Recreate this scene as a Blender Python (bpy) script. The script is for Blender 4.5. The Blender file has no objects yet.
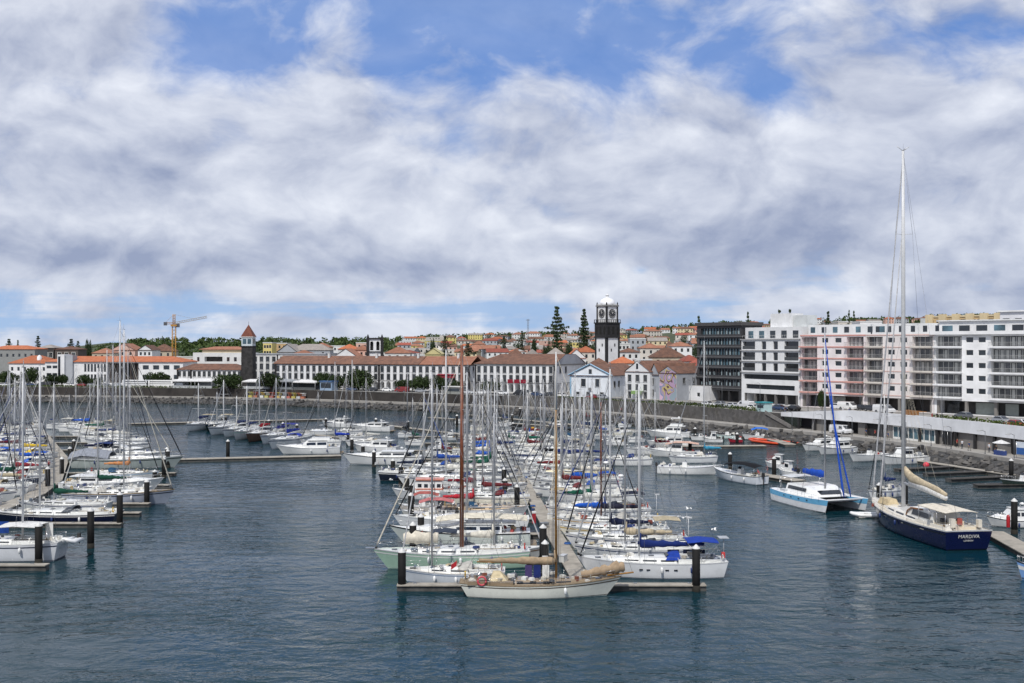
import bpy, math, random
import numpy as np
from mathutils import Vector, Matrix, noise

# ------------------------------------------------------------------ camera, world, sun, exposure
S = bpy.context.scene
COL = S.collection
CAMZ, F, HY = 21.8, 1050.0, 345.0
R = math.radians
cam_d = bpy.data.cameras.new("camera"); cam = bpy.data.objects.new("camera", cam_d); COL.objects.link(cam)
cam.location = (0, 0, CAMZ); cam.rotation_euler = (R(90) + math.atan((HY - 341.5) / F), 0, 0)
cam_d.sensor_width = 36; cam_d.lens = 36 * F / 1024; cam_d.clip_start = 0.5; cam_d.clip_end = 20000
S.camera = cam
S.render.resolution_x, S.render.resolution_y = 1024, 683
S.view_settings.view_transform = 'Standard'; S.view_settings.look = 'None'
S.view_settings.exposure = 0.0; S.view_settings.gamma = 1; S.view_settings.use_curve_mapping = False

SUN_EL, SUN_AZ = 52.0, 199.0      # azimuth clockwise from +Y; the sun is behind the camera, to its left
sd = bpy.data.lights.new("sun", 'SUN'); sd.energy = 3.4; sd.angle = R(0.6); sd.color = (1.0, 0.955, 0.89)
sun = bpy.data.objects.new("sun", sd); COL.objects.link(sun)
_d = Vector((math.sin(R(SUN_AZ)) * math.cos(R(SUN_EL)), math.cos(R(SUN_AZ)) * math.cos(R(SUN_EL)), math.sin(R(SUN_EL))))
sun.rotation_euler = _d.to_track_quat('Z', 'Y').to_euler(); sun.location = (-60, -60, 120)

W = bpy.data.worlds.new("World"); S.world = W; W.use_nodes = True
nt = W.node_tree; nt.nodes.clear()
class NB:
    """small helper to write shader maths"""
    def __init__(s, nt): s.nt = nt
    def n(s, t, **k):
        o = s.nt.nodes.new(t)
        for a, b in k.items(): setattr(o, a, b)
        return o
    def inp(s, sock, v):
        if v is None: return
        if hasattr(v, 'is_output') or isinstance(v, bpy.types.NodeSocket): s.nt.links.new(v, sock)
        else: sock.default_value = v
    def m(s, op, a, b=None, c=None, clamp=False):
        o = s.n('ShaderNodeMath', operation=op, use_clamp=clamp)
        s.inp(o.inputs[0], a); s.inp(o.inputs[1], b); s.inp(o.inputs[2], c)
        return o.outputs[0]
    def mix(s, f, a, b):
        o = s.n('ShaderNodeMix', data_type='RGBA'); s.inp(o.inputs[0], f); s.inp(o.inputs[6], a); s.inp(o.inputs[7], b)
        return o.outputs[2]
    def noise(s, vec, scale, detail=6, rough=.55, dist=0.0):
        o = s.n('ShaderNodeTexNoise'); s.inp(o.inputs['Vector'], vec); o.inputs['Scale'].default_value = scale
        o.inputs['Detail'].default_value = detail; o.inputs['Roughness'].default_value = rough
        o.inputs['Distortion'].default_value = dist
        return o.outputs[0]
    def map(s, vec, scale=(1, 1, 1), loc=(0, 0, 0)):
        o = s.n('ShaderNodeMapping'); s.inp(o.inputs[0], vec); o.inputs['Scale'].default_value = scale
        o.inputs['Location'].default_value = loc
        return o.outputs[0]
    def ramp(s, v, a, b, smooth=True):
        o = s.n('ShaderNodeMapRange', interpolation_type='SMOOTHSTEP' if smooth else 'LINEAR')
        s.inp(o.inputs[0], v); o.inputs[1].default_value = a; o.inputs[2].default_value = b
        return o.outputs[0]
nb = NB(nt)
tc = nb.n('ShaderNodeTexCoord'); gen = tc.outputs['Generated']
sep = nb.n('ShaderNodeSeparateXYZ'); nt.links.new(gen, sep.inputs[0])
dx, dy, dz = sep.outputs
sky = nb.n('ShaderNodeTexSky', sky_type='NISHITA'); sky.sun_disc = False
sky.sun_elevation = R(SUN_EL); sky.sun_rotation = R(SUN_AZ); sky.air_density = 1.0; sky.dust_density = 0.6; sky.ozone_density = 2.0
ay = nb.m('ADD', nb.m('ABSOLUTE', dy), 0.12)
u = nb.m('DIVIDE', dx, ay); v = nb.m('DIVIDE', dz, ay)          # about x/y and z/y of the direction
def blob(px, py, rx, ry, amp):
    cu, cv = (px - 512) / F / 1.12, (HY - py) / F / 1.12
    a = nb.m('DIVIDE', nb.m('SUBTRACT', u, cu), rx / F / 1.12); b = nb.m('DIVIDE', nb.m('SUBTRACT', v, cv), ry / F / 1.12)
    r2 = nb.m('ADD', nb.m('MULTIPLY', a, a), nb.m('MULTIPLY', b, b))
    return nb.m('MULTIPLY', nb.m('EXPONENT', nb.m('MULTIPLY', r2, -1.0)), amp)
p1 = nb.map(gen, (2.6, 2.6, 4.2), (3.1, 1.7, 0.35))
wn_ = nb.n('ShaderNodeTexNoise'); nb.inp(wn_.inputs['Vector'], p1); wn_.inputs['Scale'].default_value = 1.9; wn_.inputs['Detail'].default_value = 3
w3 = nb.n('ShaderNodeVectorMath', operation='MULTIPLY_ADD'); nt.links.new(wn_.outputs[1], w3.inputs[0]); w3.inputs[1].default_value = (.35, .35, .28); nt.links.new(p1, w3.inputs[2]); q = w3.outputs[0]
nA = nb.noise(q, 3.3, 10, .56)
q2 = nb.map(q, (1, 1, 1), (-.03, 0, .085))
nA2 = nb.noise(q2, 3.3, 7, .53)
bias = nb.m('ADD', 0.27, blob(400, 20, 240, 58, -.40))
for b_ in [(620, 85, 160, 45, -.20), (250, 62, 110, 26, -.14), (760, 25, 300, 45, -.22), (500, -60, 520, 60, -.25), (60, 92, 90, 16, -.16), (250, 310, 420, 17, -.30), (560, 306, 120, 11, -.20), (50, 28, 110, 40, .35), (30, 330, 260, 30, -.12), (900, 60, 150, 40, -.08),
           (760, 292, 260, 14, .02), (250, 230, 330, 50, .22), (800, 215, 300, 70, .16), (640, 271, 12, 6, -.35), (730, 300, 300, 10, -.12), (700, 326, 500, 10, -.2), (190, 318, 60, 10, .34), (285, 322, 40, 8, .30), (90, 312, 40, 8, .15), (400, 326, 60, 8, .2), (620, 296, 60, 10, .18), (780, 305, 60, 8, .2), (900, 318, 90, 12, .1)]:
    bias = nb.m('ADD', bias, blob(*b_))
dens = nb.m('ADD', nb.m('MULTIPLY', nb.m('SUBTRACT', nA, 0.5), 1.4), bias)
streak = nb.noise(nb.map(gen, (2.2, 2.2, 34), (0, 0, 0)), 2.2, 5, .55)
dens = nb.m('ADD', dens, nb.m('MULTIPLY', nb.m('MULTIPLY', nb.m('SUBTRACT', streak, .5), 1.1), nb.ramp(v, .10, .02)))
veil = nb.m('MULTIPLY', nb.noise(nb.map(q, (.6, .6, 1.6)), 3, 5, .5), .38)
cov = nb.m('MAXIMUM', nb.ramp(dens, -0.22, 0.26), veil)
relief = nb.m('MULTIPLY', nb.m('SUBTRACT', nA, nA2), 2.7)
fine = nb.m('MULTIPLY', nb.m('SUBTRACT', nb.noise(nb.map(q, (1, 1, 1.2)), 8, 6, .55), .5), .30)
big = nb.m('MULTIPLY', nb.m('SUBTRACT', nb.noise(p1, 1.5, 2), .5), -.6)
thick = nb.m('MULTIPLY', nb.ramp(dens, .2, .75), -.10)
lit = nb.m('ADD', nb.m('ADD', nb.m('ADD', relief, fine), nb.m('ADD', big, thick)), .62)
for b_ in [(70, 243, 140, 18, -.34), (60, 262, 200, 14, -.2), (430, 268, 130, 14, -.40), (650, 252, 170, 14, -.14), (60, 20, 150, 40, .3), (150, 130, 260, 40, .10), (930, 245, 160, 30, -.2), (330, 195, 220, 26, .10), (80, 222, 90, 12, .2), (200, 235, 90, 14, .14), (560, 190, 100, 30, .08), (560, 262, 60, 10, .2), (720, 290, 300, 14, .22), (820, 140, 60, 16, .15)]:
    lit = nb.m('ADD', lit, blob(*b_))
lit = nb.m('MINIMUM', nb.m('MAXIMUM', nb.m('MULTIPLY', lit, .80), 0.0), 1.0)
ccol = nb.mix(lit, (0.32, 0.37, 0.52, 1), (0.88, 0.91, 0.98, 1))
skys = nb.n('ShaderNodeVectorMath', operation='SCALE'); nt.links.new(sky.outputs[0], skys.inputs[0]); skys.inputs[3].default_value = 0.12
skyc = nb.mix(nb.m('SUBTRACT', 1.0, nb.m('MULTIPLY', nb.ramp(v, .1, .6), .6)), skys.outputs[0], nb.mix(nb.ramp(v, .0, .26), (.34, .52, .80, 1), (.095, .25, .67, 1)))
bg1 = nb.n('ShaderNodeBackground'); nt.links.new(skyc, bg1.inputs[0]); bg1.inputs[1].default_value = 1.0
bg2 = nb.n('ShaderNodeBackground'); nt.links.new(ccol, bg2.inputs[0]); bg2.inputs[1].default_value = 1.0
mx = nb.n('ShaderNodeMixShader'); nb.inp(mx.inputs[0], nb.m('MULTIPLY', cov, 0.93)); nt.links.new(bg1.outputs[0], mx.inputs[1]); nt.links.new(bg2.outputs[0], mx.inputs[2])
wo = nb.n('ShaderNodeOutputWorld'); nt.links.new(mx.outputs[0], wo.inputs[0])

# ------------------------------------------------------------------ helpers
rnd = random.Random(7)
def P(px, py, z=0.0):
    """ground point seen at a pixel of the survey photograph"""
    Y = (CAMZ - z) * F / (py - HY); return Vector(((px - 512) * Y / F, Y, z))
def PX(px, Y, z=0.0): return Vector(((px - 512) * Y / F, Y, z))
def ZH(py, Y): return CAMZ - (py - HY) * Y / F
def lin(c):
    c /= 255.0
    return c / 12.92 if c <= .04045 else ((c + .055) / 1.055) ** 2.4
def rgb(r, g, b): return (lin(r), lin(g), lin(b))
def hexc(h): return rgb(int(h[0:2], 16), int(h[2:4], 16), int(h[4:6], 16))

class MB:
    def __init__(s): s.v = []; s.f = []; s.sm = []
    def add(s, vs, fs, smooth=False):
        o = len(s.v); s.v += [tuple(p) for p in vs]; s.f += [tuple(i + o for i in f) for f in fs]; s.sm += [smooth] * len(fs)
        return s
    def box(s, c, d, rz=0.0, taper=1.0):
        x, y, z = c; a, b, h = d[0] / 2, d[1] / 2, d[2] / 2; vs = []
        cs, sn = math.cos(rz), math.sin(rz)
        for k, t in ((-h, 1.0), (h, taper)):
            for i, j in ((-a, -b), (a, -b), (a, b), (-a, b)):
                i2, j2 = i * t, j * t
                vs.append((x + i2 * cs - j2 * sn, y + i2 * sn + j2 * cs, z + k))
        return s.add(vs, [(3, 2, 1, 0), (4, 5, 6, 7), (0, 1, 5, 4), (1, 2, 6, 5), (2, 3, 7, 6), (3, 0, 4, 7)])
    def bx(s, x0, x1, y0, y1, z0, z1):
        return s.box(((x0 + x1) / 2, (y0 + y1) / 2, (z0 + z1) / 2), (x1 - x0, y1 - y0, z1 - z0))
    def tube(s, p0, p1, r0, r1=None, n=6, smooth=True):
        r1 = r0 if r1 is None else r1
        return s.path([p0, p1], [r0, r1], n, smooth)
    def path(s, pts, rs, n=6, smooth=True, sx=1.0):
        pts = [Vector(p) for p in pts]
        if not isinstance(rs, (list, tuple)): rs = [rs] * len(pts)
        vs = []; fs = []
        for i, p in enumerate(pts):
            t = (pts[min(i + 1, len(pts) - 1)] - pts[max(i - 1, 0)])
            if t.length < 1e-9: t = Vector((0, 0, 1))
            t.normalize()
            a = Vector((0, 0, 1)) if abs(t.z) < .9 else Vector((1, 0, 0))
            e1 = t.cross(a).normalized(); e2 = t.cross(e1)
            for k in range(n):
                w = 2 * math.pi * k / n
                vs.append(p + (e1 * math.cos(w) * sx + e2 * math.sin(w)) * rs[i])
        for i in range(len(pts) - 1):
            for k in range(n):
                a = i * n + k; b = i * n + (k + 1) % n
                fs.append((a, b, b + n, a + n))
        fs.append(tuple(range(n - 1, -1, -1))); m = (len(pts) - 1) * n; fs.append(tuple(range(m, m + n)))
        return s.add(vs, fs, smooth)
    def grid(s, rows, smooth=True, closed=False):
        n = len(rows[0]); vs = [p for r in rows for p in r]; fs = []
        for i in range(len(rows) - 1):
            for k in range(n if closed else n - 1):
                a = i * n + k; b = i * n + (k + 1) % n
                fs.append((a, b, b + n, a + n))
        return s.add(vs, fs, smooth)
    def poly(s, pts): return s.add(pts, [tuple(range(len(pts)))])
    def loft(s, rings, smooth=False):
        s.grid(rings, smooth, True); s.poly(list(reversed(rings[0]))); s.poly(rings[-1]); return s
    def prism(s, pts, z0, z1):
        n = len(pts); vs = [(p[0], p[1], z0) for p in pts] + [(p[0], p[1], z1) for p in pts]
        return s.add(vs, [tuple(range(n - 1, -1, -1)), tuple(range(n, 2 * n))] + [(i, (i + 1) % n, n + (i + 1) % n, n + i) for i in range(n)])
    def ext(s, prof, y0, y1):
        """profile in x,z extruded along y"""
        n = len(prof); vs = [(p[0], y0, p[1]) for p in prof] + [(p[0], y1, p[1]) for p in prof]
        return s.add(vs, [tuple(range(n)), tuple(range(2 * n - 1, n - 1, -1))] + [(i, n + i, n + (i + 1) % n, (i + 1) % n) for i in range(n)])
    def lathe(s, c, prof, n=16, smooth=True, rot=0.0):
        rows = []
        for r, z in prof:
            rows.append([(c[0] + r * math.cos(rot + 2 * math.pi * k / n), c[1] + r * math.sin(rot + 2 * math.pi * k / n), c[2] + z) for k in range(n)])
        s.grid(rows, smooth, True); s.poly(list(reversed(rows[0]))); s.poly(rows[-1]); return s
    def ring(s, c, rad, r, axis='x', n=14, m=5):
        pts = []
        for k in range(n + 1):
            w = 2 * math.pi * k / n
            if axis == 'x': pts.append((c[0], c[1] + rad * math.cos(w), c[2] + rad * math.sin(w)))
            elif axis == 'y': pts.append((c[0] + rad * math.cos(w), c[1], c[2] + rad * math.sin(w)))
            else: pts.append((c[0] + rad * math.cos(w), c[1] + rad * math.sin(w), c[2]))
        return s.path(pts, r, m)
    def ball(s, c, r, n=8, m=5):
        rx, ry, rz = (r, r, r) if not isinstance(r, (tuple, list)) else r
        rows = []
        for i in range(m + 1):
            t = math.pi * i / m; rr = max(math.sin(t), .02)
            rows.append([(c[0] + rx * rr * math.cos(2 * math.pi * k / n), c[1] + ry * rr * math.sin(2 * math.pi * k / n), c[2] - rz * math.cos(t)) for k in range(n)])
        return s.grid(rows, True, True)
    def mesh(s, name):
        me = bpy.data.meshes.new(name); me.from_pydata(s.v, [], s.f)
        me.polygons.foreach_set('use_smooth', s.sm); me.update(); return me
    def build(s, name, mat, parent=None, label=None):
        if not s.v: return None
        return link(name, s.mesh(name), mat, parent, label)
def link(name, me, mat, parent=None, label=None):
    o = bpy.data.objects.new(name, me); COL.objects.link(o)
    if mat is not None:
        if not me.materials: me.materials.append(mat)
        elif me.materials[0] != mat:
            o.material_slots[0].link = 'OBJECT'; o.material_slots[0].material = mat
    if parent is not None: o.parent = parent
    if label: o['label'] = label
    return o
USED = set()
def tag(o, label, cat, group=None, kind=None):
    if label: o['label'] = label
    if cat: o['category'] = cat
    if group: o['group'] = group
    if kind: o['kind'] = kind
    return o
def empty(name, loc, rz=0.0, label=None, cat=None, group=None):
    o = bpy.data.objects.new(name, None); COL.objects.link(o); o.location = loc; o.rotation_euler = (0, 0, rz)
    o.empty_display_size = .5
    if label: tag(o, label, cat, group)
    return o
KIDS = {}
def copy_tree(o, parent=None):
    c = o.copy(); COL.objects.link(c)
    if parent is not None: c.parent = parent
    for ch in [x for x in COL.objects if x.parent == o] if o.name not in KIDS else KIDS[o.name]:
        copy_tree(ch, c)
    return c
def remember(o):
    ks = [x for x in COL.objects if x.parent == o]; KIDS[o.name] = ks
    for k in ks: remember(k)

# ------------------------------------------------------------------ materials
MC = {}
def mat(key, col, rough=.5, metal=0.0, var=.10, vs=1.2, bump=0.0, bs=20.0, spec=.5, coat=0.0, streaks=0.0, dark=None):
    if key in MC: return MC[key]
    m = bpy.data.materials.new(key); m.use_nodes = True; t = m.node_tree; t.nodes.clear(); b = NB(t)
    pr = b.n('ShaderNodeBsdfPrincipled'); out = b.n('ShaderNodeOutputMaterial'); t.links.new(pr.outputs[0], out.inputs[0])
    tc = b.n('ShaderNodeTexCoord'); oc = tc.outputs['Object']; oi = b.n('ShaderNodeObjectInfo')
    off = b.n('ShaderNodeVectorMath', operation='ADD'); t.links.new(oc, off.inputs[0])
    sc = b.m('MULTIPLY', oi.outputs['Random'], 37.0); cb = b.n('ShaderNodeCombineXYZ'); b.inp(cb.inputs[0], sc); t.links.new(cb.outputs[0], off.inputs[1])
    c = (*col, 1)
    n1 = b.noise(off.outputs[0], vs, 5, .6)
    f = b.ramp(n1, .3, .7, False)
    dk = dark if dark else tuple(x * (1 - 2.2 * var) for x in col)
    cc = b.mix(f, (*dk, 1), (*[min(1, x * (1 + .35 * var)) for x in col], 1))
    if streaks:
        s1 = b.noise(b.map(off.outputs[0], (2.2, 2.2, .22)), 2.0, 6, .65)
        cc = b.mix(b.m('MULTIPLY', b.ramp(s1, .52, .78), streaks), cc, (*[x * .45 for x in col], 1))
    t.links.new(cc, pr.inputs['Base Color'])
    rr = b.m('ADD', rough, b.m('MULTIPLY', b.m('SUBTRACT', n1, .5), .2)); b.inp(pr.inputs['Roughness'], rr)
    pr.inputs['Metallic'].default_value = metal; pr.inputs['Specular IOR Level'].default_value = spec
    pr.inputs['Coat Weight'].default_value = coat
    if bump:
        bn = b.n('ShaderNodeBump'); bn.inputs['Strength'].default_value = bump; bn.inputs['Distance'].default_value = .03
        b.inp(bn.inputs['Height'], b.noise(oc, bs, 4, .6)); t.links.new(bn.outputs[0], pr.inputs['Normal'])
    MC[key] = m; return m
def gel(h): return mat('gelcoat_' + h, hexc(h), .28, var=.05, vs=.8, coat=.25, streaks=.10)
def cloth(h): return mat('canvas_' + h, hexc(h), .85, var=.16, vs=2.5, bump=.5, bs=9, spec=.2)
def wallp(h, st=.28): return mat('render_' + h, hexc(h), .9, var=.08, vs=.35, bump=.2, bs=6, spec=.2, streaks=st)
def plain(h, r=.6): return mat('paint_' + h, hexc(h), r, var=.1)
ALU = mat('aluminium', (.46, .47, .49), .42, .45, .08, 2.0)
DSPAR = mat('dark_spar', (.10, .10, .11), .45, 0, .1, 2.0)
ALUW = mat('white_spar', (.62, .63, .64), .4, 0, .06, 2.0)
STEEL = mat('stainless', (.6, .6, .6), .25, .9, .05)
WIRE = mat('wire', (.30, .31, .33), .45, .6, .05)
ROPE = mat('rope', hexc('c9c2b0'), .9)
WOOD = mat('varnished_wood', hexc('8e5a2b'), .4, var=.25, vs=3, coat=.3)
MASTW = mat('spar_wood_red', hexc('7a4226'), .45, var=.2, vs=3, coat=.2)
MASTY = mat('spar_wood_gold', hexc('a5783a'), .45, var=.2, vs=3, coat=.2)
TEAK = mat('teak_deck', hexc('8d7d66'), .85, var=.2, vs=6)
DGLASS = mat('dark_glass', (.012, .016, .022), .08, var=.1, spec=.8)
GLASS = mat('window_glass', (.035, .045, .055), .10, var=.35, vs=.3, spec=.8)
BLUEG = mat('blue_window_glass', (.10, .19, .24), .08, var=.4, vs=.25, spec=.8)
RUB = mat('black_rubber', (.02, .02, .02), .7)
BASALT = mat('basalt_trim', (.026, .026, .029), .9, var=.3, vs=1.5)
DKWALL = mat('arcade_shadow_wall', (.07, .068, .066), .9, var=.2, vs=.5)  # dark tone paints the shade of the recesses into their back walls
CONC = mat('concrete', (.36, .35, .33), .9, var=.16, vs=.6, bump=.4, bs=4, streaks=.3)
PONT = mat('pontoon_deck', hexc('a39d92'), .9, var=.18, vs=.9, bump=.4, bs=8)
FLOATM = mat('pontoon_float', (.10, .10, .095), .9, var=.3, vs=1)
def leafmat(key, a, bcol):
    m = bpy.data.materials.new(key); m.use_nodes = True; t = m.node_tree; b = NB(t)
    pr = t.nodes['Principled BSDF']; g = b.n('ShaderNodeNewGeometry'); tc = b.n('ShaderNodeTexCoord')
    oi = b.n('ShaderNodeObjectInfo')
    n = b.noise(tc.outputs['Object'], .45, 4, .6)
    f = b.m('ADD', b.m('MULTIPLY', g.outputs['Random Per Island'], .6), b.m('MULTIPLY', n, .5), clamp=True)
    c = b.mix(f, (*a, 1), (*bcol, 1))
    hs = b.n('ShaderNodeHueSaturation'); t.links.new(c, hs.inputs['Color']); b.inp(hs.inputs['Value'], b.m('ADD', .8, b.m('MULTIPLY', oi.outputs['Random'], .4)))
    t.links.new(hs.outputs[0], pr.inputs['Base Color']); pr.inputs['Roughness'].default_value = .75; pr.inputs['Specular IOR Level'].default_value = .15
    return m
LEAF = leafmat('leaves_round_tree', (.014, .026, .009), (.040, .062, .020))
LEAFD = leafmat('leaves_conifer', (.016, .030, .014), (.055, .080, .036))
LEAFH = leafmat('leaves_hill', (.022, .040, .014), (.07, .10, .03))
HEDGE = leafmat('leaves_hedge', (.025, .045, .008), (.075, .105, .02))
BARK = mat('bark', (.10, .075, .055), .95, var=.3, vs=4)

def tilemat(key, a, b_, c_):
    m = bpy.data.materials.new(key); m.use_nodes = True; t = m.node_tree; b = NB(t); pr = t.nodes['Principled BSDF']
    tc = b.n('ShaderNodeTexCoord'); oi = b.n('ShaderNodeObjectInfo')
    wv = b.n('ShaderNodeTexWave', wave_type='BANDS', bands_direction='X'); t.links.new(tc.outputs['Object'], wv.inputs['Vector']); wv.inputs['Scale'].default_value = 1.3
    wv.inputs['Distortion'].default_value = .4
    n = b.noise(tc.outputs['Object'], .55, 8, .72); n2 = b.noise(tc.outputs['Object'], 4.5, 4, .6)
    c = b.mix(b.ramp(n, .36, .64), (*a, 1), (*b_, 1)); c = b.mix(b.ramp(n2, .45, .75), c, (*c_, 1))
    c = b.mix(b.m('MULTIPLY', wv.outputs[1], .28), c, (*[x * .35 for x in a], 1))
    hs = b.n('ShaderNodeHueSaturation'); t.links.new(c, hs.inputs['Color']); b.inp(hs.inputs['Value'], b.m('ADD', .82, b.m('MULTIPLY', oi.outputs['Random'], .36)))
    t.links.new(hs.outputs[0], pr.inputs['Base Color']); pr.inputs['Roughness'].default_value = .9
    bn = b.n('ShaderNodeBump'); bn.inputs['Strength'].default_value = .6; bn.inputs['Distance'].default_value = .06; t.links.new(wv.outputs[1], bn.inputs['Height']); t.links.new(bn.outputs[0], pr.inputs['Normal'])
    return m
TILEB = tilemat('old_brown_tiles', hexc('64483c'), hexc('86604d'), hexc('55453e'))
TILEO = tilemat('new_orange_tiles', hexc('a8603f'), hexc('bd7450'), hexc('92543c'))
TILEP = tilemat('weathered_orange_tiles', hexc('8f604a'), hexc('a87660'), hexc('795646'))
TILER = tilemat('red_tiles', hexc('8f4a3e'), hexc('a55c4c'), hexc('7c443a'))
TILEG = tilemat('grey_roof', hexc('8b8580'), hexc('9d9690'), hexc('7b7570'))

# ------------------------------------------------------------------ quay line, terrain, water
WL = [(-900, 430), (-420, 408), (-196, 401), (-155, 395), (-95, 381), (-37, 347), (-10, 332), (14, 309), (34, 279), (46, 257), (56, 238), (66.6, 220), (76, 191), (81, 166), (88, 130), (97, 60), (105, -120)]
def dense(pl, step=6.0):
    out = [Vector((*pl[0], 0))]
    for a, b in zip(pl[:-1], pl[1:]):
        a = Vector((*a, 0)); b = Vector((*b, 0)); n = max(1, int((b - a).length / step))
        for i in range(1, n + 1): out.append(a.lerp(b, i / n))
    for _ in range(6):
        out = [out[0]] + [(out[i - 1] + out[i] * 2 + out[i + 1]) / 4 for i in range(1, len(out) - 1)] + [out[-1]]
    return out
QL = dense(WL)
QN = []
for i in range(len(QL)):
    t = (QL[min(i + 1, len(QL) - 1)] - QL[max(i - 1, 0)]).normalized(); QN.append(Vector((-t.y, t.x, 0)))
QN = [n if n.dot(Vector((.5, 1, 0))) > 0 or n.x > 0 else -n for n in QN]
for _ in range(8): QN = [QN[0]] + [((QN[i - 1] + QN[i] * 2 + QN[i + 1])).normalized() for i in range(1, len(QN) - 1)] + [QN[-1]]
PROM, TOWN = 2.2, 5.2
def ql(off, z, wob=0.0): return [Vector((p.x + n.x * off, p.y + n.y * off, z)) for p, n in zip(QL, QN)]
def ql_at(Y, off, z):
    """point of the quay line (offset inland) whose depth is Y"""
    L = ql(off, z)
    for a, b in zip(L[:-1], L[1:]):
        if (a.y - Y) * (b.y - Y) <= 0 and a.y != b.y:
            t = (Y - a.y) / (b.y - a.y); n = (b - a).normalized(); return a.lerp(b, t), math.atan2(n.y, n.x)
    return L[-1], 0
def ql_px(px, off, z):
    L = ql(off, z); f = lambda p: (p.x - (px - 512) / F * p.y)
    for a, b in zip(L[:-1], L[1:]):
        if a.y > 20 and f(a) <= 0 <= f(b):
            t = f(a) / (f(a) - f(b)); n = (b - a).normalized(); return a.lerp(b, t), math.atan2(n.y, n.x)
    return L[-1], 0
RPX = [-600, -200, 60, 84, 92, 104, 130, 250, 380, 450, 600, 650, 750, 900, 1024, 1300]
RH = [6, 8, 12, 14, 21, 26, 27, 27, 27, 31, 36, 42, 51, 56, 64, 66]
def terr(x, y):
    if y < 60: return TOWN
    px = 512 + x / y * F; H = float(np.interp(px, RPX, RH))
    s = min(1, max(0, (y - 440) / (1500 - 440))); s = s ** 0.92
    z = TOWN + (H - TOWN) * s
    if y > 1500: z -= (y - 1500) * .006
    return z + (noise.noise(Vector((x * .006, y * .006, 0))) * 1.5 * s)

def structure(o): o['kind'] = 'structure'; return o
# water
wm = bpy.data.materials.new('harbour_water'); wm.use_nodes = True; t = wm.node_tree; b = NB(t); pr = t.nodes['Principled BSDF']
tc = b.n('ShaderNodeTexCoord'); oc = tc.outputs['Object']
pr.inputs['Base Color'].default_value = (.0022, .026, .037, 1); pr.inputs['Roughness'].default_value = .035; pr.inputs['Specular IOR Level'].default_value = .45
pr.inputs['IOR'].default_value = 1.333
patch = b.m('MULTIPLY', b.ramp(b.noise(b.map(oc, (.45, 1, 1)), .03, 5, .62), .36, .62), b.m('ADD', .6, b.m('MULTIPLY', b.noise(b.map(oc, (.5, 1, 1)), .12, 3, .6), .8)))
n1 = b.noise(b.map(oc, (.6, 1.0, 1)), .62, 3, .55, .5); n2 = b.noise(b.map(oc, (.8, 1, 1)), .2, 2, .5); n3 = b.noise(b.map(oc, (.7, 1, 1)), 2.0, 3, .6, .3)
h = b.m('ADD', b.m('MULTIPLY', n1, .9), b.m('ADD', b.m('MULTIPLY', n2, .7), b.m('MULTIPLY', n3, .16)))
amp = b.m('ADD', .24, b.m('MULTIPLY', patch, .76))
bn = b.n('ShaderNodeBump'); bn.inputs['Distance'].default_value = 1.0; b.inp(bn.inputs['Strength'], amp); b.inp(bn.inputs['Height'], b.m('MULTIPLY', h, .60))
t.links.new(bn.outputs[0], pr.inputs['Normal'])
mb = MB(); mb.poly([(-6000, -3000, 0), (6000, -3000, 0), (6000, 520, 0), (-6000, 520, 0)])
structure(mb.build('harbour_water', wm))

# ground materials
def groundmat():
    m = bpy.data.materials.new('town_ground'); m.use_nodes = True; t = m.node_tree; b = NB(t); pr = t.nodes['Principled BSDF']
    tc = b.n('ShaderNodeTexCoord'); n = b.noise(tc.outputs['Object'], .012, 6, .6); n2 = b.noise(tc.outputs['Object'], .12, 6, .7)
    sp = b.n('ShaderNodeSeparateXYZ'); t.links.new(tc.outputs['Object'], sp.inputs[0])
    g = b.mix(b.ramp(n2, .35, .65), (.02, .036, .012, 1), (.065, .08, .03, 1)); g = b.mix(b.ramp(n, .55, .7), g, (.10, .085, .05, 1))
    pv = b.mix(b.ramp(n2, .3, .7), (.20, .19, .18, 1), (.27, .26, .24, 1))
    c = b.mix(b.ramp(sp.outputs[2], 5.4, 6.4), pv, g)
    t.links.new(c, pr.inputs['Base Color']); pr.inputs['Roughness'].default_value = .95
    return m
GROUND = groundmat()
offs = [13.0, 16, 22, 34, 50, 80, 120, 180, 260, 360, 480, 620, 800, 1000, 1250, 1500, 1900, 2500, 4000, 7000]
rows = []
mb = MB()
for k, o in enumerate(offs):
    r = []
    for p, n in zip(QL, QN):
        q_ = p + n * o; r.append((q_.x, q_.y, terr(q_.x, q_.y) if o > 60 else TOWN))
    rows.append(r)
mb.grid(rows, True)
structure(mb.build('town_ground', GROUND))
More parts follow.
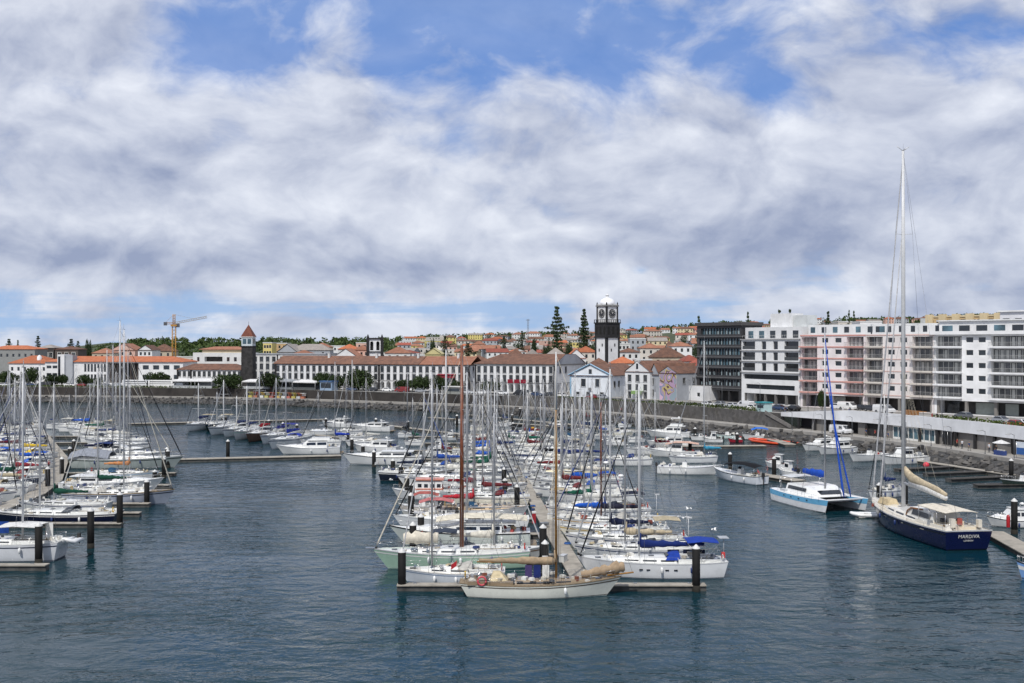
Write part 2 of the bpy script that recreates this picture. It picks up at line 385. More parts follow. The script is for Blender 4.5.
# lower promenade, quay wall, rock bank footing
def strip(name, o0, o1, z0, z1, m, top=None, i0=0, i1=None):
    mb = MB(); A = ql(o0, z0)[i0:i1]; B = ql(o1, z1)[i0:i1]; mb.grid([A, B], False); return structure(mb.build(name, m))
ROCKB = mat('rock_bank', (.07, .07, .07), .95, var=.35, vs=1.2, bump=1, bs=3)
strip('rock_bank_base', -2.0, 7.0, -1.2, PROM - .35, ROCKB)
PROMM = mat('promenade_paving', (.34, .325, .30), .9, var=.12, vs=.4)
mb = MB(); mb.grid([ql(6.8, PROM - 1.6), ql(6.8, PROM + .25), ql(7.25, PROM + .25), ql(7.25, PROM), ql(13.0, PROM)], False)
structure(mb.build('lower_promenade', PROMM))
def stonemat():
    m = bpy.data.materials.new('quay_wall_stone'); m.use_nodes = True; t = m.node_tree; b = NB(t); pr = t.nodes['Principled BSDF']
    tc = b.n('ShaderNodeTexCoord'); vo = b.n('ShaderNodeTexVoronoi'); b.inp(vo.inputs['Vector'], tc.outputs['Object']); vo.inputs['Scale'].default_value = 1.1
    n = b.noise(tc.outputs['Object'], .25, 6, .7)
    c = b.mix(vo.outputs['Color'], (.055, .054, .054, 1), (.125, .12, .118, 1)); c = b.mix(b.ramp(n, .4, .7), c, (.075, .07, .062, 1))
    t.links.new(c, pr.inputs['Base Color']); pr.inputs['Roughness'].default_value = .95
    return m
STONE = stonemat()
L13 = ql(13.0, 0)
CUT = next(i for i, p in enumerate(L13) if p.y > 20 and p.x / p.y * F + 512 > 779)
SPL = next(i for i, p in enumerate(L13) if p.x > -8)
QUAYB = mat('brown_quay_wall', (.045, .040, .037), .95, var=.3, vs=.25, bump=.4, bs=2)
mb = MB(); mb.grid([r_[:SPL + 1] for r_ in (ql(12.98, PROM - .3), ql(13.0, TOWN + .0), ql(13.5, TOWN + .0), ql(13.5, TOWN - .1))], False)
structure(mb.build('quay_wall', QUAYB))
mb = MB(); mb.grid([r_[SPL:CUT + 1] for r_ in (ql(12.98, PROM - .3), ql(13.0, TOWN + .3), ql(13.5, TOWN + .3), ql(13.5, TOWN - .1))], False)
structure(mb.build('quay_wall', STONE))
ROAD = mat('asphalt', (.055, .055, .058), .9, var=.15, vs=.5); PAVE = mat('pavement', (.30, .29, .27), .9, var=.1, vs=.6)
mb = MB(); mb.grid([ql(13.5, TOWN + .10), ql(18.0, TOWN + .12), ql(18.0, TOWN - .05)], False); structure(mb.build('pavement', PAVE))
mb = MB(); mb.grid([ql(18.02, TOWN + .012), ql(27.0, TOWN + .012)], False); structure(mb.build('road', ROAD))
mb = MB(); mb.grid([ql(27.0, TOWN - .05), ql(27.0, TOWN + .12), ql(31, TOWN + .12), ql(31, TOWN - .05)], False); structure(mb.build('pavement', PAVE))
mb = MB(); L0 = ql(22.4, TOWN + .02); L1 = ql(22.6, TOWN + .02)
for i in range(0, len(L0) - 1, 2): mb.poly([L0[i], L0[i + 1], L1[i + 1], L1[i]])
structure(mb.build('road_markings', plain('dcdcd4', .8)))
# loose rocks of the bank (nobody could count them)
mb = MB(); rr = random.Random(3)
for i in range(len(QL) - 1):
    a, n = QL[i], QN[i]; L_ = (QL[i + 1] - a).length; td = (QL[i + 1] - a).normalized()
    if a.y < 60 or a.y > 440 or a.x < -260: continue
    for k in range(int(L_ * 4.2)):
        o = rr.uniform(-1.3, 6.9); s = rr.uniform(.35, .95); p = a + td * rr.uniform(0, L_) + n * o
        z = -1.0 + (o + 2) * .33 + rr.uniform(-.1, .25)
        vs = []; 
        for (x, y, zz) in ((-1, -1, -.7), (1, -1, -.7), (1, 1, -.7), (-1, 1, -.7), (-.8, -.7, .6), (.7, -.8, .7), (.8, .7, .55), (-.7, .8, .65)):
            vs.append(Vector((x + rr.uniform(-.35, .35), y + rr.uniform(-.35, .35), zz + rr.uniform(-.25, .25))) * s * .62)
        rm = Matrix.Rotation(rr.uniform(0, 6.3), 3, 'Z') @ Matrix.Rotation(rr.uniform(-.6, .6), 3, 'X')
        mb.add([rm @ v_ + Vector((p.x, p.y, z)) for v_ in vs], [(3, 2, 1, 0), (4, 5, 6, 7), (0, 1, 5, 4), (1, 2, 6, 5), (2, 3, 7, 6), (3, 0, 4, 7)])
rk = bpy.data.materials.new('basalt_rocks'); rk.use_nodes = True; t = rk.node_tree; b = NB(t); pr = t.nodes['Principled BSDF']; g = b.n('ShaderNodeNewGeometry')
tc = b.n('ShaderNodeTexCoord'); sp = b.n('ShaderNodeSeparateXYZ'); t.links.new(tc.outputs['Object'], sp.inputs[0])
c = b.mix(g.outputs['Random Per Island'], (.03, .03, .032, 1), (.14, .132, .122, 1)); c = b.mix(b.ramp(sp.outputs[2], .7, .1), c, (.018, .02, .016, 1))
t.links.new(c, pr.inputs['Base Color']); pr.inputs['Roughness'].default_value = .9
o = mb.build('rock_bank', rk); tag(o, 'dark basalt boulders of the sea bank under the promenade', 'rocks', kind='stuff')

# ------------------------------------------------------------------ buildings
FRAMEW = plain('e6e6e2', .5); FRAMED = mat('stone_surround', (.22, .22, .22), .9, var=.2); FRAMEB = plain('2b2b2e', .5)
WM = {}
def win_mesh(w, h, style):
    k = (round(w, 2), round(h, 2), style)
    if k in WM: return WM[k]
    f = MB(); p = MB(); t = .10
    if style in ('stone', 'stonew'):                 # stone surround standing proud of the wall
        f.bx(-w / 2 - .16, -w / 2, -.05, .16, -.12, h + .16); f.bx(w / 2, w / 2 + .16, -.05, .16, -.12, h + .16)
        f.bx(-w / 2, w / 2, -.05, .16, h, h + .16); f.bx(-w / 2 - .2, w / 2 + .2, -.12, .16, -.2, -.12)
    f.bx(-w / 2, -w / 2 + .07, .12, .2, 0, h); f.bx(w / 2 - .07, w / 2, .12, .2, 0, h)
    f.bx(-w / 2 + .07, w / 2 - .07, .12, .2, h - .07, h); f.bx(-w / 2 + .07, w / 2 - .07, .12, .2, 0, .07)
    nm = max(1, int(round(w / 1.1))) if style != 'plain' else 1
    for i in range(1, nm + (1 if nm > 1 else 0)):
        x = -w / 2 + w * i / nm
        if i < nm: f.bx(x - .03, x + .03, .13, .19, .07, h - .07)
    if nm == 1 and style == 'stone': f.bx(-.03, .03, .13, .19, .07, h - .07)
    p.poly([(-w / 2, .17, 0), (w / 2, .17, 0), (w / 2, .17, h), (-w / 2, .17, h)])
    WM[k] = (f.mesh('window_' + style), p.mesh('pane')); return WM[k]

def wall_face(mb, M, Wd, H, ops, arcseg=8):
    """a wall W x H with real openings and reveals; M maps (x, depth, z) into the building"""
    xs = sorted({0.0, Wd} | {round(o[0], 3) for o in ops} | {round(o[1], 3) for o in ops})
    zs = sorted({0.0, H} | {round(o[2], 3) for o in ops} | {round(o[3], 3) for o in ops})
    for i in range(len(xs) - 1):
        xm = (xs[i] + xs[i + 1]) / 2
        col = [o for o in ops if o[0] - 1e-3 < xm < o[1] + 1e-3]
        for j in range(len(zs) - 1):
            zm = (zs[j] + zs[j + 1]) / 2
            if any(o[2] < zm < o[3] for o in col): continue
            mb.poly([M((xs[i], 0, zs[j])), M((xs[i + 1], 0, zs[j])), M((xs[i + 1], 0, zs[j + 1])), M((xs[i], 0, zs[j + 1]))])
    for x0, x1, z0, z1, kind, dep in [(*o, .22)[:6] if len(o) == 5 else o for o in ops]:
        if kind == 'arch':
            r = (x1 - x0) / 2; xc = (x0 + x1) / 2; zc = z1 - r
            arc = [(xc + r * math.cos(math.pi * k / arcseg), zc + r * math.sin(math.pi * k / arcseg)) for k in range(arcseg + 1)]
            for k in range(arcseg):
                cor = (x1, z1) if k < arcseg / 2 else (x0, z1)
                mb.poly([M((arc[k][0], 0, arc[k][1])), M((cor[0], 0, cor[1])), M((arc[k + 1][0], 0, arc[k + 1][1]))])
            outl = [(x1, z0)] + arc + [(x0, z0)]
        else: outl = [(x1, z0), (x1, z1), (x0, z1), (x0, z0)]
        n = len(outl)
        for k in range(n):
            a, c = outl[k], outl[(k + 1) % n]
            mb.poly([M((a[0], 0, a[1])), M((c[0], 0, c[1])), M((c[0], dep, c[1])), M((a[0], dep, a[1]))])

def row(x0, x1, n, w, z0, h, kind='win', dep=.22):
    """n openings of width w spread evenly between x0 and x1"""
    return [(x0 + (x1 - x0) * (i + .5) / n - w / 2, x0 + (x1 - x0) * (i + .5) / n + w / 2, z0, z0 + h, kind, dep) for i in range(n)]

def roof_hip(mb, Wd, D, z, h, over=.5, kind='hip', inset=None):
    a, b_, c, d = (-over, -over), (Wd + over, -over), (Wd + over, D + over), (-over, D + over); i = (D / 2 if inset is None else inset)
    t = .18
    if Wd >= D:
        r0, r1 = ((i, D / 2), (Wd - i, D / 2)) if kind == 'hip' else ((-over, D / 2), (Wd + over, D / 2))
        ps = [(*a, z), (*b_, z), (*c, z), (*d, z), (*r0, z + h), (*r1, z + h)]
        mb.add(ps, [(0, 1, 5, 4), (2, 3, 4, 5)] + ([(1, 2, 5), (3, 0, 4)] if kind == 'hip' else []))
    else:
        i = Wd / 2 if inset is None else inset
        r0, r1 = ((Wd / 2, i), (Wd / 2, D - i)) if kind == 'hip' else ((Wd / 2, -over), (Wd / 2, D + over))
        ps = [(*a, z), (*b_, z), (*c, z), (*d, z), (*r0, z + h), (*r1, z + h)]
        mb.add(ps, [(1, 2, 5, 4), (3, 0, 4, 5)] + ([(0, 1, 4), (2, 3, 5)] if kind == 'hip' else []))
    mb.add([(*a, z - t), (*b_, z - t), (*c, z - t), (*d, z - t), (*a, z - .002), (*b_, z - .002), (*c, z - .002), (*d, z - .002)],
           [(0, 3, 2, 1), (0, 1, 5, 4), (1, 2, 6, 5), (2, 3, 7, 6), (3, 0, 4, 7)])

class Building:
    def __init__(s, name, label, cat, A, B, D, z0, H, wall, front=(), right=(), left=(), style='stone', glass=None, frame=None, group=None, flat=True, wname='window'):
        A = Vector((A[0], A[1], 0)); B = Vector((B[0], B[1], 0)); s.W = (B - A).length; s.D = D; s.H = H
        s.root = empty(name, (A.x, A.y, z0), math.atan2(B.y - A.y, B.x - A.x), label, cat, group)
        glass = glass or GLASS; frame = frame or (FRAMED if style == 'stone' else FRAMEW)
        Wd = s.W; mb = MB(); s.glass, s.frame = glass, frame
        wall_face(mb, lambda p: (p[0], p[1], p[2]), Wd, H, front)
        wall_face(mb, lambda p: (Wd - p[1], p[0], p[2]), D, H, right)
        wall_face(mb, lambda p: (p[1], D - p[0], p[2]), D, H, left)
        mb.poly([(Wd, D, 0), (0, D, 0), (0, D, H), (Wd, D, H)])
        s.wall = mb.build('wall', wall, s.root)
        if flat: mb = MB(); mb.poly([(0, 0, H), (Wd, 0, H), (Wd, D, H), (0, D, H)]); mb.build('roof_deck', CONC, s.root)
        back = MB()
        for ops, T in ((front, lambda p: p), (right, lambda p: (Wd - p[1], p[0], p[2])), (left, lambda p: (p[1], D - p[0], p[2]))):
            rz = 0 if ops is front else (R(90) if ops is right else R(-90))
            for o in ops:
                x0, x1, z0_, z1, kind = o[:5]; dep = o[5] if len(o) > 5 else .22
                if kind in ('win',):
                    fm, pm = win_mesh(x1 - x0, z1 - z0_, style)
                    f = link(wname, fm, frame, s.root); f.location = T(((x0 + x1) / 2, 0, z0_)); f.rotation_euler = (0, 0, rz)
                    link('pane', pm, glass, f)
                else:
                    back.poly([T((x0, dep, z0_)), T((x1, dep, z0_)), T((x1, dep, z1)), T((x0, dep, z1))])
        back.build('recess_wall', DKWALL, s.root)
    def part(s, name, mb, m, parent=None): return mb.build(name, m, parent or s.root)
    def roof(s, m, h, kind='hip', over=.5, inset=None, dz=0):
        mb = MB(); roof_hip(mb, s.W, s.D, s.H + dz, h, over, kind, inset); o = mb.build('roof', m, s.root)
        if kind == 'gable':
            g = MB()
            if s.W >= s.D: g.poly([(0, 0, s.H), (0, s.D, s.H), (0, s.D / 2, s.H + h - .1)]); g.poly([(s.W, 0, s.H), (s.W, s.D, s.H), (s.W, s.D / 2, s.H + h - .1)])
            else: g.poly([(0, 0, s.H), (s.W, 0, s.H), (s.W / 2, 0, s.H + h - .1)]); g.poly([(0, s.D, s.H), (s.W, s.D, s.H), (s.W / 2, s.D, s.H + h - .1)])
            g.build('gable', s.wall.data.materials[0], s.root)
        return o
    def band(s, z0, z1, m, name='cornice', proud=.15):
        mb = MB(); mb.bx(-proud, s.W + proud, -proud, -.003, z0, z1); mb.bx(s.W + .003, s.W + proud, 0, s.D, z0, z1); mb.bx(-proud, -.003, 0, s.D, z0, z1)
        return mb.build(name, m, s.root)
    def pilasters(s, xs, m, w=.5, z0=0, z1=None, proud=.12):
        for x in xs:
            mb = MB(); mb.bx(x - w / 2, x + w / 2, -proud, .0 - .003, z0, s.H if z1 is None else z1); mb.build('pilaster', m, s.root)

WHITE = wallp('e2e3e4'); WHITE2 = wallp('d6d7d6', .4); CREAM = wallp('d8c9a8'); GREYW = wallp('a9adb3', .35); BLUEW = wallp('e0e5ea', .12)
PINKW = wallp('d8b3a4'); TANW = wallp('c2a67e'); YELW = wallp('dccb84'); STONEW = wallp('7b756c', .5); DARKST = mat('dark_basalt_masonry', (.05, .048, .048), .95, var=.35, vs=.8, bump=.8, bs=3)
SALMON = wallp('cf9c93', .12); OFFW = wallp('d3cdc4'); BEIGE = wallp('bdb29f', .5)

# --- the two long arcaded blocks on the avenue
A = PX(275, 405); B = PX(470, 381); Wd = (B - A).to_2d().length
x382 = Wd * (382 - 275) / 195.; x421 = Wd * (421 - 275) / 195.
n1 = 31
fr = row(0, Wd, n1, 1.15, 6.4, 2.25) + row(0, Wd, n1, 1.15, 3.55, 2.2) + row(0, Wd, n1, 1.75, 0.12, 2.95, 'arch', 4.5)
fr = [o for o in fr if abs((o[0] + o[1]) / 2 - x382) > .9]
g = Building('arcaded_building', 'long white arcaded block with basalt window surrounds, left of the tall red-brown mast', 'building', A, B, 14, TOWN, 9.3, WHITE, front=fr, right=row(2, 12, 3, 1.3, 6.4, 2.2))
g.band(9.05, 9.5, FRAMED, 'cornice', .25); g.band(3.2, 3.38, FRAMED, 'string_course', .1)
g.pilasters([.3, x382, Wd - .3], BASALT, .8)
mb = MB(); roof_hip(mb, x421 - .02, 14, 9.52, 2.9, .5, 'gable'); g.part('roof', mb, TILEB)
mb = MB(); roof_hip(mb, Wd - x421 - .6, 14, 9.52, 2.9, .5, 'gable'); o = g.part('roof', mb, TILEP); o.location = (x421 + .55, 0, 0); o['label'] = 'newer orange section of the tiled roof'
for xx, n_ in ((20, 1), (40, 1), (57, 1), (73, 1)):
    mb = MB(); mb.bx(xx, xx + .8, 5, 5.9, 11, 13.3); mb.bx(xx - .1, xx + .9, 4.9, 6, 13.3, 13.5); g.part('chimney', mb, WHITE2)
mb = MB()
for k in range(5): mb.box((Wd - 14 + k * .01, -.8, 5.0), (.02, .02, .02))
mb = MB(); mb.bx(Wd - 12.6, Wd - 5.4, -1.6, -.06, 5.6, 5.75); mb.ext([(0, 0)], 0, 0) if False else None
mb.add([(Wd - 12.6, -1.7, 4.9), (Wd - 5.4, -1.7, 4.9), (Wd - 5.4, -.06, 6.0), (Wd - 12.6, -.06, 6.0), (Wd - 12.6, -1.7, 4.6), (Wd - 5.4, -1.7, 4.6)], [(0, 1, 2, 3), (4, 5, 1, 0)])
g.part('awning', mb, cloth('8c2f3c'))

A = PX(475, 374); B = PX(555, 360); Wd = (B - A).to_2d().length
fr = row(.3, Wd - .3, 12, 1.15, 6.75, 2.3) + row(.3, Wd - .3, 12, 1.15, 3.6, 2.4) + row(.3, Wd - .3, 12, 1.9, 0.1, 3.0, 'arch', 4.5)
sd_ = row(1.5, 26, 7, 2.0, .1, 3.0, 'arch', 4.5) + row(2, 26, 5, 1.2, 6.75, 2.2)[:2]
g2 = Building('arcaded_building', 'white arcaded block with red banners on its balconies, right of the tall red-brown mast', 'building', A, B, 27, TOWN, 9.8, WHITE, front=fr, right=sd_)
g2.band(9.55, 9.95, FRAMED, 'cornice', .3); g2.band(3.25, 3.42, FRAMED, 'string_course', .08)
g2.pilasters([.3, Wd - .3], BASALT, .6)
g2.roof(TILEB, 3.3, 'gable', .5, dz=.2) if False else None
mb = MB(); D = 27; r = 3.4; z = 9.97
mb.add([(-.5, -.5, z), (Wd + .3, -.5, z), (Wd + .3, D + .3, z), (-.5, D + .3, z), (6, 9, z + r), (Wd - .0, 9, z + r), (Wd, D - 9, z + r), (6, D - 9, z + r)], [(0, 1, 5, 4), (4, 5, 6, 7), (2, 3, 7, 6), (3, 0, 4, 7)])
g2.part('roof', mb, TILEB)
mb = MB(); mb.poly([(Wd, 0, 9.8), (Wd, D, 9.8), (Wd, D - 9, z + r - .1), (Wd, 9, z + r - .1)]); g2.part('gable', mb, GREYW)  # grey render paints the shade of this right-facing gable into its colour
for i in range(12):
    xc = .3 + (Wd - .6) * (i + .5) / 12; mb = MB(); mb.bx(xc - .95, xc + .95, -.55, -.06, 3.42, 3.52)
    for k in range(9): mb.bx(xc - .93 + k * .23, xc - .9 + k * .23, -.55, -.51, 3.52, 4.45)
    mb.bx(xc - .95, xc + .95, -.56, -.5, 4.45, 4.5); bal = g2.part('balcony', mb, FRAMEB)
    if i in (5, 6, 7): mb = MB(); mb.bx(xc - 1.05, xc + 1.05, -.62, -.58, 3.3, 4.6); mb.build('banner', cloth('8a2536'), bal)

# --- white four storey block next to the stone tower
A = PX(251, 428); B = PX(325, 424); Wd = (B - A).to_2d().length
fr = []
for zz, hh in ((9.8, 2.0), (6.6, 2.4), (3.2, 2.6), (.3, 2.3)): fr += row(.5, 11, 4, 1.25, zz, hh) + row(11.5, Wd, 6, 1.25, zz, hh)
g = Building('town_palace', 'white four storey block standing just right of the dark stone tower with the red spire', 'building', A, B, 16, TOWN, 12.8, WHITE2, front=fr)
g.band(12.8, 13.25, GREYW, 'cornice', .35); g.pilasters([.3, 11.2], BASALT, .5)

# --- dark stone tower with lantern and red pyramid
p = PX(248.6, 409); root = empty('stone_tower', (p.x, p.y, TOWN), R(-3), 'dark square stone tower with white glazed lantern and red pyramid spire', 'tower')
mb = MB(); mb.box((0, 0, 8), (4.6, 4.6, 16), taper=.95); mb.build('shaft', DARKST, root)
mb = MB(); mb.box((0, 0, 16.1), (4.9, 4.9, .3)); mb.build('cornice', BASALT, root)
mb = MB(); mb.box((0, 0, 17.9), (4.3, 4.3, 3.3)); lan = mb.build('lantern', wallp('c9d2d6'), root)
for k in range(4):
    for j in (-1, 1):
        mb = MB(); mb.bx(-.72, .72, -.04, 0, -.95, 1.0); o = mb.build('window', BLUEG, lan); w = k * math.pi / 2
        o.location = (math.cos(w) * j * .95 + math.sin(w) * 2.17, math.sin(w) * j * .95 - math.cos(w) * 2.17, 18.0); o.rotation_euler = (0, 0, w)
mb = MB(); mb.box((0, 0, 19.7), (4.9, 4.9, .25)); mb.build('eave', FRAMEW, root)
mb = MB(); mb.add([(-2.4, -2.4, 19.85), (2.4, -2.4, 19.85), (2.4, 2.4, 19.85), (-2.4, 2.4, 19.85), (0, 0, 24.6)], [(0, 1, 4), (1, 2, 4), (2, 3, 4), (3, 0, 4), (3, 2, 1, 0)]); mb.build('spire', tilemat('spire_tiles', hexc('6e3f32'), hexc('83503e'), hexc('5c3830')), root)
mb = MB(); mb.tube((0, 0, 24.5), (0, 0, 25.8), .05); mb.build('finial', FRAMEB, root)

# --- arched low house and terraced villa left of the tower
A = PX(177, 430); B = PX(242, 424); Wd = (B - A).to_2d().length
fr = row(0, Wd, 13, 1.1, 3.7, 2.1, 'win') + row(0, Wd, 13, 1.1, .6, 1.8)
g = Building('low_town_house', 'long low white house with brown tiled roof, just left of the dark stone tower', 'house', A, B, 10, TOWN, 6.6, WHITE, front=fr)
g.band(6.4, 6.62, FRAMED, 'cornice', .2); g.pilasters([.3, Wd * .22, Wd - .3], BASALT, .7); g.roof(TILEB, 2.3, 'hip', .5, dz=.03)
A = PX(193, 470); B = PX(246, 466); Wd = (B - A).to_2d().length
g = Building('terraced_villa', 'white flat villa with shaded terrace and brown upper roof, behind the low arched house', 'house', A, B, 14, TOWN + 1, 12.2, WHITE2,
             front=row(1, 4, 1, 1.2, 8.2, 2) + [(5.5, 14, 8.2, 10.4, 'deep', 2.2)] + row(15, Wd, 3, 1.4, 8.2, 2), style='plain')
mb = MB(); mb.bx(3, Wd - 3, 3, 12, 12.2, 13.7); up = g.part('upper_storey', mb, CREAM)
mb = MB(); roof_hip(mb, Wd - 4, 10, 13.72, 1.2, .3); o = g.part('roof', mb, TILEP); o.location = (2, 2.5, 0)

# --- left part of the bay
A = PX(-14, 520); B = PX(35, 520)
g = Building('grey_stone_building', 'long grey rendered building with flat red roof at the far left edge', 'building', A, B, 14, TOWN + 1, 13.6, wallp('8f9190', .5), front=row(0, 24, 8, 1.2, 9.6, 1.7), style='plain')
g.roof(TILEO, 1.8, 'hip', .4, dz=.02)
A = PX(9, 455); B = PX(47, 452); Wd = (B - A).to_2d().length
g = Building('white_house', 'white house with hipped orange roof beside the left row of masts', 'house', A, B, 13, TOWN, 8.8, WHITE, front=row(0, Wd, 6, 1.2, 5.4, 1.7) + row(0, Wd, 6, 1.2, 1.8, 1.8), style='plain')
g.roof(TILEO, 3.2, 'hip', .5, dz=.02)
mb = MB(); mb.lathe((12.5, 3, 8.9), [(1.0, 0), (1.0, 2.6), (.2, 3.4)], 12); g.part('chimney_drum', mb, WHITE)
for a_, b_, hh, lab, wm_ in ((38, 54, 15.2, 'dark timber house with white framed windows, far left behind the white house', 1), (55, 78, 14.4, 'brown stone house with arched windows, between the dark timber house and the round conifers', 0)):
    A = PX(a_, 540); B = PX(b_, 540); Wd = (B - A).to_2d().length
    g = Building('dark_house', lab, 'house', A, B, 11, TOWN, hh, mat('dark_timber' if wm_ else 'brown_stone', (.06, .055, .055) if wm_ else (.12, .10, .09), .9), front=row(.5, Wd - .5, 3, 1.7, 10.2, 2.6) + row(.5, Wd - .5, 3, 1.6, 6, 2.2), style='stonew')
    g.roof(TILEG if wm_ else TILEB, 1.6, 'hip', .4, dz=.02)
# the long orange-roofed hotel
A = PX(45, 446); B = PX(183, 440); Wd = (B - A).to_2d().length; k = Wd / 138.
fr = []
for zz in (6.6, 3.4, .5): fr += [(1.5 * k, 6.5 * k, zz, zz + 1.3, 'win'), (7.5 * k, 13 * k, zz, zz + 1.3, 'win')]
fr += row(39 * k, 62 * k, 7, 1.0, 5.2, 3.4, 'win') + row(39 * k, 62 * k, 7, 1.0, 1.0, 3.2, 'win')
fr += [(63 * k, 94 * k, .6, 9.0, 'deep', 4.0)]
for zz in (6.2, 2.2): fr += row(96 * k, 137 * k, 4, 2.7, zz, 1.9, 'win')
g = Building('hotel_building', 'long white three storey hotel with one continuous orange tiled roof, left side of the bay', 'building', A, B, 15, TOWN, 9.6, WHITE, front=fr, style='plain')
mb = MB(); mb.bx(96 * k, 137.5 * k, -.05, -.003, .0, 1.5); g.part('dark_plinth', mb, BASALT)
mb = MB(); 
for i in range(9): mb.bx((65 + i * 3.4) * k, (65.9 + i * 3.4) * k, .4, .8, .6, 9.0)
g.part('timber_screen', mb, mat('dark_timber2', (.07, .055, .05), .8))
mb = MB(); roof_hip(mb, Wd, 15, 9.62, 2.2, .6); g.part('roof', mb, TILEO)
mb = MB(); mb.bx(14.5 * k, 21.5 * k, -1.6, 5, 0, 12.6); st = g.part('stair_tower', mb, WHITE)
mb = MB(); mb.bx(15.3 * k, 17.6 * k, -1.66, -1.603, 1, 11.8); mb.build('window', DGLASS, st)
mb = MB(); mb.bx(21.6 * k, 29 * k, -.9, 3, 0, 12.2); g.part('lift_tower', mb, GREYW)

# --- church tower, far centre-left
p = PX(375, 436); root = empty('church_tower', (p.x, p.y, terr(p.x, p.y)), R(6), 'square white church bell tower with black corners and open belfry, behind the long arcaded block', 'tower')
zt = ZH(338, 436) - terr(p.x, p.y); w = 2.9
mb = MB(); mb.box((0, 0, (zt - 5.6) / 2), (2 * w, 2 * w, zt - 5.6)); mb.build('shaft', WHITE, root)
for a in (-1, 1):
    for b2 in (-1, 1):
        mb = MB(); mb.box((a * (w + .02), b2 * (w + .02), zt / 2), (1.1, 1.1, zt)); mb.lathe((a * w, b2 * w, zt), [(.5, 0), (.35, .6), (.05, 1.5)], 6); mb.build('corner_pier', BASALT, root)
mb = MB()
ops = [(1.0, 2.3, .5, 4.2, 'arch', .5), (3.5, 4.8, .5, 4.2, 'arch', .5)]
for T in (lambda p: (p[0] - w, -w + p[1], p[2] + zt - 5.6), lambda p: (w - p[1], p[0] - w, p[2] + zt - 5.6), lambda p: (w - p[0], w - p[1], p[2] + zt - 5.6), lambda p: (-w + p[1], w - p[0], p[2] + zt - 5.6)): wall_face(mb, T, 2 * w, 5.2, ops)
mb.build('belfry', WHITE, root)
mb = MB(); mb.box((0, 0, zt - 2.9), (3.6, 3.6, 5)); mb.build('belfry_core', BASALT, root)
mb = MB(); mb.box((0, 0, zt - .2), (2 * w + 1, 2 * w + 1, .5)); mb.box((0, 0, zt - 5.7), (2 * w + .9, 2 * w + .9, .4)); mb.build('cornice', BASALT, root)

# --- the big clock tower
p = PX(607.3, 404); root = empty('clock_tower', (p.x, p.y, TOWN), R(36), 'tall white clock tower with black stone balcony stage and white dome', 'tower')
Yt = 404.; z = lambda py: ZH(py, Yt) - TOWN
hw = 3.3
mb = MB(); mb.box((0, 0, z(337) / 2), (2 * hw, 2 * hw, z(337))); mb.build('shaft', WHITE, root)
for a in (-1, 1):
    for b2 in (-1, 1):
        mb = MB(); mb.box((a * (hw - .35), b2 * (hw - .35), z(337) / 2), (.9, .9, z(337))); mb.build('corner_pier', BASALT, root)
mb = MB(); mb.box((0, 0, (z(337) + z(323)) / 2), (2 * hw + .3, 2 * hw + .3, z(323) - z(337))); st = mb.build('belfry_stage', BASALT, root)
for kx in range(4):
    for j in (-1, 0, 1):
        mb = MB(); mb.bx(-.5, .5, -.06, 0, -1.6, .9); mb.ball((0, -.03, .9), (.5, .03, .5), 10, 5); o = mb.build('painted_belfry_opening', mat('belfry_painted_dark', (.01, .01, .01), 1), st); w_ = kx * math.pi / 2  # black plates on the solid stage paint the dark inside of arched openings
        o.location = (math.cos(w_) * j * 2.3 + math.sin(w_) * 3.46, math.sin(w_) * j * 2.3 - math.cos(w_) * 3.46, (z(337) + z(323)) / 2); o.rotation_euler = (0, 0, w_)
    for j in (-2.2, 2.2):
        mb = MB(); mb.bx(-.28, .28, -.06, 0, -.55, .55); o = mb.build('window', BASALT, root); w_ = kx * math.pi / 2
        o.location = (math.cos(w_) * j * .4 + math.sin(w_) * hw, math.sin(w_) * j * .4 - math.cos(w_) * hw, z(345 if j > 0 else 350)); o.rotation_euler = (0, 0, w_)
mb = MB()
for zz in (z(323), z(337) - .1): mb.box((0, 0, zz), (2 * hw + .8, 2 * hw + .8, .45))
for s in (-3.4, -2.3, -1.15, 0, 1.15, 2.3, 3.4):
    for q_ in ((s, -3.6), (s, 3.6), (-3.6, s), (3.6, s)): mb.box((q_[0], q_[1], z(323) + .7), (.18, .18, 1.0))
mb.box((0, -3.6, z(323) + 1.25), (7.0, .22, .15)); mb.box((0, 3.6, z(323) + 1.25), (7.0, .22, .15)); mb.box((-3.6, 0, z(323) + 1.25), (.22, 6.9, .15)); mb.box((3.6, 0, z(323) + 1.25), (.22, 6.9, .15))
mb.build('balcony', BASALT, root)
h0, h1 = z(323) + .2, z(306.5); cw = 2.75
mb = MB(); mb.box((0, 0, (h0 + h1) / 2), (2 * cw, 2 * cw, h1 - h0)); cs = mb.build('clock_stage', WHITE, root)
for a in (-1, 1):
    for b2 in (-1, 1):
        mb = MB(); mb.box((a * (cw - .1), b2 * (cw - .1), (h0 + h1) / 2), (.62, .62, h1 - h0 - .02)); mb.lathe((a * cw, b2 * cw, h1 + .4), [(.25, 0), (.3, .6), (.05, 1.3)], 6); mb.build('corner_pier', BASALT, cs)
mb = MB(); mb.box((0, 0, h1 + .2), (2 * cw + .9, 2 * cw + .9, .5)); mb.build('cornice', FRAMED, cs)
mb = MB(); mb.box((0, 0, h1 + .7), (2 * cw + .2, 2 * cw + .2, .5)); mb.build('parapet', WHITE2, cs)
CLK = MB(); n = 24
CLK.add([(1.62 * math.cos(2 * math.pi * i / n), -.05, 1.62 * math.sin(2 * math.pi * i / n)) for i in range(n)] + [(1.62 * math.cos(2 * math.pi * i / n), 0.05, 1.62 * math.sin(2 * math.pi * i / n)) for i in range(n)], [tuple(range(n))] + [(i, (i + 1) % n, n + (i + 1) % n, n + i) for i in range(n)])
clkm = CLK.mesh('clock_face')
TK = MB()
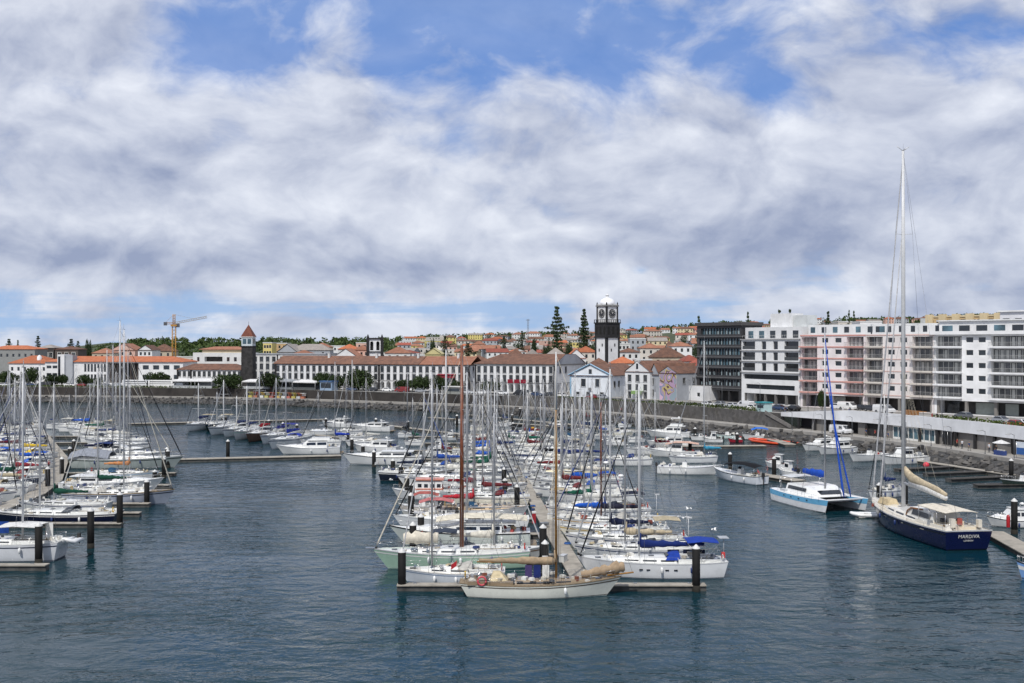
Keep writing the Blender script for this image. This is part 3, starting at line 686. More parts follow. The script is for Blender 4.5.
for i in range(12):
    a = math.pi * i / 6; TK.path([(1.15 * math.cos(a), -.07, 1.15 * math.sin(a)), (1.42 * math.cos(a), -.07, 1.42 * math.sin(a))], .06, 4, False)
TK.path([(0, -.09, 0), (.5, -.09, .42)], .08, 4, False); TK.path([(0, -.1, 0), (-.25, -.1, 1.15)], .06, 4, False); tkm = TK.mesh('numerals_and_hands')
for kx in range(4):
    w_ = kx * math.pi / 2; o = link('clock_face', clkm, mat('clock_black', (.04, .04, .045), .5), cs)
    o.location = (math.sin(w_) * (cw + .02), -math.cos(w_) * (cw + .02), h0 + 3.4); o.rotation_euler = (0, 0, w_); link('numerals_and_hands', tkm, FRAMEW, o)
    mb = MB(); mb.ring((0, -.06, 0), 1.66, .13, 'y', 24, 5); oo = mb.build('clock_rim', FRAMED, o)
mb = MB(); r = 3.0; prof = [(r, h1 + .95)] + [(r * math.cos(a), h1 + 1.1 + 2.3 * math.sin(a)) for a in [0, .25, .5, .75, 1.0, 1.25]] + [(.5, h1 + 3.45)]
mb.lathe((0, 0, 0), prof, 24); dm = mb.build('dome', wallp('eceef2', .1), root)
mb = MB(); mb.lathe((0, 0, h1 + 3.4), [(.75, 0), (.7, .15), (.55, .2), (.55, .8), (.8, .85), (.6, 1.1), (.15, 1.3), (.1, 1.6), (.02, 1.9)], 12); mb.build('cupola', WHITE, dm)

# --- pediment house, gabled house, mural house
A = PX(570, 338); B = PX(611, 331); Wd = (B - A).to_2d().length
fr = [(Wd * .33 - .7, Wd * .33 + .7, 3.3, 5.7, 'win'), (Wd * .68 - .7, Wd * .68 + .7, 3.3, 5.7, 'win')] + [(Wd * q_ - .5, Wd * q_ + .5, .7, 1.5, 'win') for q_ in (.2, .45, .78)]
g = Building('pediment_house', 'pale blue-white gabled hall with blue trim and triangular pediment at the waterfront', 'house', A, B, 27, TOWN, 6.9, BLUEW, front=fr, right=row(1, 8, 2, 1.2, 3, 2), style='stonew', frame=FRAMED)
BT = plain('8fb3cc', .6)
mb = MB(); roof_hip(mb, Wd, 27, 6.95, 3.5, .45, 'gable'); g.part('roof', mb, TILEB)
mb = MB(); mb.poly([(0, 0, 6.9), (Wd, 0, 6.9), (Wd / 2, 0, 10.2)]); g.part('gable', mb, BLUEW)
mb = MB()
for s in (0, 1):
    xa = 0 if s == 0 else Wd; mb.path([(xa + (-.5 if s == 0 else .5), -.3, 6.95), (Wd / 2, -.3, 10.55)], .22, 4, False)
mb.bx(-.4, Wd + .4, -.35, -.003, 6.7, 6.95); mb.bx(0, .5, -.12, -.003, 0, 6.69); mb.bx(Wd - .5, Wd, -.12, -.003, 0, 6.69); g.part('blue_trim', mb, BT)
mb = MB(); mb.bx(Wd / 2 - .55, Wd / 2 + .55, -.08, -.003, 7.4, 8.9); f = g.part('window', mb, FRAMED); mb = MB(); mb.bx(Wd / 2 - .4, Wd / 2 + .4, -.11, -.09, 7.5, 8.8); mb.build('pane', GLASS, f)
mb = MB(); mb.bx(Wd * .47, Wd * .53, -.5, -.003, 2.2, 3.0); g.part('wall_lamp', mb, FRAMED)

A = PX(625, 327); B = PX(650, 320); Wd = (B - A).to_2d().length
g = Building('gabled_house', 'white three window wide gabled house with grey surrounds, between pediment hall and mural house', 'house', A, B, 22, TOWN, 8.4, WHITE,
             front=row(.3, Wd - .3, 3, 1.15, 5.3, 2) + row(.3, Wd - .3, 3, 1.15, 2.6, 1.8) + row(.3, Wd - .3, 3, 1.1, .1, 2.0), right=row(1, 20, 5, 1.1, 5, 1.8))
g.roof(TILEB, 3.3, 'gable', .25, dz=.02)
mb = MB(); mb.bx(Wd / 2 - .75, Wd / 2 + .75, -.1, .5, 8.6, 11.6); mb.bx(Wd / 2 - .95, Wd / 2 + .95, -.18, .6, 11.6, 11.8); tp = g.part('gable_block', mb, WHITE)
mb = MB(); mb.bx(Wd / 2 - .4, Wd / 2 + .4, -.16, -.103, 9.2, 10.9); mb.build('window', DGLASS, tp)
mb = MB(); mb.bx(Wd * .35, Wd * .75, -1.3, -.1, 2.35, 2.5); mb.bx(Wd * .35, Wd * .75, -1.3, -1.25, 1.5, 2.34); g.part('green_stall_awning', mb, cloth('8faf6f'))
A = PX(650, 322); B = PX(659, 318)
g = Building('grey_house', 'narrow grey rendered house squeezed between the gabled house and the mural house', 'house', A, B, 18, TOWN, 7.6, GREYW, front=row(.2, 2.6, 1, 1.0, 4.5, 1.8) + row(.2, 2.6, 1, 1.0, 1, 1.9)); g.roof(TILEB, 3.4, 'gable', .3, dz=.02)
A = PX(659, 317); B = PX(677, 312); Wd = (B - A).to_2d().length
mm = bpy.data.materials.new('abstract_mural'); mm.use_nodes = True; t = mm.node_tree; b = NB(t); pr = t.nodes['Principled BSDF']; tc = b.n('ShaderNodeTexCoord')
w1 = b.n('ShaderNodeTexNoise'); b.inp(w1.inputs['Vector'], b.map(tc.outputs['Object'], (.5, .5, .42), (3.3, 0, 1.2))); w1.inputs['Scale'].default_value = .75; w1.inputs['Detail'].default_value = .5; w1.inputs['Distortion'].default_value = .7
cr = b.n('ShaderNodeValToRGB'); cr.color_ramp.interpolation = 'CONSTANT'; b.inp(cr.inputs[0], w1.outputs[0])
for i, (ps, cc) in enumerate(((0, 'c4a6b8'), (.40, '7d88a6'), (.46, '9d8d9f'), (.51, 'b5a672'), (.56, '5f4a4e'), (.60, 'a98fa8'), (.66, '8897a0'))):
    e = cr.color_ramp.elements[i] if i < 2 else cr.color_ramp.elements.new(ps); e.position = ps; e.color = (*hexc(cc), 1)
t.links.new(cr.outputs[0], pr.inputs['Base Color']); pr.inputs['Roughness'].default_value = .9
g = Building('mural_house', 'narrow house whose gable wall carries a colourful abstract mural, left of the dark office block', 'house', A, B, 16, TOWN, 8.2, GREYW, right=row(1, 15, 3, 1, 5, 1.7))
mb = MB(); mb.poly([(.25, -.03, .1), (Wd - .25, -.03, .1), (Wd - .25, -.03, 8.2), (Wd / 2, -.03, 9.7), (.25, -.03, 8.2)]); g.part('mural', mb, mm)
g.roof(TILEB, 2.0, 'gable', .15, dz=.02)
A = PX(679, 330); B = PX(699, 324); Wd = (B - A).to_2d().length
g = Building('red_roof_house', 'tan stone house with pinkish red tiled roof right behind the mural house', 'house', A, B, 13, TOWN, 9.0, BEIGE, front=row(0, Wd, 2, 1.1, 5.6, 1.8)); g.roof(TILER, 3.3, 'hip', .4, dz=.02)
A = PX(683, 318); B = PX(703, 311); Wd = (B - A).to_2d().length
g = Building('low_annex', 'low white annex with one square window at the foot of the dark office block', 'house', A, B, 8, TOWN, 4.4, WHITE, front=[(Wd - 2.6, Wd - 1.3, 1.2, 2.4, 'win'), (1, 2, .1, 2.2, 'win')], style='plain')

# --- dark office block
LA = PX(697, 318); LB = PX(741, 303.5)
Wd = (LB - LA).to_2d().length
fr = []; H = 23.0
zr = [3.9 + i * 3.02 for i in range(6)]
for zz in zr: fr.append((.9 if zz < 18 else 1.6, Wd - .5, zz + .75, zz + 2.55, 'deep', .9))
fr += [(1.0, Wd - .6, .1, 3.2, 'deep', 3.5)]
DKP = mat('dark_office_panel', (.052, .052, .056), .6, var=.12)
g = Building('office_block', 'dark grey office block with six rows of bluish window bands', 'building', LA, LB, 9, TOWN, H, DKP, front=fr, left=[(1, 8, zz + .75, zz + 2.4, 'deep', .5) for zz in zr])
for zz in zr:
    mb = MB(); mb.bx(.7, Wd - .4, .55, .62, zz + .75, zz + 2.55); gl = g.part('window_band', mb, BLUEG if zz > 9 else GLASS)
    mb = MB(); n_ = 14
    for i in range(n_ + 1): mb.bx(.9 + (Wd - 1.5) * i / n_ - .05, .9 + (Wd - 1.5) * i / n_ + .05, .2, .54, zz + .75, zz + 2.55)
    mb.build('mullions', FRAMEB, gl)
    mb = MB()
    for i in range(1, 20, 2):
        if rnd.random() < .8: mb.bx(.9 + (Wd - 1.5) * i / 20 - .35, .9 + (Wd - 1.5) * i / 20 + .35, .5, .54, zz + .78, zz + rnd.uniform(1.5, 2.5))
    mb.build('blinds', plain('93a3a8', .8), gl)
g.band(22.3, 23.3, mat('office_fascia', (.07, .068, .068), .6), 'fascia', .5)
for zz in zr: g.band(zz - .08, zz + .25, mat('office_sill', (.11, .11, .112), .6), 'sill', .25)
for i in range(5):
    x_ = .8 + (Wd - 1.6) * i / 4; mb = MB(); mb.bx(x_ - .35, x_ + .35, .1, .8, .0, 3.2); g.part('column', mb, BASALT)

# --- white hotel with black strip windows
LA = PX(741.5, 303); LB = PX(799.6, 283.8); Wd = (LB - LA).to_2d().length
fr = []; zr = [9.3, 12.35, 15.4]
for zz in zr:
    fr += [(.4, Wd * .245, zz, zz + 2.2, 'deep', .8), (Wd * .36, Wd * .44, zz, zz + 2.2, 'deep', .4), (Wd * .56, Wd * .64, zz, zz + 2.2, 'deep', .4), (Wd * .75, Wd - .4, zz, zz + 2.2, 'deep', .8)]
fr += [(.6, Wd - .4, 6.9, 8.3, 'deep', .8), (Wd * .08, Wd * .92, 4.15, 5.45, 'deep', .4), (1.2, Wd - .6, .1, 2.9, 'deep', 4)]
g = Building('white_hotel', 'white modern hotel with black strip windows, between dark office block and pink balconied flats', 'building', LA, LB, 12, TOWN, 18.2, wallp('e4e5e6', .12), front=fr)
for o_ in fr[:-1]:
    mb = MB(); mb.bx(o_[0] + .02, o_[1] - .02, o_[5] - .06, o_[5] - .02, o_[2], o_[3]); gl = g.part('window_band', mb, DGLASS)
    if o_[1] - o_[0] > 4 and o_[2] > 9:
        mb = MB(); mb.bx(o_[0], o_[1], .02, .06, o_[2], o_[2] + .95); mb.build('balcony_glass', mat('smoke_glass', (.07, .075, .08), .15), gl)
for zz in (18.2, 15.05, 12.0, 8.85): g.band(zz - .12, zz + .12, mat('hotel_band', hexc('a8a8a8'), .6), 'ledge', .3)
for i in range(6):
    x_ = 1.2 + (Wd - 2.4) * i / 5; mb = MB(); mb.bx(x_ - .3, x_ + .3, .1, .7, .0, 2.9); g.part('column', mb, wallp('6f6e6d'))
mb = MB(); mb.bx(.3, Wd - .5, 1.2, 11.5, 18.34, 21.6); pent = g.part('penthouse', mb, WHITE)
for i in range(5):
    mb = MB(); x_ = 1.6 + i * 4.3; mb.bx(x_, x_ + 2.0, 1.14, 1.197, 18.6, 20.6); mb.build('window', BLUEG if i < 2 else GLASS, pent)
mb = MB(); mb.bx(Wd * .38, Wd * .72, 3, 8, 21.62, 25.4); g.part('rooftop_cube', mb, WHITE)
mb = MB(); mb.bx(Wd * .72 + .1, Wd * .72 + 5, 4, 8, 21.62, 24.8); g.part('rooftop_cube', mb, wallp('c8cccc'))
mb = MB(); 
for i in range(30): mb.tube((.3 + (Wd - .6) * i / 29, .1, 18.34), (.3 + (Wd - .6) * i / 29, .1, 19.3), .02, n=4)
mb.tube((.3, .1, 19.3), (Wd - .3, .1, 19.3), .03, n=4); g.part('railing', mb, FRAMEW)

# --- balconied apartment blocks
FGL = mat('balcony_door_glass', (.12, .125, .135), .15, var=.35, vs=.5, spec=.7)
def flats(name, label, A, B, D, bays, slab, wall, zs, H, group=None):
    """bays: (x0, x1, 'b' balcony / 'w' windows / 'p' plain) as fractions"""
    Wd = (B - A).to_2d().length; fr = []; n = len(zs)
    for a, c, k in bays:
        a *= Wd; c *= Wd
        for zz in zs:
            if k == 'b': fr.append((a + .12, c - .12, zz + .35, zz + 2.72, 'deep', 1.5))
            elif k[0] == 'w':
                m = int(k[1:]); fr += row(a, c, m, min(1.9, (c - a) / m * .66), zz + 1.2, 1.3)
    fr += [(.6, Wd - .6, .1, 3.3, 'deep', 4.0)]
    g = Building(name, label, 'building', A, B, D, TOWN, H, wall, front=fr, style='plain', frame=FRAMEW)
    for a, c, k in bays:
        if k != 'b': continue
        a *= Wd; c *= Wd
        for zz in zs:
            mb = MB(); mb.bx(a - .02, c + .02, -1.15, -.004, zz - .02, zz + .33); bal = g.part('balcony', mb, slab)
            mb = MB(); nn = max(4, int((c - a) / .28))
            for i in range(nn + 1): mb.bx(a + .05 + (c - a - .1) * i / nn - .018, a + .05 + (c - a - .1) * i / nn + .018, -1.1, -1.07, zz + .33, zz + 1.3)
            mb.bx(a, c, -1.12, -1.05, zz + 1.28, zz + 1.34); mb.bx(a, a + .04, -1.1, -.01, zz + 1.26, zz + 1.32); mb.bx(c - .04, c, -1.1, -.01, zz + 1.26, zz + 1.32)
            mb.build('railing', plain('a9a9a6', .5), bal)
            mb = MB(); m = max(2, int((c - a) / 1.25)); 
            mb.bx(a + .2, c - .2, 1.40, 1.44, zz + .4, zz + 2.6); gd = mb.build('glass_doors', FGL, bal)
            mb = MB()
            for i in range(m + 1): mb.bx(a + .2 + (c - a - .4) * i / m - .07, a + .2 + (c - a - .4) * i / m + .07, 1.3, 1.39, zz + .4, zz + 2.6)
            for i in range(m):
                if rnd.random() < .6: x_ = a + .2 + (c - a - .4) * (i + .5) / m; mb.bx(x_ - .35, x_ + .35, 1.33, 1.39, zz + .4, zz + 2.5)
            mb.build('door_frames_and_curtains', plain('b9bab8', .8), gd)
    for i in range(int(Wd / 5.5)):
        x_ = .8 + (Wd - 1.6) * i / (int(Wd / 5.5) - 1); mb = MB(); mb.bx(x_ - .3, x_ + .3, .1, .9, .0, 3.3); g.part('column', mb, wallp('86837f'))
    for i in range(int(Wd / 7)):
        x_ = 2 + i * 7; mb = MB(); mb.bx(x_, x_ + rnd.choice([3, 4.5]), 2.5, 2.6, .1, 2.9); g.part('shop_front', mb, rnd.choice([GLASS, BLUEG, plain('8d9490'), DGLASS]))
    return g
def line(px0, px1, a=(800, 283.5), b_=(1024, 238.5)):
    Pa, Pb = PX(*a), PX(*b_); out = []
    for px in (px0, px1):
        s = (px - 512) / F; t = (s * Pa.y - Pa.x) / ((Pb.x - Pa.x) - s * (Pb.y - Pa.y)); out.append(Pa.lerp(Pb, t))
    return out
zs5 = [3.85 + i * 3.03 for i in range(5)]
A, B = line(800.5, 865)
g = flats('apartment_block', 'pink and white five storey flats with salmon balcony slabs, left half of the balconied row', A, B, 14, [(.01, .275, 'b'), (.29, .70, 'w2'), (.72, .985, 'b')], SALMON, wallp('e6dfe0', .12), zs5, 19.4)
for zz in zs5 + [19.0]: g.band(zz - .05, zz + .28, SALMON, 'salmon_ledge', .12)
mb = MB(); mb.bx(.5, g.W - .2, 3, 13, 19.42, 22.0); up = g.part('setback_storey', mb, WHITE)
for i in range(7): mb = MB(); mb.bx(1.2 + i * 3.4, 2.6 + i * 3.4, 2.94, 2.997, 19.9, 21.4); mb.build('window', GLASS if i % 2 else BLUEG, up)
A, B = line(865.3, 934)
g = flats('apartment_block', 'off-white five storey flats with pale pink ledges, middle of the balconied row', A, B, 14, [(.01, .27, 'b'), (.30, .66, 'w2'), (.69, .99, 'b')], OFFW, wallp('e2dcda', .12), zs5, 19.4)
for zz in zs5[0:] + [19.0]: g.band(zz + .0, zz + .20, wallp('d8b9b0', .1), 'pale_ledge', .10)
mb = MB(); mb.bx(.2, g.W - .2, 3, 13, 19.42, 22.0); up = g.part('setback_storey', mb, WHITE)
for i in range(7): mb = MB(); mb.bx(1.2 + i * 3.2, 2.3 + i * 3.2, 2.94, 2.997, 19.9, 21.4); mb.build('window', GLASS, up)
A, B = line(934.3, 1062)
g = flats('apartment_block', 'bright white five storey flats with long balconies at the right edge', A, B, 14, [(.005, .235, 'b'), (.25, .34, 'w1'), (.35, .44, 'w1'), (.46, .74, 'b'), (.76, .99, 'b')], wallp('ecedee', .08), wallp('ecedee', .10), zs5, 19.4)
mb = MB(); mb.bx(.2, g.W - .2, 2, 13, 19.42, 22.3); up = g.part('setback_storey', mb, WHITE)
for i in range(9): mb = MB(); mb.bx(1.0 + i * 4.2, 3.6 + i * 4.2, 1.94, 1.997, 19.9, 21.3); mb.build('window', GLASS if i % 3 else BLUEG, up)
g.band(19.1, 19.9, wallp('ecedee', .1), 'parapet', .9)
mb = MB(); mb.bx(-.3, g.W + .3, 1.5, 13.5, 22.32, 22.6); g.part('roof_slab', mb, WHITE)
# buildings behind the flats
A, B = line(905, 1000); n_ = (B - A).normalized(); pn = Vector((-n_.y, n_.x, 0)) * 22; pn = pn if pn.x > 0 else -pn
A = PX(927, 292); B = PX(1003, 272); Wd = (B - A).to_2d().length
g = Building('tan_apartments', 'tan ochre apartment building rising behind the white flats at right', 'building', A, B, 12, TOWN, 24.4, wallp('cdb58c', .2), front=row(0, Wd, 9, 2.0, 20.9, 2.6, 'deep', .8), style='plain')
g.band(24.2, 24.6, CREAM, 'parapet', .2)
for i in range(6): mb = MB(); mb.bx(i * Wd / 5.5, i * Wd / 5.5 + 2.2, -.7, -.003, 19, 25.0); g.part('projecting_bay', mb, wallp('d8c6a0', .2))
A = PX(1000, 268); B = PX(1050, 258); Wd = (B - A).to_2d().length
g = Building('white_rooftop_building', 'white flat-roofed building with two dark windows above the right end of the flats', 'building', A, B, 10, TOWN, 25.3, wallp('dfe0e4', .1), front=row(0, Wd, 4, 1.8, 22.3, 1.1), style='plain')
g.band(25.0, 25.4, WHITE, 'cornice', .5)

PALEY = wallp('c4bb8c')
# --- hand-placed houses of the old town
def house(px0, px1, D, pyE, pyR, wall, tile, label, kind='hip', dep=10, base=None, nw=3, rows_=2, cat='house', rz=0.0, name='house'):
    A = PX(px0, D + rz); B = PX(px1, D - rz); Wd = (B - A).to_2d().length
    zb = (terr(A.x, D) - .3) if base is None else base; H = ZH(pyE, D) - zb
    fr = []
    for r_ in range(rows_):
        zz = H - 2.6 - r_ * 3.0
        if zz > .2: fr += row(.3, Wd - .3, nw, 1.1, zz, 1.6)
    g = Building(name, label, cat, A, B, dep, zb, H, wall, front=fr, style='plain', flat=(tile is None), frame=FRAMEW)
    if tile is not None: g.roof(tile, max(.6, ZH(pyR, D) - ZH(pyE, D)), kind, .35, dz=.02)
    else: g.band(H - .1, H + .35, WHITE2, 'parapet', .12)
    return g
for a in [
    (263, 272, 520, 343, 341, YELW, None, 'small yellow block just right of the stone tower spire, above the long roofs'),
    (272, 287, 540, 343.5, 341, TANW, None, 'plain tan box building beside the small yellow block'),
    (277, 297, 500, 352, 344, GREYW, TILEG, 'grey gabled shed below the tan box building', 'gable', 22),
    (290, 330, 510, 350, 344, GREYW, TILEG, 'long grey roofed house in the middle of the left hillside'),
    (292, 312, 480, 354, 350, BEIGE, TILEP, 'beige house with orange roof in front of the long grey roofed house'),
    (312, 330, 560, 347, 342.5, CREAM, TILEP, 'cream house with orange roof behind the long grey roofed house'),
    (325, 345, 600, 346, 342, WHITE, None, 'white cube house left of the orange roofed pair on the left hillside'),
    (338, 358, 520, 349, 344, WHITE2, TILEO, 'house with bright orange roof just left of the black and white church tower'),
    (335, 356, 470, 356, 348.5, WHITE, TILEP, 'white gabled house facing the bay left of the church tower', 'gable', 20),
    (354, 369, 490, 350, 345, PINKW, TILEP, 'pinkish stone house touching the church tower on its left'),
    (356, 374, 560, 343, 340, PINKW, None, 'pale pink block behind the church tower'),
    (385, 410, 470, 353, 347, WHITE2, TILEP, 'white house with tan gable just right of the church tower', 'hip'),
    (425, 441, 440, 354, 348, PALEY, PALEY, 'pale yellow barn-like hall with rounded gable above the orange roof section', 'gable', 18),
    (466, 490, 430, 361, 355, WHITE2, TILEB, 'white house with low brown roof behind the gap between the two arcaded blocks'),
    (508, 524, 450, 356, 348, WHITE2, TILEB, 'white house with dark green framed front above the second arcaded block'),
    (524, 541, 455, 356, 349, OFFW, TILEG, 'grey roofed off-white house above the second arcaded block'),
    (547, 565, 440, 355, 347.5, WHITE, TILEG, 'white cottage with grey roof right below the tall flat-topped conifer'),
    (567, 586, 430, 358, 349, WHITE, TILEO, 'white gabled cottage with orange roof left of the clock tower', 'gable', 14),
    (576, 597, 450, 352, 346, OFFW, TILEO, 'off-white double cottage with bright orange roof touching the clock tower on its left'),
    (612, 636, 372, 363, 356.5, WHITE2, TILEO, 'white villa with bright orange hipped roof at the foot of the clock tower, right side'),
    (588, 612, 372, 366, 358, WHITE2, TILEB, 'low dark roofed house directly in front of the clock tower'),
    (636, 652, 366, 360, 353, BEIGE, None, 'plain weathered beige blank-walled building right of the orange hipped roof'),
    (652, 686, 385, 357, 347.5, BEIGE, TILEB, 'wide building with big brown weathered roof between beige block and dark office block'),
    (668, 688, 355, 366, 361, GREYW, TILER, 'low grey building with red topped parapet below the big brown roof'),
    (683, 700, 365, 361, 355, OFFW, TILER, 'house with red roof half hidden by the dark office block'),
    (620, 640, 440, 352, 348, WHITE2, TILEB, 'white row house with brown roof behind the orange hipped villa'),
    (640, 662, 470, 348, 343, OFFW, TILEP, 'off-white house behind the beige block'),
    (672, 692, 450, 346, 341.5, WHITE, TILEP, 'white house with orange roof left of the dark office block top'),
    (618, 630, 520, 344, 331, WHITE2, None, 'tall pale concrete building immediately right of the clock tower balcony'),
    (630, 646, 560, 339, 333, GREYW, None, 'grey flat block on the hill right of the clock tower'),
    (110, 135, 520, 350, 343.5, PINKW, TILEP, 'rose coloured house below the green slope at left', 'gable', 14),
    (92, 112, 500, 353, 348, BEIGE, TILEP, 'beige house with orange roof left of the green slope'),
    (138, 152, 500, 350, 345, WHITE, TILEB, 'white two gabled house below the wooded hill left of the crane', 'gable', 12),
    (150, 172, 520, 351, 344, BEIGE, TILEB, 'brown roofed stone house left of the crane mast'),
    (174, 196, 500, 357, 350, OFFW, None, 'flat-topped concrete frame building right of the crane mast'),
    (786, 803, 420, 322, 317, WHITE, None, 'white cube house seen above the hotel roof right of the rooftop cubes'),
    (860, 882, 420, 322, 318, WHITE, None, 'white cube house seen above the pink flats'),
    (838, 856, 480, 322, 319.5, OFFW, None, 'off-white flat house above the pink flats, left of the white cube'),
    (718, 742, 470, 323, 319, PINKW, None, 'pinkish roof house above the dark office block')]:
    house(*a)

# --- hillside houses: rows climbing behind the old town, each one its own
hr = random.Random(21)
walls = [WHITE, WHITE, WHITE2, WHITE2, OFFW, CREAM, PINKW, GREYW, YELW, OFFW]
wn = {WHITE: 'white', WHITE2: 'white', OFFW: 'off-white', CREAM: 'cream', PINKW: 'pink', GREYW: 'grey', YELW: 'yellow'}
tiles = [TILEO, TILEP, TILEP, TILEB, TILER, TILEG]
tn = {TILEO: 'bright orange', TILEP: 'faded orange', TILEB: 'brown', TILER: 'red', TILEG: 'grey'}
ordn = ['first', 'second', 'third', 'fourth', 'fifth', 'sixth', 'seventh', 'eighth', 'ninth', 'tenth', 'eleventh', 'twelfth', 'thirteenth', 'fourteenth', 'fifteenth', 'sixteenth', 'seventeenth', 'eighteenth', 'nineteenth', 'twentieth',
        'twenty-first', 'twenty-second', 'twenty-third', 'twenty-fourth', 'twenty-fifth', 'twenty-sixth', 'twenty-seventh', 'twenty-eighth', 'twenty-ninth', 'thirtieth', 'thirty-first', 'thirty-second', 'thirty-third', 'thirty-fourth', 'thirty-fifth', 'thirty-sixth', 'thirty-seventh', 'thirty-eighth', 'thirty-ninth', 'fortieth']
WINS = {}
rowsY = [(490, 385, 600, 'lowest'), (560, 388, 690, 'second lowest'), (650, 300, 705, 'third lowest'), (705, 395, 720, 'lower middle'), (760, 390, 760, 'middle'), (825, 398, 760, 'upper middle'), (900, 395, 1000, 'third highest'), (1080, 400, 1024, 'second highest'), (1290, 405, 1024, 'highest')]
for D0, pa, pb, rn in rowsY:
    px = pa; cnt = 0
    while px < pb:
        D = D0 * hr.uniform(.94, 1.06); w = hr.uniform(8, 15) * (1.25 if D0 > 1000 else 1); wp = w * F / D
        if hr.random() < .9 and cnt < 40:
            X = (px - 512) / F * D; zb = terr(X + w / 2, D) - .8; H = hr.choice([3.8, 4.6, 5.5, 6.2, 7.5]) + .8; Dp = hr.uniform(8, 11); flat = hr.random() < .16
            wl = hr.choice(walls); tl = hr.choice(tiles) if not flat else None
            lab = f"{wn[wl]} house with {tn[tl] if tl else 'flat'} roof, {ordn[cnt]} from left in the {rn} hillside row"
            root = empty('hillside_house', (X, D, zb), hr.uniform(-.5, .5), lab, 'house', 'houses climbing the hillside behind the old town'); cnt += 1
            mb = MB(); mb.bx(0, w, 0, Dp, 0, H); gable = hr.random() < .5; rh = hr.uniform(1.5, 2.6)
            if not flat and gable:
                if w >= Dp: mb.poly([(.001, 0, H), (.001, Dp, H), (.001, Dp / 2, H + rh - .1)]); mb.poly([(w - .001, 0, H), (w - .001, Dp, H), (w - .001, Dp / 2, H + rh - .1)])
                else: mb.poly([(0, .001, H), (w, .001, H), (w / 2, .001, H + rh - .1)])
            mb.build('wall', wl, root)
            mb = MB()
            if flat: mb.bx(-.15, w + .15, -.15, Dp + .15, H + .01, H + .35)
            else: roof_hip(mb, w, Dp, H + .02, rh, .35, 'gable' if gable else 'hip')
            mb.build('roof', tl if tl else WHITE2, root)
            nwn = max(2, int(w / 3)); 
            if 'm' not in WINS: q_ = MB(); q_.bx(-.55, .55, -.05, -.003, 0, 1.4); WINS['m'] = q_.mesh('window')
            for r_ in range(2 if H > 6 else 1):
                for i in range(nwn):
                    o = link('window', WINS['m'], GLASS, root); o.location = (w * (i + .5) / nwn, 0, H - 2.2 - 2.9 * r_)
        px += wp * hr.uniform(.95, 1.3)

# --- tower crane
p = PX(174, 470); zb = terr(p.x, p.y); root = empty('tower_crane', (p.x, p.y, zb), R(12), 'yellow tower crane with grey counterweights above the orange hotel roof', 'crane')
zt = ZH(317, 470) - zb; YEL = mat('crane_yellow', hexc('b98a3c'), .5); mb = MB()
def truss(mb, a, b_, s, n, r=.09):
    a, b_ = Vector(a), Vector(b_); t_ = (b_ - a).normalized(); up = Vector((0, 0, 1)) if abs(t_.z) < .9 else Vector((1, 0, 0)); e = t_.cross(up).normalized() * s / 2; f_ = t_.cross(e).normalized() * s / 2
    cs = [e + f_, e - f_, -e - f_, -e + f_]
    for c_ in cs: mb.tube(a + c_, b_ + c_, r, n=4)
    for i in range(n):
        q0, q1 = a.lerp(b_, i / n), a.lerp(b_, (i + 1) / n)
        for k in range(4): mb.tube(q0 + cs[k], q1 + cs[(k + 1) % 4], r * .6, n=3)
truss(mb, (0, 0, 0), (0, 0, zt - 3.5), 1.5, 16, .14); mb.build('mast', YEL, root)
mb = MB(); truss(mb, (0, 0, zt - 3.4), (0, 0, zt + 1.2), .9, 4, .12); mb.bx(-1.3, 1.3, -1.3, 1.3, zt - 4.2, zt - 3.4); mb.build('slewing_head', YEL, root)
mb = MB(); truss(mb, (0, 0, zt - 2.8), (14.2, 0, zt + .1), .8, 14, .08); mb.tube((0, 0, zt + 1.2), (9, 0, zt - .9), .05, n=3); mb.build('jib', plain('b5ab97'), root)
mb = MB(); truss(mb, (0, 0, zt - 2.8), (-3.9, 0, zt - 2.8), .8, 5, .08); mb.tube((0, 0, zt + 1.2), (-3.6, 0, zt - 2.4), .05, n=3); mb.build('counter_jib', YEL, root)
mb = MB(); mb.bx(-4.4, -3.0, -.6, .6, zt - 3.8, zt - 2.3); mb.build('counterweight', plain('565a60'), root)
mb = MB(); mb.bx(.8, 2.4, -1.0, .6, zt - 4.6, zt - 3.0); mb.build('cab', plain('565a60'), root)
p = PX(528, 760); zb = terr(p.x, p.y); root = empty('radio_mast', (p.x, p.y, zb), 0, 'thin lattice radio mast left of the flat-topped conifer', 'mast'); mb = MB(); truss(mb, (0, 0, 0), (0, 0, ZH(319, 760) - zb), 1.0, 14, .1); mb.build('lattice', plain('6d6f72'), root)
mb = MB(); mb.ring((0, 0, ZH(320, 760) - zb), 1.5, .12, 'z', 10, 4); mb.build('antenna_ring', plain('6d6f72'), root)

# ------------------------------------------------------------------ trees
def leaf_cloud(mb, c, r, n, s, rg, flat=1.0):
    for _ in range(n):
        while True:
            v_ = Vector((rg.uniform(-1, 1), rg.uniform(-1, 1), rg.uniform(-1, 1)))
            if v_.length <= 1: break
        v_ *= (.55 + .45 * rg.random()) / max(v_.length, .3) if rg.random() < .7 else 1
        p = Vector(c) + Vector((v_.x * r[0], v_.y * r[1], v_.z * r[2]))
        a = Vector((rg.uniform(-1, 1), rg.uniform(-1, 1), rg.uniform(-.5, 1) * flat)).normalized(); b2 = a.cross(Vector((rg.uniform(-1, 1), rg.uniform(-1, 1), rg.uniform(-1, 1)))).normalized(); c2 = a.cross(b2)
        k = s * rg.uniform(.6, 1.4)
        mb.add([p + b2 * k, p + c2 * k * .7, p - b2 * k, p - c2 * k * .7], [(0, 1, 2, 3)])
TP = {}
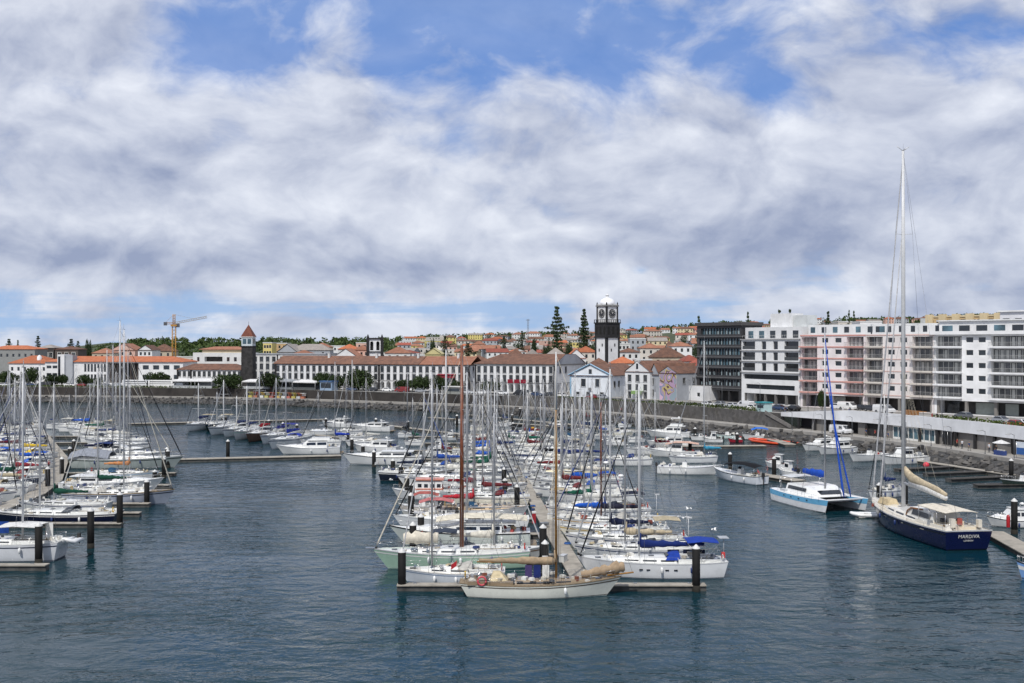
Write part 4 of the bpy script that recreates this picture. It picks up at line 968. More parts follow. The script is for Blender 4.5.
def round_tree_mesh(seed, n=1500):
    rg = random.Random(seed); mb = MB()
    for k in range(9):
        a = rg.uniform(0, 6.28); d = rg.uniform(.1, .62); leaf_cloud(mb, (d * math.cos(a), d * math.sin(a), .46 + rg.uniform(-.15, .22)), (.42, .42, .30), n // 9, .05, rg)
    leaf_cloud(mb, (0, 0, .5), (.75, .75, .35), n // 3, .05, rg)
    tk = MB(); tk.path([(0, 0, -.05), (.02, 0, .2), (0, .02, .45)], [.07, .05, .03], 6)
    for k in range(5):
        a = 6.28 * k / 5; tk.path([(0, 0, .16 + .03 * k), (.25 * math.cos(a), .25 * math.sin(a), .4), (.45 * math.cos(a), .45 * math.sin(a), .58)], [.035, .02, .008], 5)
    return mb.mesh('crown'), tk.mesh('trunk')
def pine_mesh(seed, tiers=15, prof=None, nl=4, ls=.020):
    rg = random.Random(seed); mb = MB(); tk = MB(); tk.path([(0, 0, -.03), (0, 0, .5), (0, 0, 1.0)], [.020, .013, .003], 6)
    prof = prof or (lambda f: .27 * (1 - f) ** .8 + .03)
    for i in range(tiers):
        f_ = i / (tiers - 1); z_ = .10 + .88 * f_; L_ = prof(f_) * rg.uniform(.8, 1.15)
        nb_ = 7 if f_ < .8 else 5; o_ = rg.uniform(0, 6)
        for k in range(nb_):
            if rg.random() < .12: continue
            a = o_ + 6.283 * k / nb_ + rg.uniform(-.25, .25); l_ = L_ * rg.uniform(.6, 1.15); e = Vector((math.cos(a), math.sin(a), 0)); dr = rg.uniform(-.02, .16)
            tk.tube((0, 0, z_), e * l_ + Vector((0, 0, z_ + l_ * dr)), .005, .002, 4)
            for j in range(6):
                t_ = .12 + .92 * j / 6; p_ = e * l_ * t_ + Vector((0, 0, z_ + l_ * dr * t_)); leaf_cloud(mb, p_, (.026, .026, .012), nl, ls, rg)
    return mb.mesh('crown'), tk.mesh('trunk')
def shelf(f):
    if f > .86: return .07
    if f > .74: return .13
    if f > .60: return .30 if f < .69 else .22
    if f > .48: return .10
    return .20
ROUND = [round_tree_mesh(s) for s in (1, 2, 3)]; PINE = [pine_mesh(4, 19), pine_mesh(5, 19, shelf), pine_mesh(6, 21)]; SMALLR = [round_tree_mesh(s, 380) for s in (7, 8)]
def tree(name, cat, meshes, loc, r, h, label, group, leaf):
    root = empty(name, loc, rnd.uniform(0, 6), label, cat, group); o = link('crown', meshes[0], leaf, root); o.scale = (r, r, h); o = link('trunk', meshes[1], BARK, root); o.scale = (r, r, h) if name != 'conifer' else (r, r, h)
    return root
for i, (px, py0, py1, wpx, D, lab) in enumerate([(229, 375, 389, 30, 398, 'dark round tree left of the stone tower foot'), (271, 375, 389, 29, 392, 'dark round tree between the stone tower and the white stall roofs'),
        (322, 373, 390, 20, 388, 'round tree in front of the arcades, left one of the close pair'), (335, 376, 391, 18, 385, 'round tree in front of the arcades, right one of the close pair'),
        (358, 372, 392, 36, 382, 'widest dark tree of the avenue, below and left of the church tower'), (405, 380, 391, 20, 374, 'leafy tree just right of the church tower, before the arcades'), (420, 377, 392, 20, 371, 'leafy tree under the orange roof section'),
        (440, 378, 393, 20, 367, 'dark tree left of the red awning'), (489, 382, 393, 22, 357, 'small round tree at the left corner of the second arcaded block'), (158, 373, 391, 24, 418, 'wide dark tree in front of the white hotel right wing'),
        (52, 376, 390, 18, 425, 'dark bush-like tree before the left end of the orange roofed hotel'), (62, 375, 390, 14, 428, 'dark tree beside the stair tower of the hotel'), (30, 369, 390, 20, 430, 'broad tree below the white house at far left'), (84, 376, 392, 18, 420, 'dark tree before the arched windows of the hotel'),
        (97, 378, 393, 16, 416, 'small tree between parked coaches and hotel'), (8, 372, 391, 18, 430, 'dark tree at the left edge of the frame'), (194, 380, 390, 12, 405, 'small tree by the white marquee left of the tower'), (822, 391, 403, 9, 262, 'small street tree under the pink flats'), (457, 381, 394, 14, 364, 'narrow dark tree below the red awning')]):
    z0 = TOWN; h = ZH(py0, D) - z0; w = wpx * D / F / 2
    tree('broadleaf_tree', 'tree', ROUND[i % 3], PX(px, D, z0), w / .80, h / .82, lab, 'round trees along the avenue', LEAF)
for i, (px, py0, wpx, D, lab, gr) in enumerate([(557, 306.5, 21, 470, 'tall conifer with broad shelf-like top, left of the clock tower', 1), (584, 309, 19, 480, 'slender pointed conifer between the shelf-topped conifer and the clock tower', 2), (699, 316, 9, 420, 'dark conifer at the left corner of the dark office block', 0),
        (748, 312, 7, 420, 'conifer poking up above the office block roof', 0), (779, 310, 9, 430, 'left conifer of the pair above the white rooftop cubes', 1), (790, 309.5, 8, 440, 'right conifer of the pair above the white rooftop cubes', 1), (828, 311.5, 8, 470, 'small conifer above the pink flats, left of the pair', 1),
        (849, 310, 5, 480, 'thin left conifer of the pair above the pink flats', 0), (854, 311, 6, 480, 'thin right conifer of the pair above the pink flats', 0), (38, 336, 9, 560, 'pointed conifer at the far left skyline, beside the dark timber house', 0), (71, 339, 10, 600, 'dark conifer behind the brown stone house', 1), (78, 341, 8, 600, 'thin conifer just right of the one behind the brown stone house', 0),
        (88, 335, 9, 560, 'tallest conifer at left, between brown stone house and green slope', 2), (9, 339, 9, 620, 'leftmost conifer on the skyline', 1), (18, 340, 5, 640, 'second conifer from the left edge on the skyline', 0), (433, 336, 7, 640, 'dark conifer above the yellow hall', 2), (445, 336, 9, 620, 'dark conifer left of the tall red-brown mast top', 1), (504, 336, 8, 700, 'dark conifer above the second arcaded block', 1), (522, 331, 7, 680, 'conifer left of the radio mast', 1), (534, 337, 8, 620, 'dark conifer right of the radio mast', 2), (468, 343, 12, 520, 'bushy dark conifer directly right of the red-brown mast', 1), (547, 341, 12, 520, 'low dark conifer under the shelf-topped conifer, left', 2), (569, 340, 12, 520, 'low dark conifer between the two tall conifers', 2), (595, 336, 12, 520, 'dark conifer behind the clock tower left edge', 2)]):
    X = (px - 512) / F * D; z0 = terr(X, D) if D > 440 else TOWN; h = ZH(py0, D) - z0; w = wpx * D / F / 2
    if gr == 2 and i > 5: tree('conifer', 'tree', ROUND[i % 3], (X, D, z0), w, h, lab, 'conifers standing on the hillside', LEAFD)
    else: tree('conifer', 'tree', PINE[gr], (X, D, z0), w / .27 * (1.5 if D > 400 and i > 1 else 1.05), h, lab, 'conifers standing on the hillside', LEAFD)
# small trees dotted between the houses
tr = random.Random(5); ti = 0
bands = [('left', 250, 400), ('centre-left', 400, 480), ('centre', 480, 560), ('centre-right', 560, 650), ('right', 650, 740), ('far right', 740, 1024)]
for bn_, a_, b_ in bands:
    L_ = sorted([(tr.uniform(a_, b_), tr.choice([520, 600, 700, 820, 980, 1150, 1300])) for _ in range(16)])
    for k, (px, D) in enumerate(L_):
        X = (px - 512) / F * D; r = tr.uniform(3, 6); tree('hillside_tree', 'tree', SMALLR[k % 2], (X, D, terr(X, D)), r, tr.uniform(7, 11), f'small round tree, {ordn[k]} from the left on the {bn_} part of the hillside', 'small trees among the hillside houses', LEAFD)
# the wood on the ridge, one mass
mb = MB(); tr = random.Random(9)
for k in range(900):
    px = tr.uniform(92, 1060); D = tr.uniform(1350, 1560)
    if px < 400: D = tr.uniform(900, 1520); 
    if px < 130 and tr.random() < .9: continue
    if px > 400 and (tr.random() < .35): continue
    X = (px - 512) / F * D; z_ = terr(X, D); r = tr.uniform(4, 8); hgt = tr.uniform(4, 7.5) if px < 400 else tr.uniform(3, 9)
    leaf_cloud(mb, (X, D, z_ + hgt * .45), (r, r, hgt * .6), 34, 1.5, tr)
tag(mb.build('ridge_wood', LEAFH), 'dark green wood covering the hill ridge behind the town', 'wood', kind='stuff')
mb = MB()
for k in range(500):
    px = tr.uniform(92, 300); D = tr.uniform(700, 1300); X = (px - 512) / F * D; z_ = terr(X, D); r = tr.uniform(2, 4); leaf_cloud(mb, (X, D, z_ + .8), (r, r, 1.2), 14, 1.0, tr)
tag(mb.build('hill_scrub', LEAFH), 'low scrub on the green slope left of the crane', 'scrub', kind='stuff')

# ------------------------------------------------------------------ undercroft terrace on the right quay
UC = list(range(CUT, len(QL)))
UC = [i for i in UC if QL[i].y > 90]
def qi(off, z, idx=UC): return [Vector((QL[i].x + QN[i].x * off, QL[i].y + QN[i].y * off, z)) for i in idx]
def slope(i, z0, z1, n=8): return z0 + (z1 - z0) * min(1, (i - CUT) / n)
root = empty('quay_terrace', (0, 0, 0), 0, 'long white-fronted terrace over the open shops along the right quay', 'terrace')
mb = MB(); A = []; 
def zr(f): return [f(i) for i in UC]
def ring_(off, zs): return [Vector((p.x, p.y, z_)) for p, z_ in zip(qi(off, 0), zs)]
top = zr(lambda i: slope(i, TOWN + .6, 7.4, 3)); bot = zr(lambda i: slope(i, TOWN - .35, 5.05, 6)); deck = zr(lambda i: slope(i, TOWN + .02, 6.1, 4))
mb.grid([ring_(13.3, bot), ring_(12.9, bot), ring_(12.9, top), ring_(13.3, top), ring_(13.3, deck)], False); mb.build('parapet_fascia', wallp('dfe1e4', .12), root)
mb = MB(); mb.grid([ring_(13.32, deck), ring_(34, deck), ring_(34, [TOWN] * len(UC))], False); structure(mb.build('pavement', PAVE))
mb = MB(); mb.grid([ring_(13.0, [TOWN - .12] * len(UC)), ring_(19.4, [TOWN - .12] * len(UC))], False); mb.build('soffit', CONC, root)
mb = MB(); mb.grid([ring_(12.9, [PROM + .004] * len(UC)), ring_(19.5, [PROM + .004] * len(UC))], False); structure(mb.build('shop_pavement', PROMM))
mb = MB(); mb.grid([ring_(19.4, [PROM] * len(UC)), ring_(19.4, [TOWN] * len(UC))], False); mb.build('back_wall', wallp('77767a', .3), root)
Lc = qi(13.2, 0); acc = 0; k = 0
def along(L, d):
    acc = 0
    for a_, b_ in zip(L[:-1], L[1:]):
        l_ = (b_ - a_).length
        if acc + l_ >= d: return a_.lerp(b_, (d - acc) / l_), math.atan2((b_ - a_).y, (b_ - a_).x)
        acc += l_
    return None, None
d_ = 0.4; 
while True:
    p, an = along(Lc, d_)
    if p is None: break
    mb = MB(); mb.box((p.x, p.y, (PROM + TOWN - .15) / 2), (.45, .45, TOWN - .15 - PROM), an); mb.build('column', BASALT, root); d_ += 5.2
# shop infills: glazed, stone, and dark sheets painting the shade of open bays
for i, (pxa, pxb, kind) in enumerate([(812, 826, 's'), (836, 846, 'd'), (858, 866, 's'), (868, 884, 'd'), (886, 893, 's'), (893.5, 935, 'w'), (935.5, 943, 's'), (943.5, 953, 'd'), (953.5, 1011, 's'), (1011.5, 1017, 'd'), (1017.5, 1060, 's')]):
    pa, an = ql_px(pxa, 13.6, 0); pb_, _ = ql_px(pxb, 13.6, 0); w_ = (pb_ - pa).length; an = math.atan2((pb_ - pa).y, (pb_ - pa).x)
    t_ = Vector((math.cos(an), math.sin(an), 0)); pb = pa + t_ * w_; mb = MB()
    m_ = {'g': GLASS, 'd': BASALT, 'w': BLUEG, 's': wallp('827f7c', .4), 'b': GLASS}[kind]; z1 = TOWN - .14
    mb.add([(pa.x, pa.y, PROM), (pb.x, pb.y, PROM), (pb.x, pb.y, z1), (pa.x, pa.y, z1)], [(0, 1, 2, 3)]); sf = mb.build('shop_front', m_, root)
    if kind in 'gw':
        mb = MB(); n_ = 8 if kind == 'w' else 4; nn = Vector((math.sin(an), -math.cos(an), 0)) * .06
        if nn.dot(QN[CUT + 3]) > 0: nn = -nn
        for q_ in range(n_ + 1): c_ = pa.lerp(pb, q_ / n_) + nn; mb.box((c_.x, c_.y, (PROM + z1) / 2), (.16, .1, z1 - PROM), an)
        c_ = (pa + pb) / 2 + nn; mb.box((c_.x, c_.y, PROM + .2), (w_, .08, .4), an); mb.box((c_.x, c_.y, z1 - .2), (w_, .08, .3), an); mb.build('shop_frames', FRAMEW, sf)
# stair down from the terrace
pa, an = ql_px(783, 13, 0)
root = empty('quay_stair', (pa.x, pa.y, PROM), an, 'stone stair descending the quay wall at the left end of the white terrace front', 'stair')
mb = MB(); n_ = 14; sg = -1
for i in range(n_): mb.bx(i * .62 - 4, i * .62 - 3.38, -1.9, -.05, 0, TOWN - PROM - i * .215)
mb.build('steps', STONE, root)
mb = MB(); mb.add([(-4, -2.1, 3.0), (4.7, -2.1, .1), (4.7, -2.1, .95), (-4, -2.1, 3.9), (-4, -1.92, 3.0), (4.7, -1.92, .1), (4.7, -1.92, .95), (-4, -1.92, 3.9)], [(0, 1, 2, 3), (4, 7, 6, 5), (3, 2, 6, 7), (0, 3, 7, 4), (1, 5, 6, 2)]); mb.build('stair_parapet', mat('worn_stone', (.2, .19, .18), .9, var=.2), root)

# ------------------------------------------------------------------ quay furniture
def lamp(px, off, z, h, label, gr):
    p, an = ql_px(px, off, 0); root = empty('street_lamp', (p.x, p.y, z), an, label, 'lamp', gr)
    mb = MB(); mb.tube((0, 0, 0), (0, 0, h), .07, .045, 6); mb.tube((0, 0, 0), (0, 0, .5), .12, .1, 6); mb.build('pole', plain('5d6064'), root)
    mb = MB(); mb.path([(0, 0, h - .1), (0, -.5, h + .15), (0, -1.1, h + .12)], .04, 5); mb.build('arm', plain('5d6064'), root)
    mb = MB(); mb.box((0, -1.3, h + .1), (.28, .6, .1)); mb.build('lamp_head', plain('b8b8b4'), root)
for i, px in enumerate([792, 822, 852, 880, 906, 931, 951, 985, 1014]): lamp(px, 8.0, PROM, 4.2, f'slim grey lamp post on the lower right promenade, {ordn[i]} from the left', 'lamps on the right lower promenade')
for i, px in enumerate([112, 150, 188, 222, 262, 298, 336, 374, 412, 450, 486, 520, 553, 588, 622, 655, 690, 722, 760, 808, 860, 942]): lamp(px, 14.3, TOWN + (.1 if px < 800 else 1.0), 7.0, f'tall avenue lamp post above the quay wall, {ordn[i]} from the left', 'lamps along the avenue')
def hedge(px0, px1, label, off=14.6, z=TOWN + .1, h=1.15, w=1.6):
    mb = MB(); p0, _ = ql_px(px0, off, z); p1, _ = ql_px(px1, off, z); n_ = int((p1 - p0).length / 1.0); rg = random.Random(px0)
    for i in range(n_): leaf_cloud(mb, p0.lerp(p1, i / n_) + Vector((0, 0, h * .45)), (.9, w / 2, h * .6), 26, .22, rg)
    o = mb.build('hedge', HEDGE); tag(o, label, 'hedge')
hedge(652, 677, 'bright green hedge on the quay wall before the mural house'); hedge(679, 726, 'bright green hedge on the quay wall before the low annex and office'); hedge(728, 762, 'bright green hedge on the quay wall before the dark office block')
hedge(938, 985, 'clipped green hedge on the white terrace before the flats, left part', 15, 6.75); hedge(987, 1040, 'clipped green hedge on the white terrace at the right edge', 15, 6.75)
hedge(560, 575, 'low planting before the pediment hall, left', 14.6, TOWN, .7); hedge(578, 650, 'low dark planting at the foot of the gabled houses', 14.6, TOWN, .6)
for i, (a_, b_) in enumerate([(0, 40), (44, 84), (88, 128), (132, 168), (172, 208), (212, 246)]): hedge(a_, b_, f'dark planted strip along the left avenue, {ordn[i]} from the left', 14.8, TOWN, .9, 1.4)

# cars
def car_body(L, prof, hw):
    """prof: (x, zb, zt) stations; returns the body loft"""
    mb = MB(); rings = []
    for x, zb, zt, w in prof: rings.append([(x, -w, zb), (x, w, zb), (x, w * .99, (zb + zt) / 2), (x, w * .90, zt), (x, -w * .90, zt), (x, -w * .99, (zb + zt) / 2)])
    mb.loft(rings); return mb
def vehicle(kind):
    r = {}; mb = MB(); L = {'car': 4.2, 'van': 5.2, 'bus': 10.5}[kind]; h = L / 2
    if kind == 'car':
        body = car_body(L, [(-h, .45, .85, .78), (-h + .25, .28, .98, .86), (-.9, .25, 1.0, .88), (.8, .25, .98, .88), (h - .35, .26, .82, .84), (h, .4, .62, .72)], .88)
        cab = MB(); cab.loft([[(x, -w0, .96), (x, w0, .96), (x, w1, zt), (x, -w1, zt)] for x, w0, w1, zt in ((-h + .2, .78, .7, 1.0), (-h + .8, .82, .62, 1.43), (.1, .82, .62, 1.46), (1.0, .80, .74, 1.0))])
        gl = MB()
        for s in (-1, 1): gl.add([(-h + .55, s * .80, 1.02), (.82, s * .81, 1.02), (.1, s * .68, 1.38), (-h + .9, s * .68, 1.36)], [(0, 1, 2, 3)])
        gl.add([(1.0, -.68, 1.03), (1.0, .68, 1.03), (.22, .58, 1.44), (.22, -.58, 1.44)], [(0, 1, 2, 3)]); gl.add([(-h + .2, -.66, 1.05), (-h + .2, .66, 1.05), (-h + .72, .55, 1.4), (-h + .72, -.55, 1.4)], [(0, 1, 2, 3)]); ws = (-1.25, 1.3); wr = .33; hw = .88; hz = .62
    else:
        H = 1.95 if kind == 'van' else 3.0; w = .95 if kind == 'van' else 1.2; nose = 1.1 if kind == 'van' else .25
        body = MB(); body.loft([[(x, -w, zb), (x, w, zb), (x, w, (zb + zt) / 2 + .2), (x, w * .9, zt), (x, -w * .9, zt), (x, -w, (zb + zt) / 2 + .2)] for x, zb, zt in ((-h, .4, H - .15), (-h + .15, .3, H), (h - nose - .5, .3, H), (h - nose * .5, .3, H * .62 if kind == 'van' else H), (h, .4, .9 if kind == 'van' else H - .25))])
        cab = None; gl = MB(); z0, z1 = (1.15, 1.75) if kind == 'van' else (1.5, 2.5)
        for s in (-1, 1):
            xs0 = h - nose - 1.3 if kind == 'van' else -h + .6
            gl.add([(xs0, s * (w + .012), z0), (h - nose - .3, s * (w + .012), z0), (h - nose - .45, s * (w * .93 + .03), z1), (xs0, s * (w * .93 + .03), z1)], [(0, 1, 2, 3)])
        gl.add([(h - nose * .45 + .03, -w * .8, H * .64 if kind == 'van' else 1.4), (h - nose * .45 + .03, w * .8, H * .64 if kind == 'van' else 1.4), (h - nose - .3, w * .78, H - .06), (h - nose - .3, -w * .78, H - .06)], [(0, 1, 2, 3)])
        if kind == 'bus': gl.add([(h + .02, -1.0, 1.3), (h + .02, 1.0, 1.3), (h + .02, .95, 2.6), (h + .02, -.95, 2.6)], [(0, 1, 2, 3)])
        ws = (-h + 1.1, h - 1.1); wr = .36 if kind == 'van' else .48; hw = w; hz = .75
    wh = MB(); n = 12; wh.add([(wr * math.cos(6.283 * i / n), y, wr * math.sin(6.283 * i / n)) for y in (-.11, .11) for i in range(n)], [tuple(range(n)), tuple(range(2 * n - 1, n - 1, -1))] + [(i, (i + 1) % n, n + (i + 1) % n, n + i) for i in range(n)])
    rim = MB(); rim.add([(wr * .55 * math.cos(6.283 * i / 8), y, wr * .55 * math.sin(6.283 * i / 8)) for y in (-.125, .125) for i in range(8)], [tuple(range(8)), tuple(range(15, 7, -1))] + [(i, (i + 1) % 8, 8 + (i + 1) % 8, 8 + i) for i in range(8)])
    lt = MB(); lt.bx(-.03, .03, -.16, .16, -.07, .07)
    return dict(body=body.mesh('body'), cab=cab.mesh('roof') if cab else None, gl=gl.mesh('windows'), wh=wh.mesh('wheel'), rim=rim.mesh('rim'), lt=lt.mesh('headlight'), ws=ws, wr=wr, hw=hw, h=h, hz=hz)
VK = {k: vehicle(k) for k in ('car', 'van', 'bus')}
def carpaint(h): return mat('car_paint_' + h, hexc(h), .3, var=.02, coat=.6)
def put_car(kind, px, off, z, colr, label, rot=0, gr='vehicles parked along the avenue'):
    K = VK[kind]; p, an = ql_px(px, off, 0); root = empty({'car': 'parked_car', 'van': 'parked_van', 'bus': 'coach'}[kind], (p.x, p.y, z), an + rot, label, {'car': 'car', 'van': 'van', 'bus': 'coach'}[kind], gr)
    m = carpaint(colr); b_ = link('body', K['body'], m, root)
    if K['cab']: link('roof', K['cab'], m, root)
    link('windows', K['gl'], DGLASS, root)
    for x in K['ws']:
        for s in (-1, 1): w_ = link('wheel', K['wh'], RUB, root); w_.location = (x, s * (K['hw'] - .1), K['wr']); link('rim', K['rim'], STEEL, w_)
    for s in (-1, 1): l_ = link('headlight', K['lt'], plain('e8e8e0', .2), root); l_.location = (K['h'] - .03, s * (K['hw'] - .3), K['hz'])
cols = ['d8d9da', '2a2c30', '8d9196', 'd8d9da', '23385a', '7a2020', 'b9bcc0', '1c1d1f', 'e2e2e0', '55585c']
cn = {'d8d9da': 'white', '2a2c30': 'black', '8d9196': 'grey', '23385a': 'dark blue', '7a2020': 'dark red', 'b9bcc0': 'silver', '1c1d1f': 'black', 'e2e2e0': 'white', '55585c': 'dark grey', 'a02a20': 'red'}
put_car('bus', 136, 17, TOWN, 'd8d9da', 'long white coach parked before the dark screen of the left hotel'); put_car('bus', 162, 17, TOWN, 'e2e2e0', 'white coach parked left of the low arched house')
k = 0
for px in [4, 17, 31, 44, 70, 81, 93, 105, 117, 178, 190, 231, 352, 372, 388, 402, 421, 434, 468, 482, 503, 521, 537, 548, 562, 592, 603]:
    c_ = cols[(k * 7) % 10]; put_car('van' if k % 6 == 3 else 'car', px, 16.6 + (k % 3) * .9, TOWN + .1, c_, f'{cn[c_]} {"van" if k % 6 == 3 else "car"} on the left and central avenue, {ordn[k]} vehicle from the left', R(180) if k % 2 else 0); k += 1
for px, kind, off, c_, lab in [(708, 'car', 19, 'd8d9da', 'white car parked before the dark office block, left one'), (719, 'car', 22, '8d9196', 'grey car parked before the dark office block, middle'), (731, 'car', 20, 'b9bcc0', 'silver car before the right part of the office block'),
        (745, 'van', 22, 'd8d9da', 'white van parked before the white hotel'), (754, 'car', 19, 'e2e2e0', 'white car left of the teal kiosk'), (780, 'car', 24, '23385a', 'dark blue car right of the teal kiosk'), (793, 'car', 26, '1c1d1f', 'black car at the foot of the white hotel'),
        (848, 'van', 30, 'e2e2e0', 'large white van before the pink flats'), (838, 'car', 30, 'd8d9da', 'white car half hidden by the large white van'), (864, 'car', 31, '1c1d1f', 'black car right of the large white van'), (872, 'car', 31, '2a2c30', 'second black car right of the large white van'),
        (884, 'van', 28, 'd8d9da', 'white van near the tall yacht mast before the flats'), (963, 'car', 30, '55585c', 'dark grey car behind the clipped hedge, left'), (1002, 'car', 27, '8d9196', 'grey car behind the clipped hedge at right'), (1013, 'car', 22, 'a02a20', 'red car behind the hedge near the right edge'), (1019, 'car', 25, 'd8d9da', 'white car near the right edge beside the red car')]:
    put_car(kind, px, off, 6.1 if px > 800 else TOWN + .02, c_, lab, R(180) if px % 2 else 0)
put_car('van', 841, 11.5, PROM + .01, 'd8d9da', 'white delivery van on the lower promenade under the terrace')
# stalls, kiosks and marquees
def marquee(px, off, z, w, d, h, top, label, name='marquee', side=None, n=4):
    p, an = ql_px(px, off, 0); root = empty(name, (p.x, p.y, z), an, label, name.replace('_', ' '))
    for x in (-w / 2 + .1, w / 2 - .1):
        for y in (-d / 2 + .1, d / 2 - .1): mb = MB(); mb.tube((x, y, 0), (x, y, h), .06, n=5); mb.build('leg', ALUW, root)
    mb = MB(); mb.add([(-w / 2, -d / 2, h), (w / 2, -d / 2, h), (w / 2, d / 2, h), (-w / 2, d / 2, h), (-w / 4, 0, h + .8), (w / 4, 0, h + .8), (-w / 2, -d / 2, h - .35), (w / 2, -d / 2, h - .35), (w / 2, d / 2, h - .35), (-w / 2, d / 2, h - .35)], [(0, 1, 5, 4), (1, 2, 5), (2, 3, 4, 5), (3, 0, 4), (6, 7, 1, 0), (7, 8, 2, 1), (8, 9, 3, 2), (9, 6, 0, 3)]); mb.build('canopy', top, root)
    if side: mb = MB(); mb.bx(-w / 2 + .2, w / 2 - .2, d / 2 - .3, d / 2 - .2, 0, h - .4); mb.bx(-w / 2 + .3, w / 2 - .3, -d / 2 + .3, -d / 2 + .9, 0, 1.0); mb.build('stall_counter', side, root)
WC = cloth('dcdcdc')
for px, w, lab in [(186, 10, 'white marquee roof at the foot of the low arched house, left'), (204, 9, 'white marquee roof at the foot of the low arched house, right'), (256, 10, 'white marquee right beside the stone tower'), (268, 8, 'second white marquee right of the stone tower')]: marquee(px, 16, TOWN, w, 4, 2.9, WC, lab, side=cloth('b0b4b6'))
marquee(284, 16, TOWN, 11, 5, 3.2, cloth('9a9ea2'), 'long grey canopied cafe pavilion under the first arcades', side=cloth('6c7276')); marquee(307, 16, TOWN, 11, 4, 3.0, WC, 'flat white canopy before the arcades, right of the grey pavilion', side=cloth('5c6062'))
def kiosk(px, off, z, w, d, h, col, label, roofc=None):
    p, an = ql_px(px, off, 0); root = empty('kiosk', (p.x, p.y, z), an, label, 'kiosk'); mb = MB(); mb.bx(-w / 2, w / 2, -d / 2, d / 2, 0, h); mb.build('cabin', col, root)
    mb = MB(); mb.bx(-w / 2 - .2, w / 2 + .2, -d / 2 - .35, d / 2 + .2, h + .003, h + .25); mb.build('roof', roofc or col, root); mb = MB(); mb.bx(-w / 2 + .4, w / 2 - .4, -d / 2 - .06, -d / 2 - .003, 1.0, h - .5); mb.build('hatch', GLASS, root)
kiosk(329, 16, TOWN, 5.5, 3.5, 3.3, plain('8fa5bd'), 'pale blue kiosk with white door before the arcades', plain('4a6d9c')); kiosk(764, 15.6, TOWN + .1, 3.0, 2.4, 2.2, plain('b5cfd0'), 'teal topped kiosk standing on the quay wall', plain('2e8f98')); kiosk(455, 16, TOWN, 7, 3, 2.4, plain('8a8c88'), 'grey bus shelter-like pavilion under the red awning', plain('d0d0cc'))
stall_c = ['b8ab58', 'a86a4c', 'd8d8d4', 'b8b268', 'a05448', 'c2a862', 'd8d8d4', 'b0665a', 'b8ab58', 'bfc3c6', 'a8684e']; nm = ['yellow', 'orange', 'white', 'lime yellow', 'red', 'golden', 'white', 'coral', 'yellow', 'pale grey', 'orange']
for i, px in enumerate([251, 256, 262, 267, 272, 279, 284, 289, 294, 299, 303]):
    p, an = ql_px(px, 11.6, 0); root = empty('market_stall', (p.x, p.y, PROM), an, f'small {nm[i]} stall on the lower promenade, {ordn[i]} from the left', 'stall', 'coloured stalls on the lower promenade')
    mb = MB(); mb.bx(-.8, .8, -.5, .5, 0, .8); mb.build('counter', plain(stall_c[i]), root); mb = MB(); mb.bx(-1.0, 1.0, -.7, .7, 1.9, 2.02); mb.bx(-.9, -.84, .5, .56, .95, 1.9); mb.bx(.84, .9, .5, .56, .95, 1.9); mb.bx(-.84, .84, .52, .56, .95, 1.88); mb.build('back_board', plain(stall_c[(i + 3) % 11]), root)
# site hoarding, banners, parasol, signs
p, an = ql_px(914, 17, 0); root = empty('site_hoarding', (p.x, p.y, 6.1), an, 'orange-brown timber site hoarding on the terrace behind the tall yacht mast', 'hoarding')
mb = MB(); 
for i in range(14): mb.bx(-2.4 + i * .35, -2.4 + i * .35 + .33, -1, -.94, 0, 2.0 + .05 * (i % 3))
for i in range(6): mb.bx(-2.4, -2.34, -.94 + i * .35, -.94 + i * .35 + .33, 0, 2.0)
mb.bx(-2.4, 2.5, -.92, 1.1, 1.8, 1.9); mb.build('boards', mat('hoarding_wood', hexc('a5723e'), .8, var=.3, vs=2), root)
for px, lab in ((944.5, 'left of the two black hanging shop banners'), (950, 'right of the two black hanging shop banners')):
    p, an = ql_px(px, 11.8, 0); root = empty('hanging_banner', (p.x, p.y, PROM), an, lab, 'banner'); mb = MB(); mb.bx(-.65, .65, -.03, .03, .8, 2.9); mb.build('cloth', plain('17181a'), root); mb = MB(); mb.tube((-.7, 0, 0), (-.7, 0, 3), .03, n=5); mb.tube((-.7, 0, 2.92), (.7, 0, 2.92), .03, n=5); mb.build('stand', STEEL, root)
p, an = ql_px(1001, 11.2, 0); root = empty('parasol', (p.x, p.y, PROM), an, 'open white parasol over a blue table by the grey wall', 'parasol'); mb = MB(); mb.tube((0, 0, 0), (0, 0, 2.5), .03, n=6); mb.build('pole', ALUW, root); mb = MB(); mb.lathe((0, 0, 2.0), [(1.5, 0), (1.5, .05), (.05, .6)], 8, False); mb.build('canopy', WC, root)
p, an = ql_px(1000, 10.2, 0); root = empty('market_table', (p.x, p.y, PROM), an, 'blue covered table standing beneath the white parasol', 'table'); mb = MB(); mb.bx(-1.2, 1.2, -.4, .4, .0, .8); mb.build('cover', cloth('3d4f86'), root); mb = MB(); 
for i in range(6): mb.box((-1 + i * .4, 0, .9), (.2, .3, .16 + .05 * (i % 2)))
mb.build('goods', plain('c9c7c0'), root)
p, an = ql_px(1021, 9.5, 0); root = empty('sign_board', (p.x, p.y, PROM), an + .2, 'blue and white information board on two posts at the right edge', 'sign'); mb = MB(); mb.tube((-1, 0, 0), (-1, 0, 3), .05, n=6); mb.tube((1, 0, 0), (1, 0, 3), .05, n=6); mb.build('post', STEEL, root); mb = MB(); mb.bx(-.94, .94, -.04, .04, .7, 2.9); pn_ = mb.build('panel', plain('d5dde6'), root); mb = MB(); mb.bx(-.9, .9, -.06, -.043, .75, 1.9); mb.build('picture', plain('2f5c9c'), pn_)

